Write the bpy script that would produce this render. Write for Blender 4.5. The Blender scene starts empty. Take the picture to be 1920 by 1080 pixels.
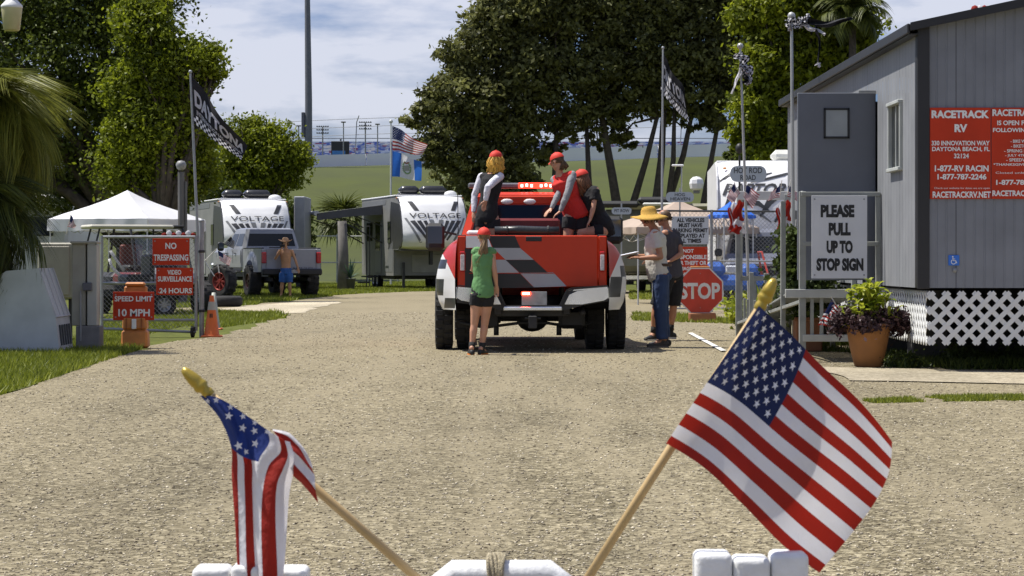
import bpy, math, random
import numpy as np
from mathutils import Vector, Matrix, noise as mnoise

random.seed(11)
rng = np.random.default_rng(11)
R = math.radians
SC = bpy.context.scene
COL = SC.collection

# ------------------------------------------------------------------ camera, sky, sun, exposure
F = 4600.0      # focal length in photo pixels (1920 wide)
HZ = 485.0      # horizon row
CH = 1.19       # camera height in metres
cd = bpy.data.cameras.new('camera')
cam = bpy.data.objects.new('camera', cd); COL.objects.link(cam)
cam.location = (0, 0, CH); cam.rotation_euler = (R(90), 0, 0)
cd.sensor_width = 36; cd.lens = 36 * F / 1920
cd.shift_y = -(540 - HZ) / 1920
cd.clip_start = 0.1; cd.clip_end = 6000
cd.dof.use_dof = True; cd.dof.focus_distance = 24; cd.dof.aperture_fstop = 40
SC.camera = cam

SUN_EL, SUN_AZ = R(64), R(-76)     # azimuth from +Y (view direction), clockwise; sun stands to the left and ahead
w = bpy.data.worlds.new('World'); SC.world = w; w.use_nodes = True
nt = w.node_tree; nt.nodes.clear()
wo = nt.nodes.new('ShaderNodeOutputWorld'); bg = nt.nodes.new('ShaderNodeBackground')
sky = nt.nodes.new('ShaderNodeTexSky'); sky.sky_type = 'NISHITA'; sky.sun_disc = False
sky.sun_elevation = SUN_EL; sky.sun_rotation = SUN_AZ; sky.air_density = 1.0; sky.dust_density = 1.5; sky.ozone_density = 1.5
tc = nt.nodes.new('ShaderNodeTexCoord')
mp = nt.nodes.new('ShaderNodeMapping'); mp.inputs['Scale'].default_value = (7, 7, 26); mp.inputs['Location'].default_value = (2.3, 0.4, 1.1)
n1 = nt.nodes.new('ShaderNodeTexNoise'); n1.inputs['Scale'].default_value = 1.0; n1.inputs['Detail'].default_value = 7; n1.inputs['Roughness'].default_value = 0.55
cr = nt.nodes.new('ShaderNodeValToRGB'); cr.color_ramp.elements[0].position = 0.45; cr.color_ramp.elements[1].position = 0.60
mxx = nt.nodes.new('ShaderNodeMix'); mxx.data_type = 'RGBA'
mul = nt.nodes.new('ShaderNodeMath'); mul.operation = 'MULTIPLY'; mul.inputs[1].default_value = 0.8
nt.links.new(tc.outputs['Generated'], mp.inputs['Vector']); nt.links.new(mp.outputs[0], n1.inputs['Vector'])
nt.links.new(n1.outputs['Fac'], cr.inputs[0]); nt.links.new(cr.outputs[0], mul.inputs[0]); nt.links.new(mul.outputs[0], mxx.inputs[0])
hs = nt.nodes.new('ShaderNodeMix'); hs.data_type = 'RGBA'; hs.blend_type = 'MULTIPLY'; hs.inputs[0].default_value = 1.0
hs.inputs[7].default_value = (0.50, 0.66, 1.08, 1)
nt.links.new(sky.outputs[0], hs.inputs[6])
nt.links.new(hs.outputs[2], mxx.inputs[6]); mxx.inputs[7].default_value = (8.4, 8.6, 9.6, 1)
nt.links.new(mxx.outputs[2], bg.inputs[0]); bg.inputs[1].default_value = 0.075
nt.links.new(bg.outputs[0], wo.inputs[0])
sl = bpy.data.lights.new('sun', 'SUN'); sl.energy = 5.0; sl.angle = R(0.5); sl.color = (1.0, 0.955, 0.87)
so = bpy.data.objects.new('sun', sl); COL.objects.link(so)
sd = Vector((math.sin(SUN_AZ) * math.cos(SUN_EL), math.cos(SUN_AZ) * math.cos(SUN_EL), math.sin(SUN_EL)))
so.rotation_euler = sd.to_track_quat('Z', 'Y').to_euler(); so.location = (-20, 20, 40)
SC.view_settings.view_transform = 'Standard'; SC.view_settings.look = 'None'
SC.view_settings.gamma = 1; SC.view_settings.use_curve_mapping = False
SC.view_settings.exposure = 0.36

# ------------------------------------------------------------------ placement helpers
def W(px, py, ppm, dy=0.0):
    return Vector(((px - 960) / ppm, F / ppm + dy, CH + (HZ - py) / ppm))
def G(px, py, z=0.0):
    m = (py - HZ) / (CH - z)
    return Vector(((px - 960) / m, F / m, z))

# ------------------------------------------------------------------ materials
MATS = {}
def mat(name, col, rough=0.6, metal=0.0, var=0.12, vscale=3.0, bump=0.0, bscale=40.0, emit=None, estr=0, transl=0.0,
        spec=0.5, coat=0.0, alpha=None, detail=5):
    if name in MATS: return MATS[name]
    m = bpy.data.materials.new(name); m.use_nodes = True; t = m.node_tree; N = t.nodes; L = t.links
    b = N['Principled BSDF']
    b.inputs['Roughness'].default_value = rough; b.inputs['Metallic'].default_value = metal
    b.inputs['Specular IOR Level'].default_value = spec; b.inputs['Coat Weight'].default_value = coat
    b.inputs['Coat Roughness'].default_value = 0.05
    co = N.new('ShaderNodeTexCoord')
    if var > 0:
        n = N.new('ShaderNodeTexNoise'); n.inputs['Scale'].default_value = vscale; n.inputs['Detail'].default_value = detail
        L.new(co.outputs['Object'], n.inputs['Vector'])
        mr = N.new('ShaderNodeMapRange'); mr.inputs[1].default_value = 0.3; mr.inputs[2].default_value = 0.7
        mr.inputs[3].default_value = 1 - var; mr.inputs[4].default_value = 1 + var
        L.new(n.outputs['Fac'], mr.inputs[0])
        mm = N.new('ShaderNodeMix'); mm.data_type = 'RGBA'; mm.blend_type = 'MULTIPLY'; mm.inputs[0].default_value = 1
        mm.inputs[6].default_value = (*col, 1)
        L.new(mr.outputs[0], mm.inputs[7]); L.new(mm.outputs[2], b.inputs['Base Color'])
        r2 = N.new('ShaderNodeMapRange'); r2.inputs[3].default_value = max(0, rough - 0.08); r2.inputs[4].default_value = min(1, rough + 0.1)
        L.new(n.outputs['Fac'], r2.inputs[0]); L.new(r2.outputs[0], b.inputs['Roughness'])
    else:
        b.inputs['Base Color'].default_value = (*col, 1)
    if bump > 0:
        n = N.new('ShaderNodeTexNoise'); n.inputs['Scale'].default_value = bscale; n.inputs['Detail'].default_value = 4
        L.new(co.outputs['Object'], n.inputs['Vector'])
        bp = N.new('ShaderNodeBump'); bp.inputs['Strength'].default_value = bump; bp.inputs['Distance'].default_value = 0.02
        L.new(n.outputs['Fac'], bp.inputs['Height']); L.new(bp.outputs[0], b.inputs['Normal'])
    if emit: b.inputs['Emission Color'].default_value = (*emit, 1); b.inputs['Emission Strength'].default_value = estr
    if transl > 0:
        tr = N.new('ShaderNodeBsdfTranslucent'); mx = N.new('ShaderNodeMixShader'); mx.inputs[0].default_value = transl
        if var > 0: L.new(mm.outputs[2], tr.inputs[0])
        else: tr.inputs[0].default_value = (*col, 1)
        o = N['Material Output']; L.new(b.outputs[0], mx.inputs[1]); L.new(tr.outputs[0], mx.inputs[2]); L.new(mx.outputs[0], o.inputs[0])
    if alpha is not None: b.inputs['Alpha'].default_value = alpha
    MATS[name] = m; return m

def leafmat(name, c0, c1, transl=0.35, rough=0.5):
    m = bpy.data.materials.new(name); m.use_nodes = True; t = m.node_tree; N = t.nodes; L = t.links
    b = N['Principled BSDF']; b.inputs['Roughness'].default_value = rough; b.inputs['Specular IOR Level'].default_value = 0.3
    a = N.new('ShaderNodeAttribute'); a.attribute_name = 'tone'
    mx = N.new('ShaderNodeMix'); mx.data_type = 'RGBA'; mx.inputs[6].default_value = (*c0, 1); mx.inputs[7].default_value = (*c1, 1)
    L.new(a.outputs['Fac'], mx.inputs[0]); L.new(mx.outputs[2], b.inputs['Base Color'])
    tr = N.new('ShaderNodeBsdfTranslucent'); L.new(mx.outputs[2], tr.inputs[0])
    ms = N.new('ShaderNodeMixShader'); ms.inputs[0].default_value = transl
    L.new(b.outputs[0], ms.inputs[1]); L.new(tr.outputs[0], ms.inputs[2]); L.new(ms.outputs[0], N['Material Output'].inputs[0])
    MATS[name] = m; return m

RED = mat('paint_red', (0.54, 0.036, 0.006), 0.36, coat=0.08, var=0.06, spec=.35)
WHT = mat('paint_white', (0.78, 0.78, 0.78), 0.35, coat=0.3, var=0.06)
GRYD = mat('decal_grey', (0.36, 0.37, 0.39), 0.4, var=0.05)
BLKD = mat('decal_black', (0.012, 0.012, 0.014), 0.35, var=0.05)
BLK = mat('black_plastic', (0.015, 0.015, 0.016), 0.55, var=0.2)
RUB = mat('tyre_rubber', (0.022, 0.021, 0.020), 0.85, var=0.3, vscale=9, bump=0.4, bscale=60)
CHR = mat('chrome', (0.86, 0.86, 0.86), 0.24, metal=1.0, var=0.08)
STL = mat('galvanised_steel', (0.30, 0.31, 0.32), 0.5, metal=0.35, var=0.15, vscale=8)
DST = mat('dark_steel', (0.05, 0.05, 0.052), 0.6, metal=0.5, var=0.3)
GLS = mat('dark_glass', (0.008, 0.010, 0.012), 0.08, var=0.0, spec=0.35)
LTX = mat('white_lettering', (0.78, 0.78, 0.76), 0.5, var=0.05)
BTX = mat('black_lettering', (0.012, 0.012, 0.014), 0.5, var=0.0)
SRED = mat('sign_red', (0.50, 0.040, 0.012), 0.6, var=0.12, vscale=2.5, spec=.25)
SWHT = mat('sign_white', (0.62, 0.63, 0.66), 0.5, var=0.05)
TAIL = mat('tail_lens_clear', (0.62, 0.55, 0.54), 0.15, coat=0.5, var=0.25, vscale=30)
TRED = mat('tail_lens_red', (0.42, 0.012, 0.010), 0.15, coat=0.5, var=0.1)

# ------------------------------------------------------------------ object helpers
def tag(o, label=None, cat=None, group=None, kind=None):
    if label: o['label'] = label
    if cat: o['category'] = cat
    if group: o['group'] = group
    if kind: o['kind'] = kind
    return o
def thing(name, label, cat, loc=(0, 0, 0), rz=0.0, group=None):
    o = bpy.data.objects.new(name, None); o.empty_display_size = 0.2; COL.objects.link(o)
    o.location = loc; o.rotation_euler = (0, 0, rz); return tag(o, label, cat, group)
def link(name, me, m, parent=None, loc=None):
    o = bpy.data.objects.new(name, me); COL.objects.link(o)
    if parent: o.parent = parent
    if loc is not None: o.location = loc
    for k in (m if isinstance(m, (list, tuple)) else [m]):
        me.materials.append(k)
    return o

class MB:
    def __init__(s): s.v = []; s.f = []; s.m = []; s.cm = 0; s.sm = []; s.smooth = False
    def add(s, vs, fs):
        o = len(s.v); s.v += [tuple(p) for p in vs]
        for f in fs: s.f.append([o + i for i in f]); s.m.append(s.cm); s.sm.append(s.smooth)
        return s
    def box(s, c, d, b=0.0, rot=None, tp=None):
        """c centre, d full sizes, b chamfer, rot Matrix, tp=(sx,sy) scale of the top"""
        hx, hy, hz = d[0] / 2, d[1] / 2, d[2] / 2; b = min(b, hx * .9, hy * .9, hz * .9)
        vs = []; idx = {}
        if b <= 0:
            for X in (-1, 1):
                for Y in (-1, 1):
                    for Z in (-1, 1): vs.append(Vector((X * hx, Y * hy, Z * hz)))
            fs = [[0, 1, 3, 2], [4, 6, 7, 5], [0, 4, 5, 1], [2, 3, 7, 6], [0, 2, 6, 4], [1, 5, 7, 3]]
        else:
            for X in (-1, 1):
                for Y in (-1, 1):
                    for Z in (-1, 1):
                        for a in range(3):
                            p = [X * (hx - b), Y * (hy - b), Z * (hz - b)]; p[a] = (X * hx, Y * hy, Z * hz)[a]
                            idx[(X, Y, Z, a)] = len(vs); vs.append(Vector(p))
            fs = []
            for a in range(3):
                for sgn in (-1, 1):
                    q = []
                    for (i, j) in ((-1, -1), (1, -1), (1, 1), (-1, 1)):
                        k = [0, 0, 0]; k[a] = sgn; k[(a + 1) % 3] = i; k[(a + 2) % 3] = j; q.append(idx[(*k, a)])
                    fs.append(q if sgn > 0 else q[::-1])
                    pass
                o1, o2 = (a + 1) % 3, (a + 2) % 3
                for i in (-1, 1):
                    for j in (-1, 1):
                        k0 = [0, 0, 0]; k0[a] = -1; k0[o1] = i; k0[o2] = j; k1 = list(k0); k1[a] = 1
                        q = [idx[(*k0, o1)], idx[(*k1, o1)], idx[(*k1, o2)], idx[(*k0, o2)]]
                        fs.append(q[::-1] if i * j > 0 else q)
            for X in (-1, 1):
                for Y in (-1, 1):
                    for Z in (-1, 1):
                        q = [idx[(X, Y, Z, 0)], idx[(X, Y, Z, 1)], idx[(X, Y, Z, 2)]]
                        fs.append(q if X * Y * Z > 0 else q[::-1])
        if tp:
            for p in vs:
                t = (p.z / hz + 1) / 2; p.x *= 1 + (tp[0] - 1) * t; p.y *= 1 + (tp[1] - 1) * t
        if rot is not None: vs = [rot @ p for p in vs]
        c = Vector(c); return s.add([p + c for p in vs], fs)
    def tube(s, pts, rad, n=8, side=None, caps=True, rnd=False):
        """pts path; rad float or list of r or (ra, rb)"""
        pts = [Vector(p) for p in pts]; k = len(pts)
        if not isinstance(rad, (list, tuple)) or (isinstance(rad, tuple)): rad = [rad] * k
        rad = [(r, r) if not isinstance(r, (tuple, list)) else r for r in rad]
        if rnd:
            d0 = (pts[0] - pts[1]).normalized(); d1 = (pts[-1] - pts[-2]).normalized()
            r0 = rad[0]; r1 = rad[-1]; a0 = min(r0); a1 = min(r1); P = []; Q = []
            for t in (90, 60, 30):
                P.append(pts[0] + d0 * a0 * math.sin(R(t))); q = max(math.cos(R(t)), .06); Q.append((r0[0] * q, r0[1] * q))
            P += pts; Q += rad
            for t in (30, 60, 90):
                P.append(pts[-1] + d1 * a1 * math.sin(R(t))); q = max(math.cos(R(t)), .06); Q.append((r1[0] * q, r1[1] * q))
            pts, rad, k = P, Q, len(P)
        vs = []; prev = None
        for i in range(k):
            d = (pts[min(i + 1, k - 1)] - pts[max(i - 1, 0)])
            if d.length < 1e-9: d = Vector((0, 0, 1))
            d.normalize()
            ref = Vector(side) if side is not None else (prev if prev is not None else (Vector((1, 0, 0)) if abs(d.x) < .8 else Vector((0, 1, 0))))
            a = ref - d * ref.dot(d)
            if a.length < 1e-6: a = d.orthogonal()
            a.normalize(); b = d.cross(a); prev = a
            for j in range(n):
                t = 2 * math.pi * j / n; vs.append(pts[i] + a * math.cos(t) * rad[i][0] + b * math.sin(t) * rad[i][1])
        fs = []
        for i in range(k - 1):
            for j in range(n): fs.append([i * n + j, i * n + (j + 1) % n, (i + 1) * n + (j + 1) % n, (i + 1) * n + j])
        if caps: fs.append(list(range(n))[::-1]); fs.append([(k - 1) * n + j for j in range(n)])
        return s.add(vs, fs)
    def lathe(s, prof, c=(0, 0, 0), axis='Z', n=24):
        """prof list of (r, h)"""
        vs = []; c = Vector(c)
        for (r, h) in prof:
            for j in range(n):
                t = 2 * math.pi * j / n; a, b = r * math.cos(t), r * math.sin(t)
                vs.append(c + (Vector((a, b, h)) if axis == 'Z' else Vector((h, a, b)) if axis == 'X' else Vector((b, h, a))))
        fs = []
        for i in range(len(prof) - 1):
            for j in range(n): fs.append([i * n + j, i * n + (j + 1) % n, (i + 1) * n + (j + 1) % n, (i + 1) * n + j])
        return s.add(vs, fs)
    def ball(s, c, r, n=12, rot=None):
        c = Vector(c); r = r if isinstance(r, (tuple, list)) else (r, r, r); vs = []; m = n // 2
        for i in range(m + 1):
            ph = math.pi * i / m; q = max(math.sin(ph), 1e-3)
            for j in range(n):
                t = 2 * math.pi * j / n; p = Vector((r[0] * q * math.cos(t), r[1] * q * math.sin(t), -r[2] * math.cos(ph)))
                vs.append(c + (rot @ p if rot is not None else p))
        fs = []
        for i in range(m):
            for j in range(n): fs.append([i * n + j, i * n + (j + 1) % n, (i + 1) * n + (j + 1) % n, (i + 1) * n + j])
        fs.append(list(range(n))[::-1]); fs.append([m * n + j for j in range(n)])
        return s.add(vs, fs)
    def prism(s, poly, y0, y1, axis='Y'):
        """poly 2D; axis Y: (x,z) extruded y0..y1; axis X: (y,z); axis Z: (x,y)"""
        def P(a, b, h): return (a, h, b) if axis == 'Y' else (h, a, b) if axis == 'X' else (a, b, h)
        n = len(poly); vs = [P(a, b, y0) for a, b in poly] + [P(a, b, y1) for a, b in poly]
        ar = sum(poly[i][0] * poly[(i + 1) % n][1] - poly[(i + 1) % n][0] * poly[i][1] for i in range(n))
        flip = (ar > 0) != (axis == 'Y')
        fs = [list(range(n)), [n + i for i in range(n)][::-1]] + [[i, n + i, n + (i + 1) % n, (i + 1) % n] for i in range(n)]
        if flip: fs = [f[::-1] for f in fs]
        return s.add(vs, fs)
    def grid(s, fn, nu, nv, skip=None):
        vs = [fn(i / nu, j / nv) for i in range(nu + 1) for j in range(nv + 1)]; fs = []
        for i in range(nu):
            for j in range(nv):
                if skip and skip((i + .5) / nu, (j + .5) / nv): continue
                a = i * (nv + 1) + j; fs.append([a, a + nv + 1, a + nv + 2, a + 1])
        return s.add(vs, fs)
    def mesh(s, name):
        me = bpy.data.meshes.new(name); me.from_pydata(s.v, [], s.f)
        me.polygons.foreach_set('material_index', s.m); me.polygons.foreach_set('use_smooth', s.sm); me.update(); return me
    def build(s, name, m, parent=None, loc=None):
        return link(name, s.mesh(name), m, parent, loc)

def npmesh(name, V, Fc, m, parent=None, tone=None, smooth=False):
    """numpy verts (n,3), faces (k,3|4)"""
    me = bpy.data.meshes.new(name); k = Fc.shape[1]
    me.vertices.add(len(V)); me.vertices.foreach_set('co', V.astype(np.float32).ravel())
    me.loops.add(Fc.size); me.loops.foreach_set('vertex_index', Fc.astype(np.int32).ravel())
    me.polygons.add(len(Fc)); me.polygons.foreach_set('loop_start', np.arange(0, Fc.size, k, dtype=np.int32))
    if smooth: me.polygons.foreach_set('use_smooth', np.ones(len(Fc), bool))
    me.update(calc_edges=True)
    if tone is not None:
        a = me.attributes.new('tone', 'FLOAT', 'FACE'); a.data.foreach_set('value', tone.astype(np.float32))
    return link(name, me, m, parent)

def text_mesh(s, bold=0.0, ext=0.0):
    c = bpy.data.curves.new('t', 'FONT'); c.body = s; c.size = 1; c.offset = bold; c.extrude = ext; c.resolution_u = 3
    o = bpy.data.objects.new('t', c); me = bpy.data.meshes.new_from_object(o)
    bpy.data.objects.remove(o); bpy.data.curves.remove(c); return me
def text(s, x0, x1, z0, z1, y, m, parent, bold=0.02, depth=0.003, name='lettering', shear=0.0):
    """letters filling x0..x1, z0..z1 in parent space, facing -Y, front at y - depth"""
    me = text_mesh(s, bold); n = len(me.vertices); co = np.zeros(n * 3, np.float32); me.vertices.foreach_get('co', co); co = co.reshape(-1, 3)
    lo = co.min(0); hi = co.max(0)
    u = (co[:, 0] - lo[0]) / (hi[0] - lo[0]); v = (co[:, 1] - lo[1]) / (hi[1] - lo[1])
    X = x0 + u * (x1 - x0) + shear * (v - .5) * (z1 - z0); Z = z0 + v * (z1 - z0)
    me.vertices.foreach_set('co', np.stack([X, np.full(n, y - depth), Z], 1).astype(np.float32).ravel()); me.update()
    me.name = name; return link(name, me, m, parent)

def sign_px(name, label, cat, box, ppm, bm_, tm, lines, group=None, th=0.006, dy=0.0, bold=0.03, rim=None, extra=None):
    """board and lettering given in photograph pixels at a distance of ppm; returns thing"""
    x0, y0, x1, y1 = box; o = W((x0 + x1) / 2, y1, ppm, dy)
    t = thing(name, label, cat, o, 0, group)
    w2 = (x1 - x0) / ppm / 2; h = (y1 - y0) / ppm
    MB().box((0, 0, h / 2), (2 * w2, th, h), 0.002).build('board', bm_, t)
    gm_ = MB()
    for sx_ in (-1, 1):
        for gz in (.04, h - .04): gm_.lathe([(.001, -.004), (.009, -.004), (.011, 0)], (sx_ * (w2 - .035), -th / 2, gz), 'Y', 8)
    gm_.build('grommets', STL, t)
    for ln in lines:
        s, a, b, c, d = ln[:5]; cx = (x0 + x1) / 2
        text(s, (a - cx) / ppm, (c - cx) / ppm, (y1 - d) / ppm, (y1 - b) / ppm, -th / 2, ln[5] if len(ln) > 5 else tm, t, bold)
    return t
# ================================================================== THE SETTING
def ground_mat(name, cols, fine=220.0, mid=9.0, bump=0.5, big=0.25, worn=False):
    """cols: dark, main, light; fine voronoi stones + mid noise + broad patches"""
    m = bpy.data.materials.new(name); m.use_nodes = True; t = m.node_tree; N = t.nodes; L = t.links
    b = N['Principled BSDF']; b.inputs['Roughness'].default_value = 0.92; b.inputs['Specular IOR Level'].default_value = 0.2
    co = N.new('ShaderNodeTexCoord')
    v = N.new('ShaderNodeTexVoronoi'); v.inputs['Scale'].default_value = fine; L.new(co.outputs['Object'], v.inputs['Vector'])
    v2 = N.new('ShaderNodeTexVoronoi'); v2.inputs['Scale'].default_value = fine * 0.36; L.new(co.outputs['Object'], v2.inputs['Vector'])
    cr = N.new('ShaderNodeValToRGB'); e = cr.color_ramp
    e.elements[0].position = 0.0; e.elements[0].color = (*cols[0], 1); e.elements[1].position = 1.0; e.elements[1].color = (*cols[2], 1)
    q = e.elements.new(0.55); q.color = (*cols[1], 1)
    L.new(v.outputs['Color'], cr.inputs[0])
    cr2 = N.new('ShaderNodeValToRGB'); e = cr2.color_ramp
    e.elements[0].position = 0.12; e.elements[0].color = (*cols[0], 1); e.elements[1].position = 0.9; e.elements[1].color = (*cols[2], 1)
    q = e.elements.new(0.5); q.color = (*cols[1], 1); L.new(v2.outputs['Color'], cr2.inputs[0])
    mx = N.new('ShaderNodeMix'); mx.data_type = 'RGBA'; mx.inputs[0].default_value = 0.5
    L.new(cr.outputs[0], mx.inputs[6]); L.new(cr2.outputs[0], mx.inputs[7])
    n = N.new('ShaderNodeTexNoise'); n.inputs['Scale'].default_value = mid; n.inputs['Detail'].default_value = 8; n.inputs['Roughness'].default_value = .65
    L.new(co.outputs['Object'], n.inputs['Vector'])
    n3 = N.new('ShaderNodeTexNoise'); n3.inputs['Scale'].default_value = big; n3.inputs['Detail'].default_value = 6
    mpn = N.new('ShaderNodeMapping'); mpn.inputs['Scale'].default_value = (1.6, 0.45, 1); mpn.inputs['Rotation'].default_value = (0, 0, R(12))
    L.new(co.outputs['Object'], mpn.inputs[0]); L.new(mpn.outputs[0], n3.inputs['Vector'])
    r1 = N.new('ShaderNodeMapRange'); r1.inputs[1].default_value = .3; r1.inputs[2].default_value = .7; r1.inputs[3].default_value = .80; r1.inputs[4].default_value = 1.16
    r3 = N.new('ShaderNodeMapRange'); r3.inputs[1].default_value = .35; r3.inputs[2].default_value = .65; r3.inputs[3].default_value = .82; r3.inputs[4].default_value = 1.2
    L.new(n.outputs['Fac'], r1.inputs[0]); L.new(n3.outputs['Fac'], r3.inputs[0])
    mu = N.new('ShaderNodeMath'); mu.operation = 'MULTIPLY'; L.new(r1.outputs[0], mu.inputs[0]); L.new(r3.outputs[0], mu.inputs[1])
    m2 = N.new('ShaderNodeMix'); m2.data_type = 'RGBA'; m2.blend_type = 'MULTIPLY'; m2.inputs[0].default_value = 1
    L.new(mx.outputs[2], m2.inputs[6]); L.new(mu.outputs[0], m2.inputs[7]); L.new(m2.outputs[2], b.inputs['Base Color'])
    if worn:     # stone worn away to pale sand further up the drive, in patches
        sp = N.new('ShaderNodeSeparateXYZ'); L.new(co.outputs['Object'], sp.inputs[0])
        ry = N.new('ShaderNodeMapRange'); ry.inputs[1].default_value = 10; ry.inputs[2].default_value = 40; ry.inputs[3].default_value = -.25; ry.inputs[4].default_value = .55; L.new(sp.outputs[1], ry.inputs[0])
        nn = N.new('ShaderNodeTexNoise'); nn.inputs['Scale'].default_value = .55; nn.inputs['Detail'].default_value = 9; nn.inputs['Roughness'].default_value = .62; L.new(mpn.outputs[0], nn.inputs['Vector'])
        sm = N.new('ShaderNodeMapRange'); sm.inputs[1].default_value = .35; sm.inputs[2].default_value = .72; sm.inputs[3].default_value = 0; sm.inputs[4].default_value = 1; L.new(nn.outputs['Fac'], sm.inputs[0])
        a2 = N.new('ShaderNodeMath'); a2.operation = 'ADD'; a2.use_clamp = True; L.new(sm.outputs[0], a2.inputs[0]); L.new(ry.outputs[0], a2.inputs[1])
        m3 = N.new('ShaderNodeMix'); m3.data_type = 'RGBA'; m3.inputs[7].default_value = (.262, .222, .142, 1); sc_ = N.new('ShaderNodeMath'); sc_.operation = 'MULTIPLY'; sc_.inputs[1].default_value = .75
        # wheel tracks: paler compacted bands wandering up the drive
        nw = N.new('ShaderNodeTexNoise'); nw.inputs['Scale'].default_value = .09; nw.inputs['Detail'].default_value = 1; L.new(co.outputs['Object'], nw.inputs['Vector'])
        def MM(op, a, b_, c_=None):
            n_ = N.new('ShaderNodeMath'); n_.operation = op
            for i, q_ in enumerate((a, b_, c_)):
                if isinstance(q_, (int, float)): n_.inputs[i].default_value = q_
                elif q_ is not None: L.new(q_, n_.inputs[i])
            return n_.outputs[0]
        xx = MM('ADD', sp.outputs[0], MM('MULTIPLY', MM('SUBTRACT', nw.outputs['Fac'], .5), 2.4)); tr_ = None
        for c_ in (-1.55, -.1, .75, 2.2):
            g_ = MM('MULTIPLY_ADD', MM('ABSOLUTE', MM('SUBTRACT', xx, c_), None), -4.2, 1.0); g_ = MM('MAXIMUM', g_, 0.0); tr_ = g_ if tr_ is None else MM('MAXIMUM', tr_, g_)
        a3 = MM('ADD', a2.outputs[0], MM('MULTIPLY', tr_, MM('MULTIPLY', nn.outputs['Fac'], .95)))
        a2 = N.new('ShaderNodeClamp'); L.new(a3, a2.inputs[0])
        L.new(a2.outputs[0], sc_.inputs[0]); L.new(sc_.outputs[0], m3.inputs[0]); L.new(m2.outputs[2], m3.inputs[6]); L.new(m3.outputs[2], b.inputs['Base Color'])
    bp = N.new('ShaderNodeBump'); bp.inputs['Strength'].default_value = bump; bp.inputs['Distance'].default_value = 0.012
    ad = N.new('ShaderNodeMath'); ad.operation = 'ADD'; L.new(v2.outputs['Distance'], ad.inputs[0]); L.new(n.outputs['Fac'], ad.inputs[1])
    L.new(ad.outputs[0], bp.inputs['Height']); L.new(bp.outputs[0], b.inputs['Normal'])
    MATS[name] = m; return m

M_GRAV = ground_mat('crushed_shell_gravel', ((.036, .030, .017), (.136, .112, .062), (.56, .49, .33)), 90, 6, .7, .28, worn=True)
M_SAND = ground_mat('pale_sand', ((.27, .23, .16), (.44, .38, .27), (.62, .56, .43)), 70, 6, .4, .3)
M_TURF = ground_mat('turf_soil', ((.050, .060, .010), (.090, .105, .014), (.14, .145, .025)), 26, 1.4, .6, .12)
M_CONC = ground_mat('worn_concrete', ((.16, .14, .10), (.34, .29, .20), (.50, .45, .34)), 90, 5, .3, .4)

def sheet(name, pts, z, m, kind='structure'):
    me = bpy.data.meshes.new(name); me.from_pydata([(p[0], p[1], z) for p in pts], [], [list(range(len(pts)))]); me.update()
    return tag(link(name, me, m), kind=kind)
def ragged(pts, amp, step):
    out = []; n = len(pts)
    for i in range(n):
        a = Vector(pts[i][:2]); b = Vector(pts[(i + 1) % n][:2]); k = max(1, int((b - a).length / step))
        if (b - a).length > 150: k = 1
        for j in range(k):
            p = a.lerp(b, j / k); q = mnoise.noise_vector(Vector((p.x * 1.7, p.y * .9, 3))) * amp + mnoise.noise_vector(Vector((p.x * 6, p.y * 3, 9))) * amp * .4
            out.append((p.x + q.x, p.y + q.y * 2))
    return out

sheet('ground', [(-900, -60), (900, -60), (900, 3000), (-900, 3000)], 0.0, M_TURF)
g = lambda x, y: tuple(G(x, y)[:2])
road = [(-3.6, -20), (-3.8, 8), g(-60, 760), g(60, 722), g(190, 678), g(262, 655), g(330, 640), g(420, 632), g(470, 612), g(545, 592),
        g(520, 584), g(470, 590), g(385, 583), g(330, 587), g(330, 578), g(450, 574), g(560, 563), g(640, 553), g(720, 549), g(820, 546), g(1000, 541), g(1180, 545),
        g(1240, 556), g(1330, 555), g(1500, 556), g(1900, 560), (60, 62), (60, -20)]
ROAD = ragged(road, 0.28, 0.8)
sheet('gravel_road', ROAD, 0.006, M_GRAV)
# worn, lighter places on the drive
0 and sheet('path', ragged([g(1150, 690), g(1280, 640), g(1180, 608), g(1240, 592), g(1560, 600), g(1700, 640), (14, 21), (14, 17.5), g(1700, 760), g(1500, 735)], .35, .7), 0.012, M_SAND)
0 and sheet('path', ragged([g(120, 720), g(215, 682), g(300, 655), g(400, 640), g(700, 622), g(560, 652), g(330, 690), g(180, 740)], .3, .6), 0.013, M_SAND)
sheet('path', ragged([g(330, 586), g(390, 582), g(470, 589), g(560, 588), g(640, 566), g(560, 566), g(450, 576)], .25, .8), 0.013, M_SAND)
sheet('pavement', ragged([g(1530, 690), g(1800, 697), (9.5, 22.4), (9.5, 20.6), g(1900, 722), g(1590, 716)], .10, .4), 0.017, M_CONC)
sheet('painted_line', [g(1290, 627), g(1298, 626), g(1362, 660), g(1352, 661)], 0.022, mat('line_paint', (.62, .61, .57), .8, var=.3, vscale=6))

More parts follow.
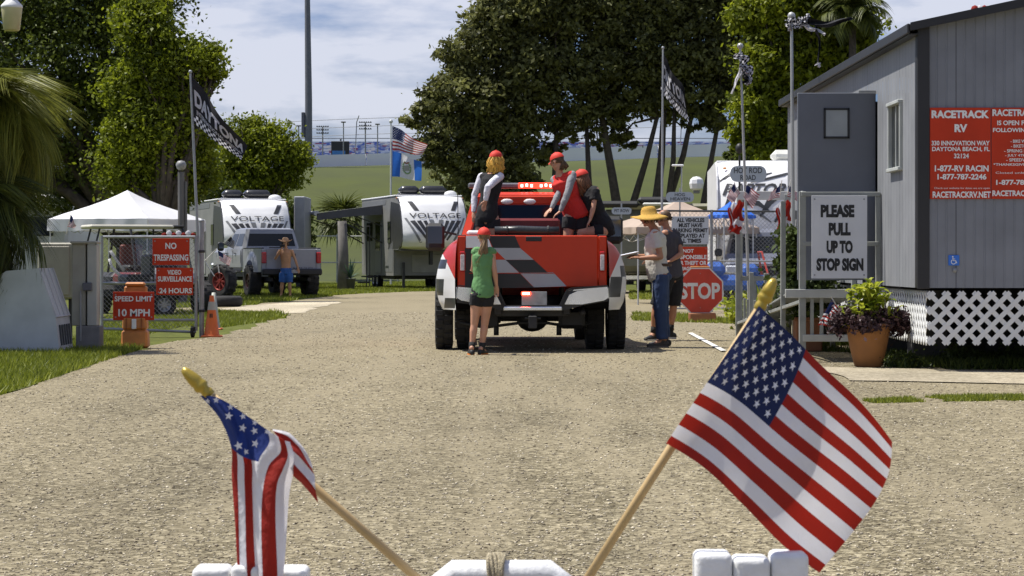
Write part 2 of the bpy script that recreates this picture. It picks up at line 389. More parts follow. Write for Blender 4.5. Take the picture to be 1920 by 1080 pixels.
# ---------------------------------------------------------------- berm, racetrack wall
def berm_top(x): return 7.1 + (x + 25) * 0.028
bm = MB(); bm.smooth = True
bx0, bx1 = -150, 190
def bfn(u, v):
    x = bx0 + (bx1 - bx0) * u; t = v; z = (t * t * (3 - 2 * t)) * berm_top(x)
    return (x, 128 + 40 * v + 1.5 * math.sin(x * .05), z + mnoise.noise(Vector((x * .2, v * 9, 0))) * .12 - 0.02)
bm.grid(bfn, 120, 16)
tag(bm.build('hill', mat('bank_turf', (.048, .060, .005), .95, var=.16, vscale=.35, bump=.5, bscale=3, detail=9)), kind='structure')
M_CW = mat('racetrack_wall_white', (.86, .86, .83), .7, var=.06, vscale=.4)
t = thing('racetrack_wall', 'long white concrete wall along the top of the grassy bank', 'wall', (0, 0, 0))
for i in range(34):
    x0 = -150 + i * 10; zb = berm_top(x0 + 5)
    mb = MB(); mb.prism([(x0 + .04, zb - .6), (x0 + 9.96, zb - .3), (x0 + 9.96, zb + .86 + .14), (x0 + .04, zb + .86 - .14)], 168.2, 168.7)
    mb.build('wall_panel', M_CW, t)
t = thing('catch_fence', 'tall catch fence of thin posts and cables above the racetrack wall', 'fence', (0, 0, 0))
M_POST = mat('fence_post_grey', (.22, .23, .25), .6, var=.1)
for i in range(30):
    x = -78 + i * 5.6; z = berm_top(x)
    if i % 2 == 0 or i > 14:
        MB().tube([(x, 169, z + .9), (x + .1, 169, z + 3.1), (x + .3, 168.3, z + 3.5)], .035, 5).build('post', M_POST, t)
for dz in (2.2, 2.75, 3.3):
    MB().tube([(x, 169, berm_top(x) + dz + .06 * math.sin(x * .5)) for x in range(-80, 90, 4)], .018, 4).build('cable', M_POST, t)

# ---------------------------------------------------------------- far grandstand
Mst = bpy.data.materials.new('grandstand_seats'); Mst.use_nodes = True; N = Mst.node_tree.nodes; L = Mst.node_tree.links
co = N.new('ShaderNodeTexCoord'); mp_ = N.new('ShaderNodeMapping'); mp_.inputs['Scale'].default_value = (1.0, 1, 1.6)
v = N.new('ShaderNodeTexVoronoi'); v.inputs['Scale'].default_value = 1.0; L.new(co.outputs['Object'], mp_.inputs[0]); L.new(mp_.outputs[0], v.inputs['Vector'])
cr = N.new('ShaderNodeValToRGB'); cr.color_ramp.interpolation = 'CONSTANT'
cs = [(0, (.30, .34, .42)), (.2, (.11, .16, .38)), (.38, (.48, .50, .55)), (.52, (.26, .10, .16)), (.62, (.40, .44, .52)), (.78, (.20, .24, .40)), (.9, (.52, .50, .48))]
cr.color_ramp.elements[0].color = (*cs[0][1], 1); cr.color_ramp.elements[1].position = cs[1][0]; cr.color_ramp.elements[1].color = (*cs[1][1], 1)
for p, c in cs[2:]:
    e = cr.color_ramp.elements.new(p); e.color = (*c, 1)
sx = N.new('ShaderNodeSeparateColor'); L.new(v.outputs['Color'], sx.inputs[0]); L.new(sx.outputs[0], cr.inputs[0])
L.new(cr.outputs[0], N['Principled BSDF'].inputs['Base Color']); N['Principled BSDF'].inputs['Roughness'].default_value = .7
t = thing('grandstand', 'far speedway grandstand with blue, white and maroon seats behind the white wall', 'grandstand', (0, 600, 0))
mb = MB()
for i in range(30):
    z = 20 + i * .36; mb.box((8, i * .8, z), (150, .8, .36)); mb.box((8, i * .8 + .1, z + .32), (149, .12, .36))
tag(mb.build('seat_rows', Mst, t), kind='stuff')
MB().box((8, -1.5, 10), (150, .5, 20.5)).build('front_wall', M_CW, t)
MB().tube([(-67, 24, 31.8), (83, 24, 31.8)], .12, 5).build('top_rail', M_POST, t)
t = thing('scoreboard', 'dark scoreboard with a blue lower panel in front of the grandstand seats', 'scoreboard', W(638, 293, 8.4))
MB().box((0, 0, 1.7), (4.0, 1.2, 3.3), .08).build('cabinet', mat('scoreboard_dark', (.022, .022, .03), .5, var=.2), t)
MB().box((-.3, -.65, .7), (2.9, .08, 1.0), .02).build('blue_panel', mat('scoreboard_blue', (.05, .20, .55), .5), t)
MB().box((.1, 0, 3.7), (.4, .4, .6), .05).build('beacon_mast', M_POST, t)
for px, py, wd, lab in ((605, 238, 22, 'left bank of floodlights on a mast above the scoreboard'), (685, 230, 24, 'right bank of floodlights on a mast above the grandstand')):
    b = W(px, 268, 8.2); t = thing('floodlight_mast', lab, 'floodlight', b, 0, 'floodlight masts over the grandstand'); h = (268 - py) / 8.2
    MB().tube([(0, 0, -8), (0, 0, h)], .16, 6).build('mast', M_POST, t)
    for r in range(3):
        MB().box((0, -.2, h - r * .75), (wd / 8.2, .25, .12)).build('crossbar', M_POST, t)
        for k in range(6):
            MB().box((-1.25 + k * .5, -.45, h - r * .75 + .1), (.3, .3, .36), .05).build('lamp_head', mat('lamp_head_grey', (.16, .16, .18), .5), t)
for px, py in ((644, 229), (572 - 107 + 100 - 5, 236), (708, 233)):
    b = W(px, 290, 20); t = thing('light_post', {644: 'slim light post above the scoreboard', 560: 'slim light post left of the tall grey mast', 708: 'slim leaning light post left of the flagpole'}[px], 'light post', b, 0, 'slim light posts along the track')
    h = (290 - py) / 20; MB().tube([(0, 0, -3), (0, 0, h)], .055, 6).build('pole', M_POST, t); MB().box((0, -.1, h), (.45, .3, .13), .03).build('lamp_head', mat('lamp_head_grey', (.16, .16, .18), .5), t)

t = thing('light_mast', 'very tall tapering grey steel mast with an equipment box, rising out of the picture', 'mast', W(578, 300, 28))
MB().tube([(0, 0, -9), (0.02, 0, 4), (-.1, 0, 14), (-.2, 0, 24)], [.30, .24, .155, .10], 14).build('pole', mat('mast_grey', (.15, .155, .175), .6, var=.1), t)
MB().box((-.34, -.05, 2.35), (.22, .25, 1.7), .03).build('equipment_box', mat('mast_box_grey', (.13, .13, .16), .6), t)
MB().box((-.28, -.1, 1.1), (.3, .3, .25), .03).build('equipment_box', mat('mast_box_pale', (.25, .25, .27), .6), t)

# ---------------------------------------------------------------- leaves and trees
def leaves(centers, radii, n, size, shell=.55, droop=0.0, clump=70, sig=.10, flat=.75):
    """leaf quads in clumps over the surface and volume of ellipsoid lobes"""
    C_ = np.array(centers, float); Rr = np.array(radii, float); vol = Rr.prod(1) ** (2 / 3); p = vol / vol.sum()
    nc = max(8, n // clump); li = rng.choice(len(C_), nc, p=p)
    d = rng.normal(size=(nc, 3)); d /= np.linalg.norm(d, axis=1)[:, None]
    rad = shell + (1 - shell) * rng.random(nc) ** .6
    cc = C_[li] + d * Rr[li] * rad[:, None] * (1 + .15 * rng.normal(size=(nc, 1)))
    tone_c = rng.random(nc) * .65
    s_c = (sig * Rr[li].mean(1)) * (.6 + .9 * rng.random(nc))
    k = rng.integers(0, nc, n)
    P = cc[k] + rng.normal(size=(n, 3)) * s_c[k][:, None] * np.array([1.15, 1.15, flat])
    P[:, 2] -= droop * np.abs(rng.normal(size=n)) * s_c[k]
    nrm = rng.normal(size=(n, 3)) + d[k] * .5 + np.array([0, 0, .5]); nrm /= np.linalg.norm(nrm, axis=1)[:, None]
    a = np.cross(nrm, rng.normal(size=(n, 3))); a /= np.linalg.norm(a, axis=1)[:, None]; b = np.cross(nrm, a)
    s = size * (.55 + .9 * rng.random(n))[:, None]
    V = np.stack([P - a * s, P - b * s * .55, P + a * s, P + b * s * .55], 1).reshape(-1, 3)
    Fc = np.arange(4 * n).reshape(n, 4)
    return V, Fc, np.clip(tone_c[k] + rng.random(n) * .35, 0, 1)

M_BARK = mat('bark', (.075, .060, .045), .95, var=.35, vscale=6, bump=.8, bscale=14)
def tree(name, label, base, lobes, n, size, lm, trunks=None, tr=.28, group=None, fork=.35, **kw):
    """lobes: [(x,y,z,rx,ry,rz)] relative to base; trunks: list of paths with radii"""
    t = thing(name, label, 'tree', base, 0, group)
    cx = sum(l[0] for l in lobes) / len(lobes); mb = MB(); mb.smooth = True
    if trunks is None:
        zf = min(l[2] for l in lobes) * fork + .4
        trunks = [[(0, 0, -.1), (.05, 0, zf * .5), (.0, .1, zf)]]
        mb.tube(trunks[0], [tr * 1.35, tr * .95, tr * .85], 9); top = Vector(trunks[0][-1])
        tops = [(top, tr * .8)]
    else:
        tops = []
        for path, r in trunks:
            k = len(path); mb.tube(path, [r * (1.3 - .75 * i / (k - 1)) for i in range(k)], 8); tops.append((Vector(path[-1]), r * .55))
    for l in lobes:
        tgt = Vector(l[:3]); tp, r = min(tops, key=lambda q: (q[0] - tgt).length)
        mid = tp.lerp(tgt, .5) + Vector((random.uniform(-.4, .4), random.uniform(-.4, .4), random.uniform(.1, .5)))
        mb.tube([tp, mid, tgt], [r * .8, r * .5, r * .2], 6)
        for q in range(4):
            e = tgt + Vector((random.uniform(-1, 1) * l[3], random.uniform(-1, 1) * l[4], random.uniform(-.5, .9) * l[5])) * .8
            mb.tube([mid.lerp(tgt, .4), mid.lerp(e, .6) + Vector((0, 0, .15)), e], [r * .35, r * .2, .015], 5)
    mb.build('trunk', M_BARK, t)
    V, Fc, tn = leaves([l[:3] for l in lobes], [l[3:] for l in lobes], n, size, **kw)
    npmesh('crown', V, Fc, lm, t, tn); return t
def px_lobes(base, ppm, L_):
    """(px, py, rpx, depth offset[, vertical factor])"""
    out = []
    for l in L_:
        p = W(l[0], l[1], ppm) - Vector(base); r = l[2] / ppm; f = l[4] if len(l) > 4 else .85
        out.append((p.x, l[3], p.z, r, r * .9, r * f))
    return out

LM_OAK = leafmat('oak_leaf', (.042, .046, .018), (.27, .275, .085), .44)
LM_LEFT = leafmat('maple_leaf', (.035, .055, .006), (.30, .35, .020), .48)
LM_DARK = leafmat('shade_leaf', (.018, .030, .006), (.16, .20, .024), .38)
LM_YEL = leafmat('yellow_green_leaf', (.060, .085, .008), (.33, .37, .024), .48)
LM_SHRUB = leafmat('shrub_leaf', (.028, .045, .012), (.10, .135, .025), .3)

# big shade tree filling the top left corner and the lighter one beside it
b = Vector((-11.6, 74, 0))
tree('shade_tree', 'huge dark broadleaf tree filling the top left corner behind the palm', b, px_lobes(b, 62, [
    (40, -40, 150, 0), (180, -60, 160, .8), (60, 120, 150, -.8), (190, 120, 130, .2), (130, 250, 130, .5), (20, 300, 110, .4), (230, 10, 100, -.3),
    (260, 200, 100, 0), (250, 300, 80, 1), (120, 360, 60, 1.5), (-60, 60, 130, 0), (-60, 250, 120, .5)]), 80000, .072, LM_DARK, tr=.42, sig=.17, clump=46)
b = Vector((-9.7, 68, 0))
tree('maple_tree', 'bright green broadleaf tree with loose sunlit outer branches behind the chequered flag', b, px_lobes(b, 67, [
    (280, 60, 62, 0), (300, 130, 55, 0), (262, 30, 50, .3), (250, 170, 60, .4), (345, 130, 62, 0), (385, 110, 40, -.2), (392, 140, 32, .2), (335, 190, 48, 0), (300, 240, 62, 0), (250, 260, 60, .3),
    (350, 262, 50, .5), (320, 310, 66, .6), (230, 330, 60, .8), (360, 330, 48, .8), (375, 280, 30, .3), (306, 18, 22, .2), (405, 96, 16, .1), (410, 120, 13, 0)]), 52000, .064, LM_LEFT, tr=.2, sig=.20, clump=34, shell=.3)
b = Vector((-12.6, 122, 0))
tree('round_tree', 'low round yellow green tree in front of the grass bank, right of the chequered flag', b, px_lobes(b, 37.7, [
    (485, 240, 30, 0), (455, 262, 45, 0), (510, 265, 42, 0), (545, 285, 34, 0), (430, 300, 50, .5), (490, 310, 55, 0), (550, 300, 30, 0), (530, 330, 40, .4), (440, 350, 50, .6), (480, 370, 45, .5), (575, 296, 14, 0), (400, 335, 40, 1)]),
    26000, .10, LM_YEL, tr=.16, sig=.2, clump=40)
b = Vector((-13.6, 118, 0))
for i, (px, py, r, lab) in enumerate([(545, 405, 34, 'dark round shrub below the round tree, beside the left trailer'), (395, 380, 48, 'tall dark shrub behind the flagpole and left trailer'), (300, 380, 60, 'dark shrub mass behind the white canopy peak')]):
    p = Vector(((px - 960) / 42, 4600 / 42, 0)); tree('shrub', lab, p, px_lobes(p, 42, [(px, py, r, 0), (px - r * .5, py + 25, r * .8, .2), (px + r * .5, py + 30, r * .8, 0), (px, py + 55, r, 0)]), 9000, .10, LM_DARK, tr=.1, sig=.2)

# row of oaks in the middle, each with its own trunks
def oak(px, label, lobes, paths, n, ppm=40.0, lm=LM_OAK, size=.12, sig=.17, **kw):
    p = Vector(((px - 960) / ppm, F / ppm, 0))
    tr_ = []
    for pts, r in paths:
        tr_.append(([((a - px) / ppm, dy, CH + (HZ - bb) / ppm if bb < 500 else -.1) for a, bb, dy in pts], r))
    return tree('oak_tree', label, p, px_lobes(p, ppm, lobes), n, size, lm, trunks=tr_, group='oak trees in front of the grass bank', sig=sig * .74, shell=.42, **kw)
oak(905, 'leftmost wide oak of the middle clump, crown reaching down to the trailers', [
    (912, 40, 52, 0), (868, 105, 52, 0), (818, 165, 34, 0), (860, 180, 75, 0), (790, 215, 34, .3), (930, 110, 80, .4), (920, 210, 80, 0), (845, 250, 60, 0), (900, 290, 70, 0), (820, 295, 40, 0), (960, 300, 55, 0), (870, 340, 52, .4), (930, 350, 60, .2), (990, 350, 40, .5), (930, -30, 50, 0), (960, 30, 70, 0),
    (770, 222, 15, 0), (775, 275, 16, 0)],
    [([(905, 600, 0), (900, 440, 0), (885, 330, 0)], .22), ([(925, 600, .3), (935, 420, .3), (950, 300, .2)], .18)], 46000, clump=52)
oak(1050, 'oak with slim upright trunk behind the people in the truck bed', [
    (1010, 30, 80, 0), (1080, 60, 75, .5), (1000, 130, 75, 0), (1070, 160, 75, 0), (1010, 225, 48, .3), (1070, 232, 40, 0), (1030, 285, 30, .4), (1050, -40, 90, 0)],
    [([(1042, 600, 0), (1046, 420, 0), (1040, 330, 0), (1045, 200, 0)], .16), ([(1104, 600, 0), (1106, 380, 0), (1100, 240, 0)], .17)], 30000, clump=50)
oak(1160, 'oak with leaning trunks and open gaps behind the straw hat man', [
    (1140, 20, 80, 0), (1190, 80, 80, 0), (1130, 130, 70, 0), (1200, 170, 62, .4), (1140, 210, 45, 0), (1165, 260, 26, .5), (1120, 262, 22, 0), (1170, -50, 90, 0)],
    [([(1168, 600, 0), (1162, 420, 0), (1148, 330, 0), (1132, 240, 0), (1120, 160, 0)], .22), ([(1180, 600, .3), (1188, 380, .3), (1212, 300, .2), (1232, 220, 0)], .17)], 28000, clump=50)
oak(1235, 'oak with several dark forking trunks left of the lettered black flag', [
    (1250, 10, 80, 0), (1290, 80, 75, 0), (1240, 120, 70, 0), (1300, 160, 62, 0), (1250, 190, 48, .3), (1305, 220, 30, 0), (1270, -50, 90, 0)],
    [([(1222, 600, 0), (1228, 400, 0), (1240, 300, 0), (1245, 200, 0)], .22), ([(1242, 600, .2), (1256, 370, .2), (1282, 290, .2), (1300, 200, 0)], .17), ([(1232, 600, -.2), (1262, 300, -.2), (1265, 180, 0)], .13)], 28000, clump=50)
oak(1345, 'oak standing right of the lettered black flag', [
    (1340, 20, 75, 0), (1390, 70, 70, 0), (1345, 130, 66, 0), (1400, 170, 55, .3), (1350, 215, 40, 0), (1390, -40, 90, 0)],
    [([(1310, 600, 0), (1312, 420, 0), (1330, 320, 0), (1352, 200, 0)], .16)], 26000, clump=50)
b = Vector(((1500 - 960) / 46, 100, 0))
tree('yellow_green_tree', 'yellow green broadleaf tree between the oaks and the grey office roof', b, px_lobes(b, 46, [
    (1470, 20, 70, 0), (1530, 30, 70, 0), (1590, 50, 55, 0), (1440, 110, 60, 0), (1500, 120, 60, 0), (1560, 110, 60, 0), (1420, 200, 52, 0), (1470, 210, 60, 0), (1395, 255, 30, 0), (1450, 275, 45, 0), (1530, 220, 60, .3), (1490, 300, 40, .3), (1612, 85, 30, 0), (1500, -50, 80, 0), (1400, 30, 40, .4)]),
    52000, .12, LM_YEL, tr=.26, sig=.17, clump=45)
b = Vector(((1430 - 960) / 43, 107, 0))
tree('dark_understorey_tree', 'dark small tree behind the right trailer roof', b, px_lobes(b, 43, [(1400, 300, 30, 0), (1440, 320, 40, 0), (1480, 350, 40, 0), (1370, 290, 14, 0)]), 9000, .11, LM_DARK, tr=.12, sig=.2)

# ---------------------------------------------------------------- palms
M_FR = leafmat('palm_frond', (.07, .09, .012), (.36, .36, .06), .4)
M_FRD = leafmat('palm_frond_dark', (.03, .045, .010), (.15, .17, .03), .3)
M_PT = mat('palm_trunk', (.10, .080, .060), .95, var=.4, vscale=12, bump=.8, bscale=30)
def frond_mesh(L_, leaflets=34, ll=.5, wd=.02, droop=.5, curl=.4, up=.6, seed=0, fan=False):
    r = random.Random(seed); V = []; Fc = []; T = []
    def q(p):   # rachis: out along +X, first up then over
        t = p; return Vector((L_ * t * (1 - .12 * t), 0, L_ * (up * t - droop * t * t)))
    def strip(a, d, ln, w_, sag):
        side = d.cross(Vector((0, 0, 1)));
        if side.length < .01: side = Vector((0, 1, 0))
        side.normalize(); o = len(V); k = 4; tn = r.random()
        for i in range(k + 1):
            s = i / k; c = a + d * ln * s + Vector((0, 0, -sag * ln * s * s)); ww = w_ * (1 - s) ** .7 * (1 if i else .7)
            V.append(c - side * ww); V.append(c + side * ww)
        for i in range(k): Fc.append((o + 2 * i, o + 2 * i + 1, o + 2 * i + 3, o + 2 * i + 2)); T.append(tn)
    rr = [q(i / 8) for i in range(9)]
    for i in range(8):
        o = len(V); s = .018 * (1 - i / 9)
        for p in (rr[i], rr[i + 1]):
            V.extend([p + Vector((0, -s, 0)), p + Vector((0, s, .004))])
        Fc.append((o, o + 1, o + 3, o + 2)); T.append(.4)
    for i in range(leaflets):
        if fan:
            p = q(.55); a = -2.5 + 5.0 * i / (leaflets - 1); d = Vector((math.cos(a * .55), math.sin(a * .55), r.uniform(-.15, .25) - .1)).normalized(); strip(p, d, ll * r.uniform(.8, 1.1), wd, curl * r.uniform(.7, 1.3))
        else:
            t = .15 + .85 * i / leaflets; p = q(t); tg = (q(min(1, t + .02)) - q(t - .02)).normalized()
            for sd_ in (-1, 1):
                d = (tg * .6 + Vector((0, sd_ * .75, r.uniform(-.1, .25)))).normalized(); strip(p, d, ll * (1 - .55 * abs(t - .45)) * r.uniform(.8, 1.1), wd, curl * r.uniform(.7, 1.4))
    me_v = np.array([tuple(v) for v in V]); return me_v, np.array(Fc), np.array(T)
def palm(name, label, base, h, nf, L_, lm, el=(-35, 75), trunk_r=.16, seed=1, lean=(0, 0), az=(0, 360), **kw):
    t = thing(name, label, 'palm', base); r = random.Random(seed)
    mb = MB(); mb.smooth = True; mb.tube([(0, 0, -.1), (lean[0] * .4, lean[1] * .4, h * .5), (lean[0], lean[1], h)], [trunk_r * 1.15, trunk_r, trunk_r * .9], 12)
    if h > .3: mb.build('trunk', M_PT, t)
    protos = []
    for k in range(4):
        V, Fc, T = frond_mesh(L_, seed=seed * 7 + k, **kw); o = npmesh('frond', V, Fc, lm, t, T); protos.append(o)
    for k in range(nf):
        o = protos[k] if k < 4 else protos[k % 4].copy()
        if k >= 4: COL.objects.link(o); o.parent = t
        a = R(az[0] + (az[1] - az[0]) * ((k * .618034) % 1)); e = R(el[0] + (el[1] - el[0]) * (k + .5) / nf)
        o.location = (lean[0], lean[1], h); o.rotation_euler = (r.uniform(-.3, .3), -e, a); s = r.uniform(.8, 1.1); o.scale = (s, s, s)
    return t
palm('palm_tree', 'shaggy drooping palm at the left edge in front of the grey cabinet', Vector((-6.78, 31.2, 0)), 2.85, 130, 1.0, M_FR, el=(-70, 80), leaflets=60, ll=.52, wd=.008, droop=.95, curl=1.3, up=.8, seed=3)
palm('palm_tree', 'lower dark palm crown at the left edge below the shaggy one', Vector((-6.80, 30.8, 0)), 1.65, 70, .95, M_FRD, el=(-75, 55), leaflets=40, ll=.55, wd=.009, droop=.8, curl=.9, up=.7, seed=5)
palm('cabbage_palm', 'round fan palm on the grass bank above the open awning', Vector((-9.0, 129, 0.3)), 2.9, 34, 1.5, M_FRD, el=(-40, 75), leaflets=18, ll=1.1, wd=.05, droop=.3, curl=.5, up=.3, seed=8, fan=True)
palm('palm_tree', 'palm top poking over the grey office roof behind the yellow green tree', Vector((13.6, 98, 0)), 10.9, 30, 1.5, M_FRD, el=(-40, 75), leaflets=34, ll=.7, wd=.03, droop=.6, curl=.8, up=.6, seed=9)

# ---------------------------------------------------------------- grass and stones
def inpoly(P, poly):
    x, y = P[:, 0], P[:, 1]; c = np.zeros(len(P), bool); n = len(poly); j = n - 1
    for i in range(n):
        xi, yi = poly[i][0], poly[i][1]; xj, yj = poly[j][0], poly[j][1]
        c ^= ((yi > y) != (yj > y)) & (x < (xj - xi) * (y - yi) / (yj - yi + 1e-12) + xi); j = i
    return c
def grass(name, label, poly, n, h, wd, lm, avoid=None, patch=1.0, thr=-9, z0=0.0, zf=None):
    xs = [p[0] for p in poly]; ys = [p[1] for p in poly]
    P = np.stack([rng.uniform(min(xs), max(xs), n * 3), rng.uniform(min(ys), max(ys), n * 3)], 1)
    P = P[inpoly(P, poly)]
    if avoid is not None: P = P[~inpoly(P, avoid)]
    if thr > -9:
        k = np.array([mnoise.noise(Vector((p[0] * patch, p[1] * patch * .5, 7))) for p in P]) > thr; P = P[k]
    P = P[:n]; n = len(P); a = rng.uniform(0, 6.28, n); hh = h * (.45 + .9 * rng.random(n)); ww = wd * (.6 + .8 * rng.random(n))
    z = np.full(n, z0) if zf is None else zf(P)
    d = np.stack([np.cos(a), np.sin(a)], 1); ln = rng.normal(size=(n, 2)) * hh[:, None] * .45
    V = np.zeros((n, 3, 3)); V[:, 0, :2] = P - d * ww[:, None]; V[:, 1, :2] = P + d * ww[:, None]; V[:, 2, :2] = P + ln
    V[:, 0, 2] = z; V[:, 1, 2] = z; V[:, 2, 2] = z + hh
    o = npmesh(name, V.reshape(-1, 3), np.arange(3 * n).reshape(n, 3), lm, None, rng.random(n))
    return tag(o, label, 'grass', kind='stuff')
LM_GR = leafmat('grass_blade', (.08, .11, .010), (.30, .33, .035), .4)
LM_GD = leafmat('weed_blade', (.03, .055, .010), (.15, .18, .03), .35)
near_left = [g(-60, 760), g(60, 724), g(190, 680), g(270, 655), g(262, 640), g(150, 640), g(-60, 640)]
sheet('grass_ground', ragged(near_left, .12, .4), 0.010, M_TURF)
grass('grass', 'thick green grass at the left edge under the palm', near_left, 26000, .085, .008, LM_GR)
grass('grass', 'grass around the gate posts and barricade on the left', [g(180, 650), g(345, 612), g(420, 614), g(520, 600), g(500, 590), g(200, 596)], 30000, .07, .009, LM_GR, patch=.9, thr=-.6)
mid = [g(330, 612), g(545, 596), g(560, 560), g(830, 548), g(830, 528), g(330, 540)]
grass('grass', 'sunlit lawn around the silver pickup and the trailers', mid, 60000, .09, .016, LM_GR, avoid=ROAD, patch=.5, thr=-.35)
grass('grass', 'grass tuft strip left of the gravel drive by the traffic cone', [g(380, 612), g(440, 604), g(525, 592), g(470, 588), g(385, 585)], 9000, .08, .010, LM_GR)
grass('grass', 'lawn strip behind the men and the stop sign', [g(1180, 562), g(1480, 566), g(1480, 548), g(1180, 546)], 12000, .08, .016, LM_GR)
grass('grass', 'grass strip behind the stop sign base', [g(1185, 602), g(1500, 612), g(1500, 596), g(1185, 588)], 8000, .07, .012, LM_GR, patch=.8, thr=-.3)
grass('grass', 'thin grass line crossing the gravel at the right edge', [g(1615, 753), g(1760, 745), g(1990, 742), g(1990, 752), g(1760, 755), g(1640, 758)], 7000, .035, .006, LM_GR, patch=3, thr=-.2)
grass('weeds', 'weeds growing along the foot of the lattice skirting', [g(1690, 694), g(1990, 694), g(1990, 668), g(1660, 668), g(1640, 650), g(1580, 650), g(1600, 668)], 9000, .10, .010, LM_GD, patch=1.5, thr=-.1)
grass('weeds', 'low weeds under the grey ramp railings', [g(1400, 656), g(1600, 662), g(1600, 640), g(1400, 636)], 3500, .09, .010, LM_GD, patch=1.5, thr=-.1)
# loose stones on the drive
ns = 95000
yy = 8.2 + 46 * rng.random(ns) ** 1.75; xx = (rng.random(ns) - .5) * 2 * (yy * .225) 
P = np.stack([xx, yy], 1); P = P[inpoly(P, ROAD)]
ns = len(P); r_ = (.0022 + .0058 * rng.random(ns) ** 2.4) * (1 + (P[:, 1] - 8) * .026)
oc = np.array([(1, 0, 0), (0, 1, 0), (-1, 0, 0), (0, -1, 0), (0, 0, .75), (0, 0, -.5)], float)
jit = 1 + .35 * rng.normal(size=(ns, 6, 1)); ang = rng.uniform(0, 6.28, ns); ca, sa = np.cos(ang), np.sin(ang)
B = oc[None] * jit * r_[:, None, None]; B[:, :, 0] *= 1.35
X = B[:, :, 0] * ca[:, None] - B[:, :, 1] * sa[:, None] + P[:, 0:1]; Y = B[:, :, 0] * sa[:, None] + B[:, :, 1] * ca[:, None] + P[:, 1:2]
Z = B[:, :, 2] * .8 + .007
V = np.stack([X, Y, Z], 2).reshape(-1, 3)
tri = np.array([(0, 1, 4), (1, 2, 4), (2, 3, 4), (3, 0, 4), (1, 0, 5), (2, 1, 5), (3, 2, 5), (0, 3, 5)])
Fc = (tri[None] + (np.arange(ns) * 6)[:, None, None]).reshape(-1, 3)
tn = np.repeat(rng.random(ns) ** 1.6, 8)
o = npmesh('loose_gravel', V, Fc, leafmat('stone', (.10, .075, .045), (.72, .64, .48), 0.0, .85), None, tn)
tag(o, 'loose shell and stone fragments scattered over the drive', 'gravel', kind='stuff')
# ================================================================== VEHICLES
def ss(a, b, x):
    t = min(1, max(0, (x - a) / (b - a))); return t * t * (3 - 2 * t)
def wheel(parent, c, r, wd, rimc=None, rimr=.55, side=-1, tread=22, name='tyre'):
    """axle along X; side = outward direction"""
    mb = MB(); mb.smooth = True
    mb.lathe([(r * rimr, -wd * .42), (r * .80, -wd * .5), (r * .93, -wd * .47), (r * .985, -wd * .36), (r * .985, wd * .36), (r * .93, wd * .47), (r * .80, wd * .5), (r * rimr, wd * .42), (r * rimr, -wd * .42)], c, 'X', 32)
    mb.smooth = False; c = Vector(c)
    for k in range(tread):
        a = 2 * math.pi * k / tread; rot = Matrix.Rotation(-a, 3, 'X')
        for q, off in ((-1, 0), (1, .5)):
            rot = Matrix.Rotation(-(a + off * 2 * math.pi / tread), 3, 'X'); rad = rot @ Vector((0, 0, r * .992))
            mb.box(c + rad + Vector((q * wd * .25, 0, 0)), (wd * .42, r * .16, r * .05), .004, rot)
    t = mb.build(name, RUB, parent)
    rm = MB(); rm.smooth = True; s = side; rc = rimc or mat('rim_alloy', (.42, .42, .43), .3, metal=.8, var=.1)
    rm.lathe([(r * rimr, -wd * .42 * s), (r * rimr, wd * .44 * s), (r * rimr * .93, wd * .44 * s), (r * rimr * .86, wd * .25 * s), (.05, wd * .2 * s)], c, 'X', 28)
    rm.smooth = False
    for k in range(8):
        a = 2 * math.pi * k / 8; rot = Matrix.Rotation(-a, 3, 'X')
        rm.box(c + Vector((s * wd * .30, 0, 0)) + rot @ Vector((0, 0, r * rimr * .5)), (.03, .05 * r / .4, r * rimr * .9), .006, rot)
    rm.lathe([(.001, wd * .42 * s), (.05, wd * .42 * s), (.06, wd * .25 * s)], c, 'X', 12)
    rm.build('rim', rc, t); return t

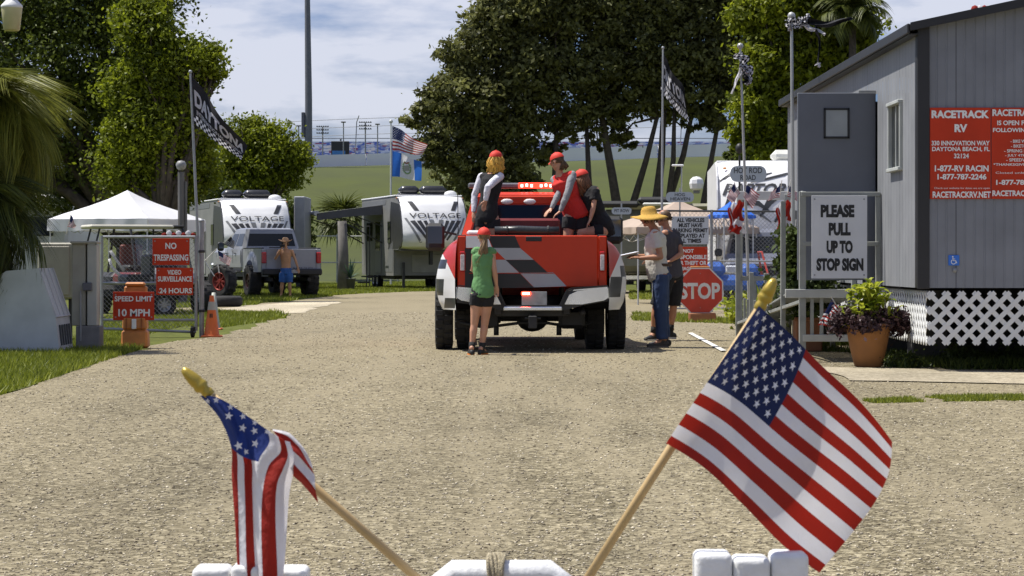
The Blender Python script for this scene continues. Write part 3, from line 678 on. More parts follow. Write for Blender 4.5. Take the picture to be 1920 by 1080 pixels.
def cab(t, paint, hw, y0, y1, zb, zr, z0=.55, inset=.22, rear_in=.14, front_in=.75, glass=True):
    """crew cab: lower box and tapering greenhouse"""
    def ring(hx, ya, yb, z, c=.10):
        return [(-hx + c, ya, z), (hx - c, ya, z), (hx, ya + c, z), (hx, yb - c, z), (hx - c, yb, z), (-hx + c, yb, z), (-hx, yb - c, z), (-hx, ya + c, z)]
    def loft(mb, rings):
        n = 8; vs = sum(rings, []); fs = [[i * n + j, i * n + (j + 1) % n, (i + 1) * n + (j + 1) % n, (i + 1) * n + j] for i in range(len(rings) - 1) for j in range(n)]
        fs.append([(len(rings) - 1) * n + j for j in range(n)]); fs.append(list(range(n))[::-1]); mb.add(vs, fs)
    mb = MB(); loft(mb, [ring(hw - .06, y0 + .02, y1 - .02, z0), ring(hw, y0, y1, z0 + .12), ring(hw, y0, y1, zb - .2), ring(hw - .03, y0, y1, zb)])
    mb.build('cab_body', paint, t)
    zh = zr - .13; f = 1.0
    mb = MB(); ti = inset; loft(mb, [ring(hw - .05, y0, y1 - .1, zb + .002), ring(hw - .05 - ti * .85, y0 + rear_in, y1 - front_in * .85, zh), ring(hw - .05 - ti, y0 + rear_in + .02, y1 - front_in, zr - .04), ring(hw - .17 - ti, y0 + rear_in + .14, y1 - front_in - .14, zr)])
    cb = mb.build('cab_roof', paint, t)
    def lerp(z): k = (z - zb) / (zh - zb); return hw - .05 - ti * .85 * k, y0 + rear_in * k, y1 - .1 - (front_in * .85 - .1) * k
    # rear window
    za, zc = zb + .09, zh - .05; h1, ya, yb = lerp(za); h2, yc, yd = lerp(zc); e = .008
    MB().add([(-h1 + .13, ya - e, za), (h1 - .13, ya - e, za), (h2 - .11, yc - e, zc), (-h2 + .11, yc - e, zc)], [[0, 1, 2, 3]]).add(
        [(-h1 + .13, ya + .02, za), (h1 - .13, ya + .02, za), (h2 - .11, yc + .02, zc), (-h2 + .11, yc + .02, zc)], [[0, 1, 2, 3]]).build('rear_window', GLS, t)
    MB().add([(-h1 + .12, yb + e, za), (h1 - .12, yb + e, za), (h2 - .08, yd + e, zc), (-h2 + .08, yd + e, zc)], [[3, 2, 1, 0]]).build('windscreen', GLS, t)
    for s in (-1, 1):
        for (a, b) in ((.08, .46), (.52, .92)):
            p = [(s * (h1 + e), ya + (yb - ya) * a, za), (s * (h1 + e), ya + (yb - ya) * b, za), (s * (h2 + e), yc + (yd - yc) * min(b, .9), zc), (s * (h2 + e), yc + (yd - yc) * a, zc)]
            MB().add(p, [[0, 1, 2, 3]]).build('side_window', GLS, t)
        for yy_ in (y0 + (y1 - y0) * .48, y0 + .12): MB().box((s * (hw + .001), yy_, (z0 + zb) / 2 + .1), (.012, .012, zb - z0 - .3)).build('door_seam', BLK, t)
        MB().box((s * (hw + .03), y0 + (y1 - y0) * .6, z0 - .02), (.16, (y1 - y0) * 1.0, .05), .02).build('running_board', BLK, t)
        for yy_ in (.40, .9): MB().box((s * (hw + .02), y0 + (y1 - y0) * yy_ - .15, zb - .14), (.03, .16, .035), .01).build('door_handle', BLK, t)
def mirror(t, s, x, y, z, w_=.27, h=.40, body=BLK):
    m = MB().box((s * x, y, z), (w_, .16, h), .05).build('side_mirror', body, t)
    MB().box((s * x, y - .083, z + .03), (w_ * .78, .006, h * .62), .02).build('mirror_glass', mat('mirror_glass', (.10, .12, .15), .08, metal=.6, var=0), m)
    MB().tube([(s * (x - .02), y + .02, z + .1), (s * (x - .3), y + .1, z + .04)], .018, 6).build('mirror_arm', BLK, m)

# ---- the red pickup --------------------------------------------------------
TP = 148.0
TRK = thing('pickup_truck', 'red dually pickup with white flared fenders and chequered tailgate, people in its bed', 'pickup truck', (38 / TP, F / TP, 0), R(1.1))
def tx(px): return (px - 998) / TP
def tz(py): return CH + (HZ - py) / TP
def z3(a, b): return (tx(780 + .4075 * a), tz(260 + .4075 * b))
def fender_mat(name, side, checks):
    m = bpy.data.materials.new(name); m.use_nodes = True; N = m.node_tree.nodes; L = m.node_tree.links
    b = N['Principled BSDF']; b.inputs['Roughness'].default_value = .3; b.inputs['Coat Weight'].default_value = .3
    co = N.new('ShaderNodeTexCoord'); sp = N.new('ShaderNodeSeparateXYZ'); L.new(co.outputs['Object'], sp.inputs[0])
    def M(op, a, b_):
        n = N.new('ShaderNodeMath'); n.operation = op
        for i, q in enumerate((a, b_)):
            if isinstance(q, (int, float)): n.inputs[i].default_value = q
            elif q is not None: L.new(q, n.inputs[i])
        return n.outputs[0]
    ax = M('ABSOLUTE', sp.outputs[0], None); z = sp.outputs[2]
    red = M('LESS_THAN', ax, M('ADD', M('MULTIPLY', M('SUBTRACT', z, .92), .49), .975))
    dk = None
    for (x0, x1, za, zb, k) in checks:       # slanted rectangles
        xs = M('ADD', ax, M('MULTIPLY', z, k))
        q = M('MULTIPLY', M('MULTIPLY', M('GREATER_THAN', xs, x0 + k * za), M('LESS_THAN', xs, x1 + k * za)), M('MULTIPLY', M('GREATER_THAN', z, za), M('LESS_THAN', z, zb)))
        dk = q if dk is None else M('MAXIMUM', dk, q)
    m1 = N.new('ShaderNodeMix'); m1.data_type = 'RGBA'; m1.inputs[6].default_value = (.76, .76, .75, 1); m1.inputs[7].default_value = (.50, .028, .014, 1); L.new(red, m1.inputs[0])
    m2 = N.new('ShaderNodeMix'); m2.data_type = 'RGBA'; L.new(m1.outputs[2], m2.inputs[6]); m2.inputs[7].default_value = (.035, .035, .038, 1); L.new(dk, m2.inputs[0])
    L.new(m2.outputs[2], b.inputs['Base Color']); return m
FR = fender_mat('fender_wrap_right', 1, [(.965, 1.13, .70, .96, -.12), (1.14, 1.3, .96, 1.10, .1)])
FL = fender_mat('fender_wrap_left', -1, [(1.13, 1.3, .72, .93, .05), (.98, 1.12, .56, .69, .1), (1.1, 1.3, 1.06, 1.18, .2)])
def Bz(z):
    if z > 1.44: return 0
    k = [(1.44, 0), (1.40, .07), (1.34, .135), (1.24, .20), (1.10, .25), (.95, .275), (.78, .272), (.64, .24), (.5, .17)]
    for i in range(len(k) - 1):
        if z <= k[i][0] and z >= k[i + 1][0]:
            q = (k[i][0] - z) / (k[i][0] - k[i + 1][0]); return k[i][1] + (k[i + 1][1] - k[i][1]) * q
    return .17
for s, fm in ((-1, FL), (1, FR)):
    mb = MB(); mb.smooth = True
    def fs_(u, v):
        y = 2.15 * u ** 1.2; z = 1.47 - .93 * v; bl = ss(-.12, .42, y) * (1 - ss(1.75, 2.12, y))
        return (s * (.945 + Bz(z) * bl), y + .0, z)
    mb.grid(fs_, 60, 36, skip=lambda u, v: math.hypot(2.15 * u ** 1.2 - 1.15, 1.47 - .93 * v - .42) < .52)
    p = []
    for k in range(25):
        a = math.pi * (k / 24) ; yy_ = 1.15 - .52 * math.cos(a); zz = .42 + .52 * math.sin(a)
        p.append((yy_, zz))
    def arch(u, v):
        k = min(23, int(u * 24)); q = u * 24 - k; yy_ = p[k][0] * (1 - q) + p[k + 1][0] * q; zz = max(.54, p[k][1] * (1 - q) + p[k + 1][1] * q)
        bl = ss(-.12, .42, yy_) * (1 - ss(1.75, 2.12, yy_)); return (s * ((.945 + Bz(zz) * bl + .015) * (1 - v) + .70 * v), yy_, zz)
    o = mb.build('fender', fm, TRK)
    ml = MB(); ml.smooth = True; ml.grid(arch, 24, 3); ml.build('wheel_arch_liner', BLK, TRK)
    # corner post and lamp
    MB().box((s * .893, .10, 1.15), (.104, .20, .66), .012).build('corner_post', RED, TRK)
    tl = MB().box((s * .885, -.012, 1.155), (.075, .06, .26), .015).build('tail_light', TRED, TRK)
    MB().box((s * .885, -.046, 1.14), (.052, .012, .20), .005).build('lamp_lens', TAIL, tl)
    MB().box((s * .892, 1.1, 1.484), (.10, 2.1, .02), .006).build('bed_rail_cap', BLK, TRK)
    MB().box((s * .85, 1.1, 1.2), (.02, 2.0, .54)).build('bed_inner_wall', RED, TRK)
    MB().lathe([(.001, -.003), (.018, -.003), (.018, .003), (.001, .003)], (s * 1.195, .38, .80), 'Y', 10).build('side_marker', TRED, TRK)
MB().box((0, 1.1, .92), (1.66, 2.1, .04)).build('bed_floor', BLK, TRK)
MB().box((0, 2.1, 1.2), (1.72, .04, .56)).build('bed_front_wall', RED, TRK)
tg = MB().box((0, 0.035, 1.158), (1.665, .07, .655), .012).build('tailgate', RED, TRK)
MB().prism([(-.80, 1.00), (.80, 1.00), (.80, 1.012), (-.80, 1.012)], -.004, .002).build('tailgate_crease', RED, tg)
MB().box((0.02, -.002, 1.44), (.20, .012, .06), .01).build('tailgate_handle', BLK, tg)
def decal(pts, m, nm, y=-.004):
    poly = [z3(*q) for q in pts]; MB().prism(poly, y, y + .003).build(nm, m, tg)
decal([(330, 447), (455, 447), (480, 503), (355, 503)], BLKD, 'black_stripe')
decal([(355, 503), (478, 503), (541, 557), (412, 557)], GRYD, 'grey_check')
decal([(412, 558), (543, 558), (606, 616), (476, 616)], BLKD, 'black_check', -.0045)
decal([(300, 557), (411, 557), (475, 618), (350, 618)], GRYD, 'grey_check')
decal([(478, 617), (631, 615), (693, 679), (543, 684)], GRYD, 'grey_check')
decal([(300, 620), (477, 619), (542, 686), (300, 688)], BLKD, 'black_stripe')
decal([(225, 505), (298, 505), (298, 688), (225, 688)], BLKD, 'black_stripe')
decal([(230, 447), (328, 447), (350, 502), (230, 502)], WHT, 'white_check')
# bumper
bp = [(-.955, .835), (-.50, .800), (-.42, .775), (-.34, .60), (.34, .60), (.42, .775), (.50, .800), (.955, .845)]
lo = [(.955, .655), (.62, .60), (.40, .54), (-.40, .54), (-.62, .60), (-.955, .635)]
bpo = MB().prism([(a, b) for a, b in bp] + lo, -.20, .02).build('bumper', DST, TRK)
for s in (-1, 1):
    q = [(s * .945, .825), (s * .56, .782), (s * .46, .735), (s * .40, .615), (s * .62, .615), (s * .90, .665), (s * .955, .70)]
    mb = MB(); mb.prism(q, -.235, -.19); mb.prism([(s * .94, .835), (s * .52, .80), (s * .50, .785), (s * .94, .815)], -.225, -.05)
    mb.build('chrome_end', CHR, bpo)
    mb = MB(); mb.prism([(s * .33, .59), (s * .36, .59), (s * .445, .785), (s * .50, .81), (s * .94, .845), (s * .94, .858), (s * .49, .826), (s * .425, .80)], -.222, -.19); mb.build('step_trim', BLK, bpo)
    MB().box((s * .955, -.08, .755), (.02, .24, .15), .01).build('bumper_cap', CHR, bpo)
MB().box((0, -.235, .56), (.74, .03, .05), .01).build('chrome_lip', CHR, bpo)
pl = MB().box((.02, -.222, .69), (.315, .006, .17), .004).build('licence_plate', mat('plate', (.34, .35, .36), .45, var=.2, vscale=12), bpo)
lg = MB().box((-.085, -.245, .752), (.12, .03, .05), .012).build('rear_strobe', mat('strobe_lit', (.8, .03, .02), .3, emit=(1, .05, .02), estr=5), TRK)
MB().box((-.108, -.262, .752), (.036, .008, .026), .004).build('strobe_lens', mat('strobe_core', (1, .7, .5), .3, emit=(1, .62, .45), estr=9), lg)
MB().box((-.062, -.262, .752), (.036, .008, .026), .004).build('strobe_lens', MATS['strobe_core'], lg)
# underbody; spare tyre and dark boxes added to block light passing under the truck
mb = MB(); mb.smooth = True; mb.lathe([(.20, -.09), (.33, -.11), (.38, -.06), (.38, .06), (.33, .11), (.20, .09), (.20, -.09)], (.02, .62, .60), 'Z', 28); mb.build('spare_tyre', RUB, TRK)
MB().box((-.1, 2.7, .52), (.8, 1.4, .34), .06).build('fuel_tank', BLK, TRK); MB().box((.0, 4.9, .5), (1.0, 1.0, .4), .08).build('engine_sump', BLK, TRK)
mb = MB()
for s in (-1, 1): mb.box((s * .43, 2.4, .56), (.09, 5.0, .16), .01)
mb.box((0, 0.0, .52), (.9, .1, .12), .01); mb.box((0, 3, .62), (1.2, 3.0, .16), .03); mb.build('chassis_frame', DST, TRK)
mb = MB(); mb.smooth = True; mb.tube([(-.95, 1.15, .42), (.95, 1.15, .42)], .055, 10); mb.ball((.03, 1.13, .40), (.21, .20, .17), 16); mb.build('rear_axle', DST, TRK)
mb = MB(); mb.box((0, -.05, .44), (.09, .3, .09), .01); mb.box((0, -.20, .39), (.11, .06, .16), .01); mb.tube([(-.10, -.2, .44), (.10, -.2, .44)], .014, 6); mb.build('tow_hitch', DST, TRK)
mb = MB(); mb.smooth = True
mb.tube([(-.95, .75, .37), (-.6, .62, .30), (-.15, .6, .36), (.2, .6, .36), (.6, .62, .30), (.8, .75, .37)], .022, 6)
for x in (-.45, .36): mb.tube([(x, .6, .36), (x, .6, .20)], .035, 7)
mb.build('anti_roll_bar', DST, TRK)
for s in (-1, 1):
    mb = MB(); mb.box((s * .50, 1.15, .60), (.07, 1.2, .05), .01); mb.tube([(s * .42, .95, .36), (s * .40, .75, .85)], .035, 8); mb.build('leaf_spring', DST, TRK)
mb = MB(); mb.smooth = True; mb.tube([(.66, 2.2, .5), (.64, .2, .52), (.64, -.02, .50)], .04, 10); mb.build('exhaust_pipe', DST, TRK)
MB().box((.52, .45, .42), (.34, .2, .26), .05).build('mud_flap', BLK, TRK)
MB().box((-.60, .35, .45), (.34, .04, .26), .01).build('mud_flap', BLK, TRK)
for s in (-1, 1):
    wheel(TRK, (s * 1.125, 1.15, .425), .425, .235, side=s); wheel(TRK, (s * .845, 1.15, .425), .425, .235, side=s); wheel(TRK, (s * .88, 4.95, .425), .425, .25, side=s)
cab(TRK, RED, .98, 2.2, 4.45, 1.40, 2.10, inset=.20, rear_in=.12)
mb = MB(); mb.box((0, 5.25, 1.0), (1.9, 1.7, .75), .14); mb.build('bonnet', RED, TRK)
for s in (-1, 1): MB().box((s * .91, 5.0, 1.0), (.18, 1.6, .62), .07).build('front_wing', WHT, TRK)
mb = MB().box((0, 6.12, .65), (1.95, .2, .3), .06).build('front_bumper', CHR, TRK)
mirror(TRK, -1, 1.28, 4.15, 1.50); mirror(TRK, 1, 1.28, 4.15, 1.60)
hd = MB().box((-.10, 2.325, 1.985), (1.30, .05, .13), .02).build('roof_header', RED, TRK)
for x in (-.28, .03): MB().ball((x, 2.29, 1.965), (.085, .03, .04), 12).build('cargo_lamp', mat('cargo_lamp', (.75, .72, .70), .25), TRK)
lb = MB().box((0, 2.75, 2.195), (1.62, .22, .075), .02).build('light_bar', mat('lightbar_grey', (.16, .16, .18), .3), TRK)
lr = MB().box((.16, 2.63, 2.195), (.56, .03, .078), .008).build('lit_red_strip', mat('lightbar_red', (.8, .03, .02), .3, emit=(1, .045, .02), estr=2.2), lb)
for k in range(8):
    if k == 3: continue
    MB().box((-.07 + k * .066, 2.612, 2.195 + (.004 if k % 2 else -.004)), (.034, .008, .040), .006).build('lit_led', mat('led_white', (1, .85, .8), .3, emit=(1, .82, .75), estr=2.2), lr)
text('G', .26, .33, 1.60, 1.675, 2.19, LTX, TRK, .03)
MB().tube([(-.95, 5.2, 1.3), (-.96, 5.15, 2.2)], .006, 5).build('antenna', BLK, TRK)
MB().box((-.68, .25, 1.515), (.30, .40, .07), .025).build('bed_step_pad', WHT, TRK)

# things lying in the bed
o = MB().box((0, 0, .18), (.86, .48, .36), .03).build('cargo_box', mat('cargo_box_red', (.17, .012, .012), .35, var=.15)); o.location = (.20, F / TP + 1.35, 1.36)
tag(o, 'dark red storage box at the front of the truck bed', 'storage box')
t = thing('rolled_mat', 'black rolled bed cover lying along the top of the tailgate', 'bed cover', (tx(1003) * 0 + .24, F / TP + .12, 1.545))
mb = MB(); mb.smooth = True; mb.tube([(-.46, 0, 0), (-.15, 0, .006), (.2, 0, -.004), (.36, 0, 0)], [(.052, .055), (.058, .06), (.057, .058), (.05, .055)], 14); mb.build('roll', mat('vinyl_black', (.02, .022, .024), .35, bump=.3, bscale=18), t)
for x in (-.3, .22): MB().lathe([(.061, -.015), (.064, -.01), (.064, .01), (.061, .015)], (x, 0, 0), 'X', 16).build('strap', BLK, t)

# ---- silver lifted pickup ---------------------------------------------------
SILV = mat('paint_silver', (.27, .28, .31), .35, metal=.1, coat=.3, var=.05)
SP = thing('pickup_truck', 'silver lifted crew cab pickup on big mud tyres behind the shirtless man', 'pickup truck', W(546, 485 + 1.19 * 61, 61), R(21))
SP.location.z = 0
for s in (-1, 1):
    mb = MB(); mb.smooth = True
    def f2(u, v):
        y = 2.2 * u; z = 1.50 - .72 * v; bl = max(0, 1 - ((math.hypot(y - 1.15, (z - .62))) / .78) ** 6)
        return (s * (.96 + .07 * bl - .02 * (1 - v)), y, z)
    mb.grid(f2, 44, 24, skip=lambda u, v: math.hypot(2.2 * u - 1.15, 1.5 - .72 * v - .60) < .55); mb.build('bed_side', SILV, SP)
    MB().box((s * .87, .05, 1.14), (.17, .1, .70), .02).build('corner_post', SILV, SP)
    MB().box((s * .87, -.02, 1.22), (.15, .08, .34), .02).build('tail_light', TRED, SP)
    MB().box((s * .90, 1.1, 1.515), (.10, 2.15, .03), .01).build('bed_rail_cap', BLK, SP)
    MB().box((s * .60, 1.7, .55), (.10, 3.2, .12), .01).build('frame_rail', DST, SP)
rr = mat('rim_black_red', (.05, .02, .02), .35, metal=.5, var=.1)
for s in (-1, 1):
    for y in (1.15, 4.95): wheel(SP, (s * .92, y, .50), .50, .38, rr, side=s, tread=16, rimr=.5)
tg2 = MB().box((0, .02, 1.16), (1.58, .06, .66), .015).build('tailgate', SILV, SP)
text('SUPER DUTY', .05, .70, .87, .93, -.012, mat('script_grey', (.07, .07, .08), .4), tg2, .01)
MB().box((0, -.012, 1.30), (.28, .01, .09), .01).build('tailgate_handle', BLK, tg2)
MB().box((0, -.08, .78), (1.9, .2, .20), .04).build('bumper', BLK, SP); MB().box((0, -.19, .80), (.34, .01, .11), .005).build('licence_plate', MATS['plate'], SP)
MB().box((0, 1.1, .95), (1.7, 2.1, .05)).build('bed_floor', BLK, SP); MB().box((0, 2.18, 1.2), (1.76, .04, .6)).build('bed_front_wall', SILV, SP)
mb = MB(); mb.smooth = True; mb.tube([(-.9, 1.15, .5), (.9, 1.15, .5)], .06, 8); mb.ball((0, 1.15, .5), .2, 12); mb.build('rear_axle', DST, SP)
cab(SP, SILV, .98, 2.25, 4.5, 1.50, 2.16, z0=.80, inset=.16, rear_in=.10)
MB().box((0, 5.3, 1.18), (1.9, 1.7, .7), .14).build('bonnet', SILV, SP); MB().box((0, 6.2, .9), (1.95, .2, .3), .05).build('front_bumper', CHR, SP)
mirror(SP, -1, 1.18, 4.1, 1.58, .2, .3); mirror(SP, 1, 1.18, 4.1, 1.58, .2, .3)
MB().box((-.4, .0, 1.535), (2.4 * .0 + .6, .06, .03), .01).build('tailgate_cap', BLK, SP)

# spare tyre and block beside it
t = thing('spare_wheel', 'big mud tyre with red spokes leaning by the silver pickup front', 'wheel', W(417, 562, 66), R(12)); t.location.z = 0
wheel(t, (0, 0, .54), .47, .32, mat('rim_red_spokes', (.25, .03, .02), .4, metal=.3), side=-1, tread=16)
t.rotation_euler = (0, 0, R(50))
t = thing('tyre', 'flat lying black tyre below the mud tyre near the traffic cone', 'tyre', W(420, 575, 76)); t.location.z = 0.01
mb = MB(); mb.smooth = True; mb.lathe([(.25, .02), (.40, 0), (.46, .06), (.46, .2), (.40, .26), (.25, .24), (.25, .02)], n=28); mb.build('tyre_wall', RUB, t)

# ---- fifth wheel trailers ---------------------------------------------------
M_TRW = mat('trailer_white', (.74, .74, .74), .35, var=.04, vscale=1.5); M_TRG = mat('trailer_grey', (.19, .19, .178), .5, var=.12, vscale=1.5)
M_TRD = mat('trailer_dark', (.035, .035, .037), .35, var=.1); M_GRL = mat('graphic_grey', (.16, .165, .17), .4, var=.05)
PROF = [(.95, 1.62), (.25, 1.72), (.04, 1.95), (.0, 2.25), (.12, 2.6), (.42, 3.1), (.80, 3.5), (1.25, 3.74), (2.2, 3.84)]
def capy(z, prof=PROF):
    for i in range(len(prof) - 1):
        if prof[i][1] <= z <= prof[i + 1][1]:
            k = (z - prof[i][1]) / (prof[i + 1][1] - prof[i][1]); return prof[i][0] + (prof[i + 1][0] - prof[i][0]) * k
    return prof[-1][0] if z > prof[-1][1] else prof[0][0]
def capp(x, z, off=.015, hw=1.24, prof=PROF): return (x, capy(z, prof) + .45 * (abs(x) / hw) ** 4 - off, z)
def drape(parent, pts, m, nm, prof=PROF, hw=1.24, off=.02):
    """flat polygon on the cap, cut into strips so that it follows the curve"""
    import bmesh
    bmm = bmesh.new(); vs = [bmm.verts.new((p[0], 0, p[1])) for p in pts]; bmm.faces.new(vs)
    for zc in [1.9 + .16 * i for i in range(12)]: bmesh.ops.bisect_plane(bmm, geom=bmm.verts[:] + bmm.edges[:] + bmm.faces[:], plane_co=(0, 0, zc), plane_no=(0, 0, 1))
    for xc in [-1.1 + .2 * i for i in range(12)]: bmesh.ops.bisect_plane(bmm, geom=bmm.verts[:] + bmm.edges[:] + bmm.faces[:], plane_co=(xc, 0, 0), plane_no=(1, 0, 0))
    for v in bmm.verts: v.co = capp(v.co.x, v.co.z, off, hw, prof)
    me = bpy.data.meshes.new(nm); bmm.to_mesh(me); bmm.free(); return link(nm, me, m, parent)
def drape_text(s, x0, x1, z0, z1, m, parent, bold=.02, prof=PROF, hw=1.24, shear=0):
    o = text(s, x0, x1, z0, z1, 0, m, parent, bold, 0, shear=shear); me = o.data
    for v in me.vertices: v.co = capp(v.co.x, v.co.z, .026, hw, prof)
    return o
def trailer(label, loc, rz, awning=False, L_=11.0, door=True):
    t = thing('travel_trailer', label, 'trailer', loc, rz, 'dark sided fifth wheel trailers with white V graphic caps'); hw = 1.24
    mb = MB(); mb.smooth = True
    mb.grid(lambda u, v: (lambda x, q: capp(x, q[1], 0) if 0 else (x, q[0] + .45 * (abs(x) / hw) ** 4, q[1]))(-hw + 2 * hw * u, (lambda k, f: (PROF[k][0] * (1 - f) + PROF[k + 1][0] * f, PROF[k][1] * (1 - f) + PROF[k + 1][1] * f))(min(7, int(v * 8)), v * 8 - min(7, int(v * 8)))), 16, 24)
    c = mb.build('front_cap', M_TRW, t)
    # side walls: nose part and the body behind it
    side = [(.47, 1.95), (.45, 2.25), (.57, 2.6), (.87, 3.1), (1.25, 3.5), (1.7, 3.74), (2.65, 3.82), (L_, 3.82), (L_, .55), (2.6, .55), (2.6, 1.62), (1.4, 1.62)]
    for s in (-1, 1): MB().prism(side, s * hw - .02, s * hw + .02, 'X').build('side_wall', M_TRG, t)
    MB().box((0, L_, 2.2), (2 * hw, .04, 3.3)).build('rear_wall', M_TRG, t)
    MB().box((0, (L_ + 2) / 2, 3.83), (2 * hw + .1, L_ - 1.9, .06), .02).build('roof', M_TRW, t)
    MB().box((0, 2.62, 1.1), (2 * hw - .04, .05, 1.1), .02).build('lower_front', M_TRG, t)
    lf = MB().box((.2, 2.58, 1.05), (1.5, .03, .75), .04).build('storage_hatch', mat('hatch_tan', (.26, .26, .235), .5), t)
    MB().box((0, 1.8, 1.60), (2 * hw, 1.7, .05)).build('nose_underside', M_TRD, t)
    MB().box((0, 1.5, 1.3), (.12, .3, .6), .02).build('hitch_pin_box', DST, t)
    for s in (-1, 1):
        MB().box((s * .9, 2.4, .55), (.1, .1, 1.1), .01).build('landing_leg', DST, t); MB().box((s * .9, 2.4, .02), (.25, .25, .04)).build('leg_foot', DST, t)
        MB().prism([(.50, 1.90), (.48, 2.25), (.60, 2.6), (.90, 3.1), (1.27, 3.48), (3.2, 3.60), (3.9, 1.66), (1.45, 1.66)], s * (hw + .022), s * (hw + .028), 'X').build('dark_nose_panel', M_TRD, t)
        MB().tube([(s * (hw - .01), capy(z) + .45 + .02, z) for z in (1.95, 2.25, 2.6, 3.1, 3.5, 3.7)], .035, 6).build('cap_trim', M_TRD, t)
        MB().box((s * (hw + .01), 1.75, 3.72), (.1, .1, .06), .02).build('marker_lamp', mat('amber_lens', (.6, .22, .03), .3), t)
        drape(t, [(s * .78, 3.2), (s * .60, 3.2), (s * .80, 3.58), (s * .98, 3.58)], M_TRD, 'front_window')
    # V shaped wing graphic
    for s in (-1, 1):
        for (a, b, c_, d) in ((.98, .80, .42, .34), (.74, .58, .28, .20), (.50, .37, .15, .08)):
            drape(t, [(s * a, 2.78), (s * b, 2.80), (s * d, 2.02), (s * (d + .05), 1.98)], M_TRD, 'graphic_stripe')
        drape(t, [(s * .28, 2.82), (s * .10, 2.82), (s * .0 + s * .02, 2.35), (s * .06, 2.10)], M_GRL, 'graphic_stripe')
        drape(t, [(s * 1.16, 2.9), (s * 1.08, 2.9), (s * .56, 1.9), (s * .66, 1.9)], M_GRL, 'graphic_stripe')
    drape_text('VOLTAGE', -.98, .98, 2.90, 3.10, M_TRD, t, .0)
    # side windows and door (left side faces the drive)
    if door:
        MB().box((-hw - .035, 3.6, 2.35), (.03, .7, .9), .02).build('side_window', GLS, t)
        d = MB().box((-hw - .03, 6.4, 1.75), (.04, 1.5, 2.2), .02).build('entry_door', mat('door_tan', (.24, .24, .22), .5), t)
        MB().box((-hw - .055, 6.4, 2.2), (.02, 1.2, 1.2), .02).build('door_window', GLS, d)
        MB().box((-hw - .03, 8.8, 2.4), (.03, 1.5, .8), .02).build('side_window', GLS, t)
        MB().prism([(2.8, .7), (4.8, .7), (3.4, 1.8), (2.7, 2.0)], -hw - .028, -hw - .022, 'X').build('graphic_swoosh', M_GRL, t)
        MB().prism([(4.6, 3.5), (10.9, 3.5), (10.9, 3.7), (4.4, 3.7)], -hw - .028, -hw - .022, 'X').build('graphic_band', M_GRL, t)
    for s in (-1, 1):
        for y in (7.4, 8.4): wheel(t, (s * 1.08, y, .38), .38, .22, side=s, tread=12)
    MB().box((0, 7, .5), (2.2, 7, .2)).build('chassis_frame', DST, t)
    for (x, y, sc) in ((-.55, 3.4, 1), (.35, 3.2, 1)):
        mb = MB(); mb.smooth = True; mb.box((x, y, 4.08), (1.0 if x > 0 else .75, .75, .36), .14); mb.box((x, y, 3.9), (1.05 if x > 0 else .8, .8, .1), .03)
        mb.build('air_conditioner', mat('ac_black', (.03, .03, .032), .25), t)
    MB().ball((.95, 2.6, 3.9), (.25, .25, .16), 14).build('roof_vent', M_TRW, t)
    if awning:
        a = MB().add([(-hw - .03, 5.4, 3.5), (-hw - .03, 10.6, 3.5), (-hw - 2.6, 10.6, 3.15), (-hw - 2.6, 5.4, 3.15)], [[0, 1, 2, 3]]).add(
            [(-hw - .03, 5.4, 3.48), (-hw - .03, 10.6, 3.48), (-hw - 2.6, 10.6, 3.13), (-hw - 2.6, 5.4, 3.13)], [[3, 2, 1, 0]]).build('awning', mat('awning_grey', (.10, .10, .105), .8), t)
        MB().prism([(-hw - .03, 3.48), (-hw - 2.6, 3.13), (-hw - 2.6, 2.85), (-hw - 1.2, 3.02), (-hw - .03, 3.1)], 5.30, 5.36).build('awning_skirt', MATS['awning_grey'], a)
        MB().tube([(-hw - 2.6, 5.3, 3.14), (-hw - 2.6, 10.7, 3.14)], .11, 10).build('awning_roller', mat('roller_white', (.5, .5, .5), .5), a)
        for y in (5.45, 10.55):
            MB().tube([(-hw, y, 1.9), (-hw - 1.4, y, 2.7), (-hw - 2.55, y, 3.1)], .03, 6).build('awning_arm', M_TRD, a); MB().tube([(-hw, y, 2.6), (-hw - 1.5, y, 3.2)], .025, 6).build('awning_arm', M_TRD, a)
        mb = MB()
        for y in (4.2, 5.0): mb.tube([(-hw - .7, y, 0), (-hw - .7, y, 2.6)], .02, 5)
        mb.tube([(-hw - .7, 4.2, 2.6), (-hw - .7, 5.0, 2.6)], .02, 5); mb.box((-hw - .35, 6.4, .5), (.6, .8, .06)); mb.box((-hw - .6, 6.4, .25), (.4, .8, .06)); mb.build('door_steps', DST, t)
    return t
def fit(t, k=.95): t.location.z = 0; t.scale = (1.03, .8, k); return t
fit(trailer('right black and white trailer with its awning arms open, behind the flagpole', W(820, 536, 49), R(14), True))
fit(trailer('left black and white trailer standing behind the silver pickup cab', W(486, 536, 50), R(16), False, door=True), .90)
o = thing('slide_out_room', 'pale grey trailer corner showing right of the left trailer cap', 'trailer', W(557, 536, 49.0)); o.location.z = 0; o.location.y += 1
MB().box((0, 1.5, 2.3), (.42, 3, 2.6), .03).build('side_wall', mat('slide_grey', (.30, .31, .33), .5), o); MB().box((.02, 0, .6), (.3, .1, 1.0), .02).build('support_leg', DST, o)

# trailer at the far left, only its corner shows over the canopy
o = thing('travel_trailer', 'pale trailer half hidden behind the palm and the white canopy', 'trailer', W(70, 520, 60)); o.location.z = 0
MB().box((0, 3, 1.9), (1.9, 6, 2.6), .1).build('side_wall', M_TRW, o); MB().box((0, -.03, 2.2), (1.0, .04, .6), .03).build('front_window', GLS, o); MB().box((0, 3, .4), (1.6, 5.5, .4)).build('chassis_frame', DST, o)

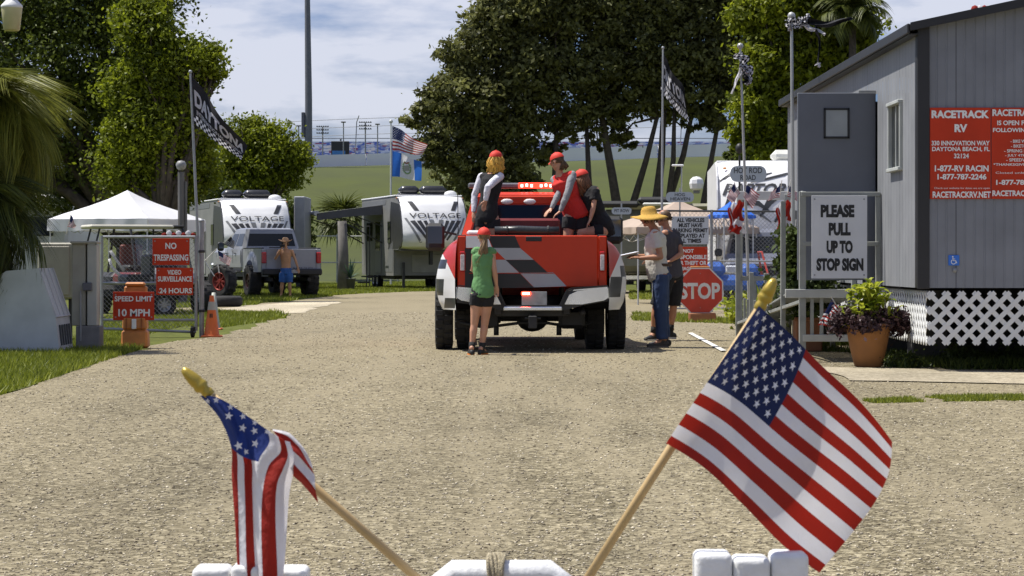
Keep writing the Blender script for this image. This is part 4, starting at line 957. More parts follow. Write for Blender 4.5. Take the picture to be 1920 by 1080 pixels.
# ---- big white trailer at right --------------------------------------------
PR2 = [(.9, .9), (.25, 1.0), (.05, 1.4), (0, 1.9), (.08, 2.6), (.25, 3.1), (.5, 3.5), (.95, 3.82), (1.9, 3.95)]
RP = W(1436, 545, 68); RP.z = 0
t = thing('travel_trailer', 'big white trailer with black swirl graphics behind the chain link fence', 'trailer', RP, R(-3)); hw = 1.32
mb = MB(); mb.smooth = True
mb.grid(lambda u, v: (lambda x, k, f: (x, PR2[k][0] * (1 - f) + PR2[k + 1][0] * f + .45 * (abs(x) / hw) ** 4, PR2[k][1] * (1 - f) + PR2[k + 1][1] * f))(-hw + 2 * hw * u, min(7, int(v * 8)), v * 8 - min(7, int(v * 8))), 16, 24)
mb.build('front_cap', M_TRW, t)
for s in (-1, 1): MB().prism([(.35, 1.4), (.3, 1.9), (.38, 2.6), (.55, 3.1), (.8, 3.5), (1.3, 3.82), (2.2, 3.93), (10, 3.93), (10, .5), (1.2, .5), (.9, .9)], s * hw - .02, s * hw + .02, 'X').build('side_wall', M_TRW, t)
MB().box((0, 6, 3.95), (2.6, 8, .05), .02).build('roof', M_TRW, t); MB().box((0, .9, .7), (2.5, .1, .5), .03).build('lower_front', mat('hatch_tan2', (.45, .45, .42), .5), t)
MB().box((.82, 3.0, 4.14), (1.05, .9, .34), .13).build('air_conditioner', mat('ac_white', (.62, .62, .56), .5), t)
dr = lambda p, m, nm='graphic_stripe': drape(t, p, m, nm, PR2, hw, .02)
def cv(pts, w0, m):      # tapered curved stroke
    a = []; b_ = []; n = len(pts)
    for i, p in enumerate(pts):
        q = Vector(pts[min(i + 1, n - 1)]) - Vector(pts[max(i - 1, 0)]); q.normalize(); nn = Vector((-q.y, q.x)); k = w0 * math.sin(math.pi * (i + .35) / (n - .3)); a.append(Vector(p) + nn * k); b_.append(Vector(p) - nn * k)
    dr([tuple(v) for v in a] + [tuple(v) for v in b_[::-1]], m)
cv([(-1.25, 3.35), (-.95, 3.55), (-.55, 3.6), (-.1, 3.5), (.2, 3.58)], .05, M_TRD); cv([(-1.2, 1.9), (-1.16, 2.4), (-1.0, 2.85), (-.75, 3.0)], .06, M_TRD)
cv([(-1.02, 1.95), (-.9, 2.45), (-.6, 2.75), (-.2, 2.72), (.1, 2.5)], .09, M_TRD); cv([(-.85, 2.1), (-.55, 2.5), (-.2, 2.45), (.15, 2.2)], .05, M_GRL)
cv([(-.15, 2.35), (.1, 2.75), (.35, 2.95), (.6, 2.9)], .10, M_TRD); cv([(.25, 2.2), (.5, 2.6), (.85, 3.0), (1.25, 3.35)], .10, M_TRD); cv([(.45, 2.15), (.75, 2.5), (1.0, 2.75), (1.28, 2.95)], .07, M_TRD)
cv([(-1.2, 2.3), (-1.1, 2.1), (-.85, 1.95), (-.5, 2.05)], .06, M_GRL); cv([(-.4, 3.3), (.1, 3.42), (.6, 3.55), (1.15, 3.6)], .035, M_TRD)
drape_text('RAPTOR', -1.12, .62, 2.95, 3.28, M_TRD, t, .03, PR2, hw, .4)
cv([(-.0, 2.0), (.25, 1.86), (.55, 1.84), (.95, 1.93)], .035, mat('swoosh_blue', (.04, .10, .38), .4)); cv([(.05, 1.98), (.3, 1.80), (.4, 1.66)], .03, mat('swoosh_tan', (.35, .22, .10), .4))
dr([(-1.1, 1.15), (1.1, 1.15), (1.1, 1.42), (-1.1, 1.42)], mat('band_grey', (.5, .5, .5), .4), 'lower_band')
for x in (-1.1, 1.1): MB().ball((x, .9, 3.72), (.06, .04, .03), 8).build('marker_lamp', MATS['amber_lens'], t)

# dark low trailer with roof gear behind the tan canopy
p = W(1245, 540, 56); p.z = 0; t = thing('travel_trailer', 'dark low trailer roof with black gear, behind the tan canopy', 'trailer', p)
MB().box((0, 3, 1.8), (4.2, 5, 2.1), .2).build('side_wall', mat('trailer_tan', (.16, .16, .12), .6), t); MB().box((0.6, 3, 2.95), (3.4, 5, .2), .1).build('roof', mat('roof_tan', (.30, .29, .20), .7), t)
for x, z, sx_ in ((-1.5, 3.02, 1.4), (-.3, 3.16, 1.1), (.5, 3.22, .8)): MB().box((x, .6, z), (sx_, .7, .22), .09).build('roof_gear', BLK, t)
MB().box((-.1, .3, 3.02), (1.2, .5, .10), .04).build('roof_hatch', mat('ac_white', (.6, .6, .55), .5), t)
t = thing('satellite_dome', 'white faceted satellite dome on a stand above the tan canopy', 'satellite dome', W(1306, 357, 57))
mb = MB(); mb.lathe([(.14, 0), (.21, .06), (.24, .22), (.21, .36), (.11, .44), (.001, .46)], n=8); mb.build('dome', M_TRW, t); MB().box((0, 0, -.05), (.2, .2, .1), .01).build('base', M_TRG, t)
t = thing('light_post', 'thin post with a white lamp head above the tan canopy', 'light post', W(1278, 372, 62))
MB().tube([(0, 0, -2), (0, 0, .98)], .02, 6).build('pole', STL, t); MB().box((-.12, 0, 1.0), (.36, .12, .06), .02).build('lamp_head', M_TRW, t)
def far_truck(name, label, cat, loc, rz, paint, sc=1):
    """car or pickup seen front on: nose toward -Y"""
    t = thing(name, label, cat, loc, rz)
    MB().box((0, 1.0, .95), (1.95, 2.0, .5), .14).build('bonnet', paint, t)
    mb = MB(); mb.box((0, 3.2, .95), (1.98, 2.6, .75), .12); mb.build('body', paint, t)
    mb = MB(); mb.box((0, 3.3, 1.62), (1.8, 2.4, .7), .1, tp=(.82, .78)); mb.build('cab_roof', paint, t)
    MB().add([(-.82, 2.08, 1.32), (.82, 2.08, 1.32), (.70, 2.34, 1.88), (-.70, 2.34, 1.88)], [[0, 1, 2, 3]]).build('windscreen', GLS, t)
    g_ = MB().box((0, -.02, .88), (1.3, .06, .32), .03).build('grille', BLK, t)
    for s in (-1, 1):
        MB().box((s * .8, -.01, .92), (.3, .08, .2), .04).build('headlight', mat('headlamp', (.6, .62, .65), .1), t)
        MB().add([(s * .905, 2.3, 1.32), (s * .905, 4.3, 1.32), (s * .78, 4.0, 1.86), (s * .78, 2.6, 1.86)], [[0, 1, 2, 3]]).build('side_window', GLS, t)
        for y in (.95, 4.0): wheel(t, (s * .86, y, .38), .38, .26, side=s, tread=12)
        MB().box((s * 1.1, 2.1, 1.35), (.2, .1, .2), .04).build('side_mirror', BLK, t)
    MB().box((0, -.08, .55), (1.95, .2, .25), .06).build('front_bumper', CHR, t); return t
p = W(1190, 545, 55); p.z = 0; far_truck('parked_car', 'white pickup with black tyres seen nose on behind the straw hat man', 'car', p, R(6), WHT)
p = W(1432, 548, 75); p.z = 0; far_truck('parked_car', 'grey car parked nose on below the white trailer, behind the fence', 'car', p, R(-4), mat('paint_grey_blue', (.16, .17, .21), .35, coat=.3))
# blue covered off road buggy behind the fence
p = W(1378, 545, 79); p.z = 0; t = thing('buggy', 'bright blue low buggy with a red rail behind the chain link fence', 'buggy', p)
BLU = mat('buggy_blue', (.03, .10, .36), .4, var=.2, vscale=4)
mb = MB(); mb.box((0, .6, .62), (1.75, 1.8, .36), .12, tp=(.9, .9)); mb.build('body', BLU, t); MB().box((-.45, .2, .95), (.5, .9, .35), .12, tp=(.7, .8)).build('seat', BLU, t); MB().box((.35, .2, .92), (.5, .9, .3), .1, tp=(.7, .8)).build('seat', BLU, t)
for s in (-1, 1): MB().tube([(s * .78, -.1, .8), (s * .66, .2, 1.35), (s * .66, 1.1, 1.35), (s * .78, 1.4, .8)], .025, 6).build('roll_bar', mat('rail_red', (.45, .05, .03), .4), t)
for s in (-1, 1):
    for y in (-.1, 1.3): wheel(t, (s * .82, y, .3), .3, .22, side=s, tread=12)

# ---- utility buggy under the canopy ----------------------------------------
p = W(292, 560, 88); p.z = 0
UT = thing('utility_buggy', 'red and black off road buggy with big tyres under the white canopy', 'buggy', p, R(28))
mb = MB(); mb.box((0, .2, .75), (1.35, 1.4, .3), .08); mb.build('body', mat('buggy_red', (.13, .02, .015), .35), UT)
MB().box((0, 1.55, .72), (1.3, 1.2, .36), .1).build('cargo_bed', BLK, UT); MB().box((0, -.75, .82), (1.2, .6, .35), .12, tp=(.9, .6)).build('bonnet', mat('buggy_grey', (.30, .30, .31), .35), UT)
for s in (-1, 1):
    MB().box((s * .33, .35, 1.0), (.5, .5, .12), .04).build('seat', BLK, UT); MB().box((s * .33, .62, 1.25), (.5, .12, .5), .04).build('seat_back', mat('buggy_red2', (.14, .03, .02), .6), UT)
    MB().tube([(s * .62, -.5, .95), (s * .58, -.05, 1.85), (s * .58, 1.0, 1.85), (s * .62, 1.3, .9)], .028, 6).build('roll_bar', BLK, UT)
    for y in (-.85, 1.45): wheel(UT, (s * .72, y, .36), .36, .28, side=s, tread=14)
MB().box((0, .48, 1.88), (1.25, 1.15, .05), .02).build('roof_panel', BLK, UT)
MB().add([(-.55, -.42, 1.05), (.55, -.42, 1.05), (.52, -.1, 1.7), (-.52, -.1, 1.7)], [[0, 1, 2, 3]]).build('windscreen', mat('clear_shield', (.25, .28, .30), .15, var=.1, alpha=.45), UT)
MB().tube([(-.1, .0, 1.1), (-.1, -.2, 1.2)], .02, 6).build('steering_column', BLK, UT)
MB().lathe([(.17, -.01), (.19, 0), (.17, .01)], (-.3, .02, 1.22), 'Y', 16).build('steering_wheel', BLK, UT)
p = W(206, 585, 92); p.z = 0
t = thing('golf_cart', 'dark golf cart with pale roof behind the chain link gate, left of the red buggy', 'golf cart', p, R(-70))
MB().box((0, .3, .5), (1.1, 2.2, .3), .08).build('body', BLK, t); MB().box((0, .5, .78), (1.0, .5, .18), .05).build('seat', BLK, t); MB().box((0, .78, 1.05), (1.0, .1, .45), .04).build('seat_back', BLK, t)
for s in (-1, 1):
    MB().tube([(s * .5, -.6, .6), (s * .5, -.3, 1.8)], .02, 6).build('roof_post', BLK, t); MB().tube([(s * .5, 1.0, .6), (s * .5, 1.0, 1.8)], .02, 6).build('roof_post', BLK, t)
    for y in (-.45, 1.0): wheel(t, (s * .5, y, .25), .25, .2, side=s, tread=12)
MB().box((0, .35, 1.84), (1.2, 1.7, .08), .03).build('roof_panel', mat('cart_roof', (.5, .48, .40), .5), t)
# ================================================================== PEOPLE
SKIN = mat('skin', (.52, .27, .17), .55, var=.10, vscale=9); SKIN2 = mat('skin_tan', (.44, .21, .12), .55, var=.10, vscale=9); SKIN3 = mat('skin_deep_tan', (.50, .26, .13), .55, var=.12, vscale=9)
def remeshed(name, mb, m, parent, vox, disp=0, ds=.12, smooth=3):
    o = mb.build(name, m, parent)
    md = o.modifiers.new('r', 'REMESH'); md.mode = 'VOXEL'; md.voxel_size = vox; md.use_smooth_shade = True
    s_ = o.modifiers.new('s', 'SMOOTH'); s_.factor = .5; s_.iterations = smooth
    if disp:
        tx_ = bpy.data.textures.new('fold', 'CLOUDS'); tx_.noise_scale = ds; tx_.noise_depth = 3
        d = o.modifiers.new('d', 'DISPLACE'); d.texture = tx_; d.strength = disp * 1.5; d.mid_level = .5
    return o
def lp(a, b, t): return Vector(a).lerp(Vector(b), t)
class Fig:
    def __init__(s, name_label, base, sc=1.0, vox=.009, female=False, group=None):
        s.t = thing('person', name_label, 'person', base, 0, group); s.sc = sc; s.v = vox; s.f = female
        s.b = MB(); s.b.smooth = True
    def k(s, *r): return tuple(q * s.sc for q in r) if len(r) > 1 else r[0] * s.sc
    def build(s, J, face, skin, cloth):
        """J joints in local metres; face: unit vector the head looks along"""
        J = {k: Vector(v) for k, v in J.items()}; s.J = J; k = s.sc; b = s.b; fem = s.f
        sv = (J['shR'] - J['shL']).normalized(); hv = (J['hpR'] - J['hpL']).normalized()
        up = (J['neck'] - J['pel']).normalized(); fw = up.cross(sv); s.sv = sv; s.hv = hv; s.fw = fw
        a = .9 if fem else 1.0
        tor = [(0, .150 if fem else .150, .112), (.16, .148 if fem else .148, .108), (.38, .115 if fem else .135, .092), (.62, .138 if fem else .160, .108), (.82, .15 if fem else .172, .105), (.94, .10, .075), (1.0, .055, .055)]
        base = J['pel'] - up * .06 * k
        s.tor = [(lp(base, J['neck'], q), ra * k * a, rb * k * a) for q, ra, rb in tor]
        b.tube([q[0] for q in s.tor], [(q[1], q[2]) for q in s.tor], 16, side=sv, rnd=True)
        for S in 'LR':
            sh, el, wr = J['sh' + S], J['el' + S], J['wr' + S]
            b.tube([J['neck'] - up * .07 * k, sh], [.055 * k * a, .058 * k * a], 10, rnd=True)
            b.tube([sh, lp(sh, el, .35), lp(sh, el, .7), el], [q * k * a for q in (.056, .050, .041, .038)], 10, rnd=True)
            b.tube([el, lp(el, wr, .3), lp(el, wr, .7), wr], [q * k * a for q in (.038, .041, .032, .025)], 10, rnd=True)
            hp, kn, an = J['hp' + S], J['kn' + S], J['an' + S]
            b.tube([hp, lp(hp, kn, .3), lp(hp, kn, .7), kn], [q * k * (.98 if fem else 1) for q in (.092, .084, .064, .052)], 12, rnd=True)
            b.tube([kn, lp(kn, an, .28), lp(kn, an, .65), an], [q * k * a for q in (.052, .058, .043, .035)], 12, rnd=True)
            to = J['to' + S]; b.tube([an + (an - to).normalized() * .03 * k, lp(an, to, .4), to], [(.034 * k, .036 * k), (.042 * k, .030 * k), (.036 * k, .018 * k)], 10, side=(0, 0, 1).__class__ and Vector((to - an)).cross(Vector((0, 0, 1))) if (to - an).length else None, rnd=True)
            s.hand(wr, (J['hn' + S] - wr), k, S)
        s.head(J['head'], face, skin)
        o = remeshed('body', b, skin, s.t, s.v, smooth=2); return s
    def hand(s, wr, d, k, S):
        d = d.normalized(); up = Vector((0, 0, 1)); sd_ = d.cross(up)
        if sd_.length < .25: sd_ = d.cross(Vector((0, 1, 0)))
        sd_.normalize(); n = sd_.cross(d).normalized(); b = s.b
        b.tube([wr, wr + d * .05 * k, wr + d * .085 * k], [(.027 * k, .02 * k), (.041 * k, .016 * k), (.040 * k, .013 * k)], 8, side=sd_, rnd=True)
        for i, (off, ln) in enumerate(((-.031, .062), (-.011, .075), (.011, .07), (.030, .055))):
            p0 = wr + d * .08 * k + sd_ * off * k; p1 = p0 + (d + sd_ * off * 2) * ln * .45 * k - n * .006 * k; p2 = p1 + (d - n * .55) * ln * .55 * k
            b.tube([p0, p1, p2], [.0095 * k, .009 * k, .0075 * k], 6, rnd=True)
        q = -1 if S == 'L' else 1
        p0 = wr + d * .025 * k - sd_ * .028 * k; p1 = p0 - sd_ * .035 * k + d * .025 * k; p2 = p1 + d * .035 * k - sd_ * .008 * k
        b.tube([p0, p1, p2], [.013 * k, .011 * k, .009 * k], 6, rnd=True)
    def head(s, c, f, skin):
        f = Vector(f).normalized(); k = s.sc; up = Vector((0, 0, 1)) - f * f.z; up.normalize(); r = f.cross(up)
        M_ = Matrix((r, f, up)).transposed(); s.HM = M_; s.hc = c; b = s.b
        P = lambda x, y, z: c + M_ @ (Vector((x, y, z)) * k)
        s.P = P
        b.tube([s.J['neck'] - Vector((0, 0, .02)), P(0, -.02, -.06)], [.052 * k, .048 * k], 10, rnd=True)
        b.ball(P(0, -.015, .03), (.074 * k, .092 * k, .088 * k), 16, M_); b.ball(P(0, .018, -.03), (.060 * k, .070 * k, .080 * k), 14, M_)
        b.ball(P(0, .055, -.085), (.028 * k, .026 * k, .024 * k), 10, M_)
        b.tube([P(0, .088, .012), P(0, .105, -.018), P(0, .088, -.026)], [.008 * k, .014 * k, .014 * k], 8, rnd=True)
        for q in (-1, 1):
            b.ball(P(q * .076, -.01, -.01), (.010 * k, .020 * k, .032 * k), 8, M_)
            b.tube([P(q * .014, .086, .026), P(q * .045, .073, .026)], .008 * k, 6, rnd=True)
        b.tube([P(-.022, .079, -.055), P(0, .087, -.054), P(.022, .079, -.055)], .0075 * k, 6, rnd=True)
        for q in (-1, 1):
            e = MB(); e.smooth = True; e.ball(P(q * .031, .078, .008), .012 * k, 10, M_); e.build('eye', mat('eye_white', (.6, .58, .55), .2), s.t)
            e = MB(); e.ball(P(q * .031, .0885, .008), .0045 * k, 8, M_); e.build('iris', mat('iris_dark', (.03, .02, .012), .2), s.t)
        e = MB(); e.smooth = True; e.tube([P(-.021, .0855, -.0555), P(0, .094, -.0545), P(.021, .0855, -.0555)], .0035 * k, 6, rnd=True); e.build('mouth', mat('lip', (.30, .09, .07), .5), s.t)
    def shirt(s, name, m, hem=0.0, sleeve=.5, infl=1.10, disp=.014, collar=.93, belly=0, sl_infl=1.35, vest=False):
        b = MB(); b.smooth = True; T = s.tor; k = s.sc; up = (s.J['neck'] - s.J['pel']).normalized()
        pts = [(T[0][0] - up * hem * k, T[0][1] * 1.05, T[0][2] * 1.1)] + [(p, ra * infl + .008, rb * infl + .012) for p, ra, rb in T[0:5]] + [(lp(T[5][0], T[6][0], 0), T[5][1] * 1.1, T[5][2] * 1.08)]
        if belly: pts = [(p + s.fw * belly * math.sin(math.pi * min(1, i / 5)), ra, rb + belly * .6 * math.sin(math.pi * min(1, i / 5))) for i, (p, ra, rb) in enumerate(pts)]
        b.tube([q[0] for q in pts], [(q[1], q[2]) for q in pts], 18, side=s.sv)
        for S in 'LR':
            sh, el, wr = s.J['sh' + S], s.J['el' + S], s.J['wr' + S]
            b.tube([s.J['neck'] - up * .075 * k, lp(s.J['neck'] - up * .07 * k, sh, .9)], [.064 * k, .066 * k], 10, rnd=True)
            if vest: continue
            e = lp(sh, el, min(sleeve, 1)); r0 = .064 * k; r1 = .062 * k * (1 if sleeve < 1 else .85)
            b.tube([lp(sh, el, -.03), lp(sh, e, .5), e], [r0, (r0 + r1) / 2 * .98, r1 * sl_infl / 1.3], 12, rnd=False)
            if sleeve > 1: b.tube([lp(el, sh, .1), el, lp(el, wr, .3), lp(el, wr, (sleeve - 1) * .98)], [.052 * k, .050 * k, .047 * k, .036 * k], 12, rnd=True)
        return remeshed(name, b, m, s.t, s.v, disp, .11)
    def sleeves(s, m, to=1.9):
        for S in 'LR':
            sh, el, wr = s.J['sh' + S], s.J['el' + S], s.J['wr' + S]; b = MB(); b.smooth = True; k = s.sc
            b.tube([sh, lp(sh, el, .5), el, lp(el, wr, .4), lp(el, wr, to - 1)], [q * k for q in (.062, .055, .047, .045, .033)], 12, rnd=True)
            remeshed('sleeve', b, m, s.t, s.v, .010, .07)
    def shorts(s, name, m, leg=.45, infl=1.18, disp=.012, waist=.28):
        b = MB(); b.smooth = True; T = s.tor; k = s.sc
        b.tube([T[0][0], T[1][0], lp(T[1][0], T[2][0], waist)], [(T[0][1] * 1.06 + .006, T[0][2] * 1.12 + .006), (T[1][1] * 1.06 + .004, T[1][2] * 1.1 + .006), (T[1][1] * 1.02, T[1][2] * 1.03)], 18, side=s.hv, rnd=False)
        b.ball(s.tor[0][0], (T[0][1] * 1.05, T[0][2] * 1.15, .08 * k), 14)
        for S in 'LR':
            hp, kn, an = s.J['hp' + S], s.J['kn' + S], s.J['an' + S]
            if leg <= 1: b.tube([hp, lp(hp, kn, leg * .5), lp(hp, kn, leg)], [.098 * k * infl / 1.1, .092 * k * infl / 1.05, (.088 - .02 * leg) * k * infl], 14, rnd=False)
            else: b.tube([hp, lp(hp, kn, .5), kn, lp(kn, an, .5), lp(kn, an, leg - 1)], [.112 * k, .102 * k, .086 * k, .080 * k, .078 * k], 14)
        return remeshed(name, b, m, s.t, s.v, disp, .10)
    def shoes(s, m, sole, sock=None):
        for S in 'LR':
            an, to = s.J['an' + S], s.J['to' + S]; k = s.sc; d = (to - an); d.z = 0
            if d.length < .01: d = Vector((0, 1, 0))
            d.normalize(); sd_ = d.cross(Vector((0, 0, 1))); g_ = Vector((an.x, an.y, 0)) + Vector((0, 0, to.z - .04 * k))
            b = MB(); b.smooth = True; h0 = g_ - d * .055 * k + Vector((0, 0, .045 * k)); t0 = g_ + d * .19 * k + Vector((0, 0, .032 * k))
            b.tube([h0, lp(h0, t0, .35) + Vector((0, 0, .010)), lp(h0, t0, .7), t0], [(.038 * k, .046 * k), (.042 * k, .048 * k), (.048 * k, .034 * k), (.036 * k, .022 * k)], 12, side=sd_, rnd=True)
            b.tube([an + Vector((0, 0, .0)), an - Vector((0, 0, .05 * k))], .043 * k, 10)
            sh = remeshed('shoe', b, m, s.t, s.v * .8)
            b = MB(); a0 = g_ - d * .08 * k; b.smooth = False
            pts = [a0 + d * u * .29 * k + sd_ * v * k for u, v in ((0, -.03), (.25, -.042), (.7, -.05), (.93, -.035), (1, 0), (.93, .035), (.7, .05), (.25, .042), (0, .03))]
            b.add([tuple(p + Vector((0, 0, z))) for z in (.001, .030) for p in pts], [list(range(9))[::-1], list(range(9, 18))] + [[i, (i + 1) % 9, 9 + (i + 1) % 9, 9 + i] for i in range(9)])
            b.build('sole', sole, sh)
            if sock: q = MB(); q.smooth = True; q.tube([an - Vector((0, 0, .02)), an + (s.J['kn' + S] - an).normalized() * .09 * k], [.041 * k, .044 * k], 12); q.build('sock', sock, s.t)
    def cap(s, m, band=None, brim=True, back=False):
        b = MB(); b.smooth = True; P = s.P; k = s.sc
        vs = []; n = 20
        for i in range(8):
            a = math.pi / 2 * i / 7; rr_ = math.cos(a)
            for j in range(n):
                t = 2 * math.pi * j / n; vs.append(P(.088 * rr_ * math.cos(t), -.015 + .104 * rr_ * math.sin(t), .03 + .093 * math.sin(a)))
        b.add(vs, [[i * n + j, i * n + (j + 1) % n, (i + 1) * n + (j + 1) % n, (i + 1) * n + j] for i in range(7) for j in range(n)] + [[7 * n + j for j in range(n)]])
        c = b.build('cap', m, s.t); sg = -1 if back else 1
        b = MB(); b.ball(P(0, -.015, .124), .009 * k, 8, s.HM); b.build('cap_button', m, c)
        if brim:
            b = MB(); b.smooth = True
            b.grid(lambda u, v: P((u - .5) * .15 * (1 - .25 * v * v), sg * (.075 + .075 * v * math.sqrt(max(.05, 1 - (2 * u - 1) ** 2 * .8))) - .015, .034 - .02 * v - .03 * (2 * u - 1) ** 2), 10, 5)
            b.build('brim', m, c)
        return c
    def locks(s, m, n, length, spread=.09, back=True, seed=0, r=.009, sway=(0, 0, 0), wave=.015, tail=None, top=.06):
        """hair as many tapered strands from the scalp, drawn as one child mesh"""
        rd = random.Random(seed); b = MB(); b.smooth = True; P = s.P; k = s.sc
        b.ball(P(0, -.02, .032), (.078 * k, .094 * k, .084 * k), 14, s.HM)
        for i in range(n):
            a = rd.uniform(-2.3, 2.3) if back else rd.uniform(-3.1, 3.1); x = math.sin(a) * .076; y = -.02 - math.cos(a) * .088
            z0 = rd.uniform(-.04, top - .04); p0 = P(x * .92, y * .92 if y < 0 else y, z0 + .02); ln = length * rd.uniform(.75, 1.1)
            if tail:
                p1 = lp(p0, P(*tail), .6); p2 = P(*tail) + Vector((rd.uniform(-.022, .022), rd.uniform(-.015, .015), 0)); p3 = p2 + Vector(sway) * .5 + Vector((rd.uniform(-.04, .04), rd.uniform(-.015, .015), -ln * .5)); p4 = p2 + Vector(sway) + Vector((rd.uniform(-.06, .04), rd.uniform(-.02, .02), -ln))
                b.tube([p0, p1, p2, p3, p4], [r, r, r * .8, r * 1.1, .002], 5)
            else:
                o = (s.HM @ Vector((math.sin(a), -math.cos(a), 0))); w1 = rd.uniform(-wave, wave)
                b.tube([p0, p0 + o * .02 * k + Vector((w1, 0, -ln * .35)), p0 + o * .02 + Vector((-w1, w1, -ln * .7)) + Vector(sway) * .5, p0 + Vector((w1, 0, -ln)) + Vector(sway)], [r, r * 1.1, r * .9, .002], 5)
        return b.build('hair', m, s.t)

def pj(x0, y0, ppm):
    """pixel + depth offset -> local metres with the origin at pixel (x0, y0)"""
    return lambda px, py, dy=0.0: Vector(((px - x0) / ppm, dy, (y0 - py) / ppm))
HAIRB = mat('hair_blond', (.62, .36, .06), .55, var=.35, vscale=30); HAIRD = mat('hair_brown', (.10, .055, .025), .6, var=.35, vscale=30); HAIRR = mat('hair_auburn', (.16, .07, .03), .6, var=.3, vscale=30)
HAIRM = mat('hair_light_brown', (.20, .125, .055), .6, var=.35, vscale=30)
CAPR = mat('cap_red', (.62, .035, .018), .7, var=.06); KBLK = mat('cloth_black', (.012, .012, .014), .9, var=.2)

# girl in the green top, reaching to the tailgate ---------------------------
q = pj(900, 661, 149.0); b0 = G(900, 661); b0.y = F / 149.0 * 1.0
f = Fig('girl in green top, black shorts and red cap standing at the truck tailgate', (b0.x, b0.y - .62, 0), .93, .0075, True)
q = pj(900, 663, 152.0)
f.build(dict(pel=q(906, 543, 0), neck=q(909, 461, .03), shL=q(893.5, 468, .03), shR=q(923, 468, .02), elL=q(888.5, 503, .12), wrL=q(892, 505, .34), hnL=q(893, 503, .5),
             elR=q(929, 505, -.03), wrR=q(932.5, 533, .02), hnR=q(932, 548, .04), hpL=q(896.5, 550, 0), hpR=q(915.5, 550, 0), knL=q(891, 605, .0), anL=q(886, 651, -.03), toL=q(884, 659, .10),
             knR=q(910.5, 605, .03), anR=q(904.5, 652, .03), toR=q(911, 659, .17), head=q(908.5, 440, .05)), (-.25, .95, .10), SKIN, None)
f.shirt('tank_top', mat('cloth_green', (.12, .27, .10), .85, var=.12, vscale=6), hem=.03, vest=False, sleeve=.12, infl=1.07, disp=.016)
f.shorts('shorts', KBLK, .38, 1.12); f.shoes(mat('shoe_black', (.015, .015, .015), .6), mat('sole_orange', (.75, .22, .02), .6), mat('sock_black', (.02, .02, .02), .9))
f.locks(HAIRM, 100, .32, tail=(0, -.105, -.03), sway=(-.06, -.01, 0), seed=2, r=.0075); f.cap(CAPR, brim=True)

# blond woman standing in the bed -------------------------------------------
BEDZ = .945
def infig(label, px, py, ppm, sc, **kw):
    b_ = W(px, py, ppm); return Fig(label, b_, sc, .008, **kw), pj(px, py, ppm)
P0 = 144.0; yb = HZ + (CH - BEDZ) * P0
f, q = infig('blond woman in black vest with white sleeves and red cap standing in the truck bed', 914, yb, P0, .95, female=True)
f.build(dict(pel=q(913, 401, 0), neck=q(925, 322, .0), shL=q(903, 332, .10), shR=q(937, 331, -.06), elL=q(889.5, 366, .12), wrL=q(888, 398, .06), hnL=q(890, 412, .02),
             elR=q(915, 352, -.24), wrR=q(911, 376, -.20), hnR=q(907, 390, -.16), hpL=q(904, 410, .03), hpR=q(924, 411, -.02), knL=q(900, 462, .05), anL=q(903, 513, .0), toL=q(906, 519, .12),
             knR=q(927, 463, .02), anR=q(925, 513, 0), toR=q(930, 519, .12), head=q(931, 299, .01)), (.55, .8, -.05), SKIN, None)
f.shirt('vest', KBLK, hem=.06, vest=True, infl=1.16, disp=.012); f.sleeves(mat('cloth_white', (.66, .65, .72), .85, var=.06))
f.shorts('shorts', mat('cloth_black2', (.016, .016, .018), .9), .30, 1.16); f.shoes(mat('shoe_white', (.6, .6, .6), .6), WHT)
f.locks(HAIRB, 120, .20, seed=3, r=.009, wave=.03, top=.08); f.cap(CAPR, brim=True)

# woman in the red shirt leaning to the left ----------------------------------
f, q = infig('woman in red shirt with grey sleeves leaning over the tailgate from the bed', 1072, yb, P0, .96, female=True)
f.build(dict(pel=q(1079, 396, .05), neck=q(1049, 325, -.02), shL=q(1040.5, 337, .06), shR=q(1073, 329, -.12), elL=q(1049, 360, -.06), wrL=q(1033, 392, -.18), hnL=q(1024, 400, -.22),
             elR=q(1062, 368, -.24), wrR=q(1050, 397, -.26), hnR=q(1041, 404, -.26), hpL=q(1070, 408, .02), hpR=q(1090, 407, .03), knL=q(1062, 460, -.02), anL=q(1066, 513, .10), toL=q(1060, 519, .02),
             knR=q(1092, 462, .0), anR=q(1090, 513, .1), toR=q(1085, 519, .0), head=q(1044, 303, -.04)), (-.75, .5, -.3), SKIN, None)
f.shirt('shirt', mat('cloth_red', (.60, .030, .022), .85, var=.08, vscale=5), hem=.06, vest=True, infl=1.38, disp=.02); f.sleeves(mat('cloth_grey_marl', (.26, .26, .27), .9, var=.15, vscale=40))
f.shorts('shorts', KBLK, .42, 1.25); f.shoes(mat('shoe_white', (.6, .6, .6), .6), WHT)
f.locks(HAIRD, 60, .10, seed=5, r=.009, tail=(0, -.11, -.05)); f.cap(CAPR, brim=True)

# person in black sitting on the right bed side --------------------------------
f, q = infig('seated person in black shirt and red cap on the right side of the truck bed', 1120, yb, P0, .95, female=True)
f.build(dict(pel=q(1130, 424, .05), neck=q(1098, 352, .0), shL=q(1093, 362, .12), shR=q(1116, 357, -.10), elL=q(1088, 388, .12), wrL=q(1085, 412, .04), hnL=q(1082, 422, .0),
             elR=q(1112, 388, -.16), wrR=q(1106, 412, -.18), hnR=q(1100, 424, -.18), hpL=q(1124, 431, .12), hpR=q(1130, 433, -.04), knL=q(1090, 433, .12), anL=q(1092, 500, .12), toL=q(1084, 516, .12),
             knR=q(1088, 436, -.06), anR=q(1092, 500, -.05), toR=q(1083, 516, -.05), head=q(1090, 334, .02)), (-.85, .25, -.3), SKIN, None)
f.shirt('shirt', KBLK, hem=.10, sleeve=.62, infl=1.28, disp=.025, belly=-.01); f.shorts('shorts', KBLK, .40, 1.2); f.shoes(mat('shoe_white', (.6, .6, .6), .6), WHT)
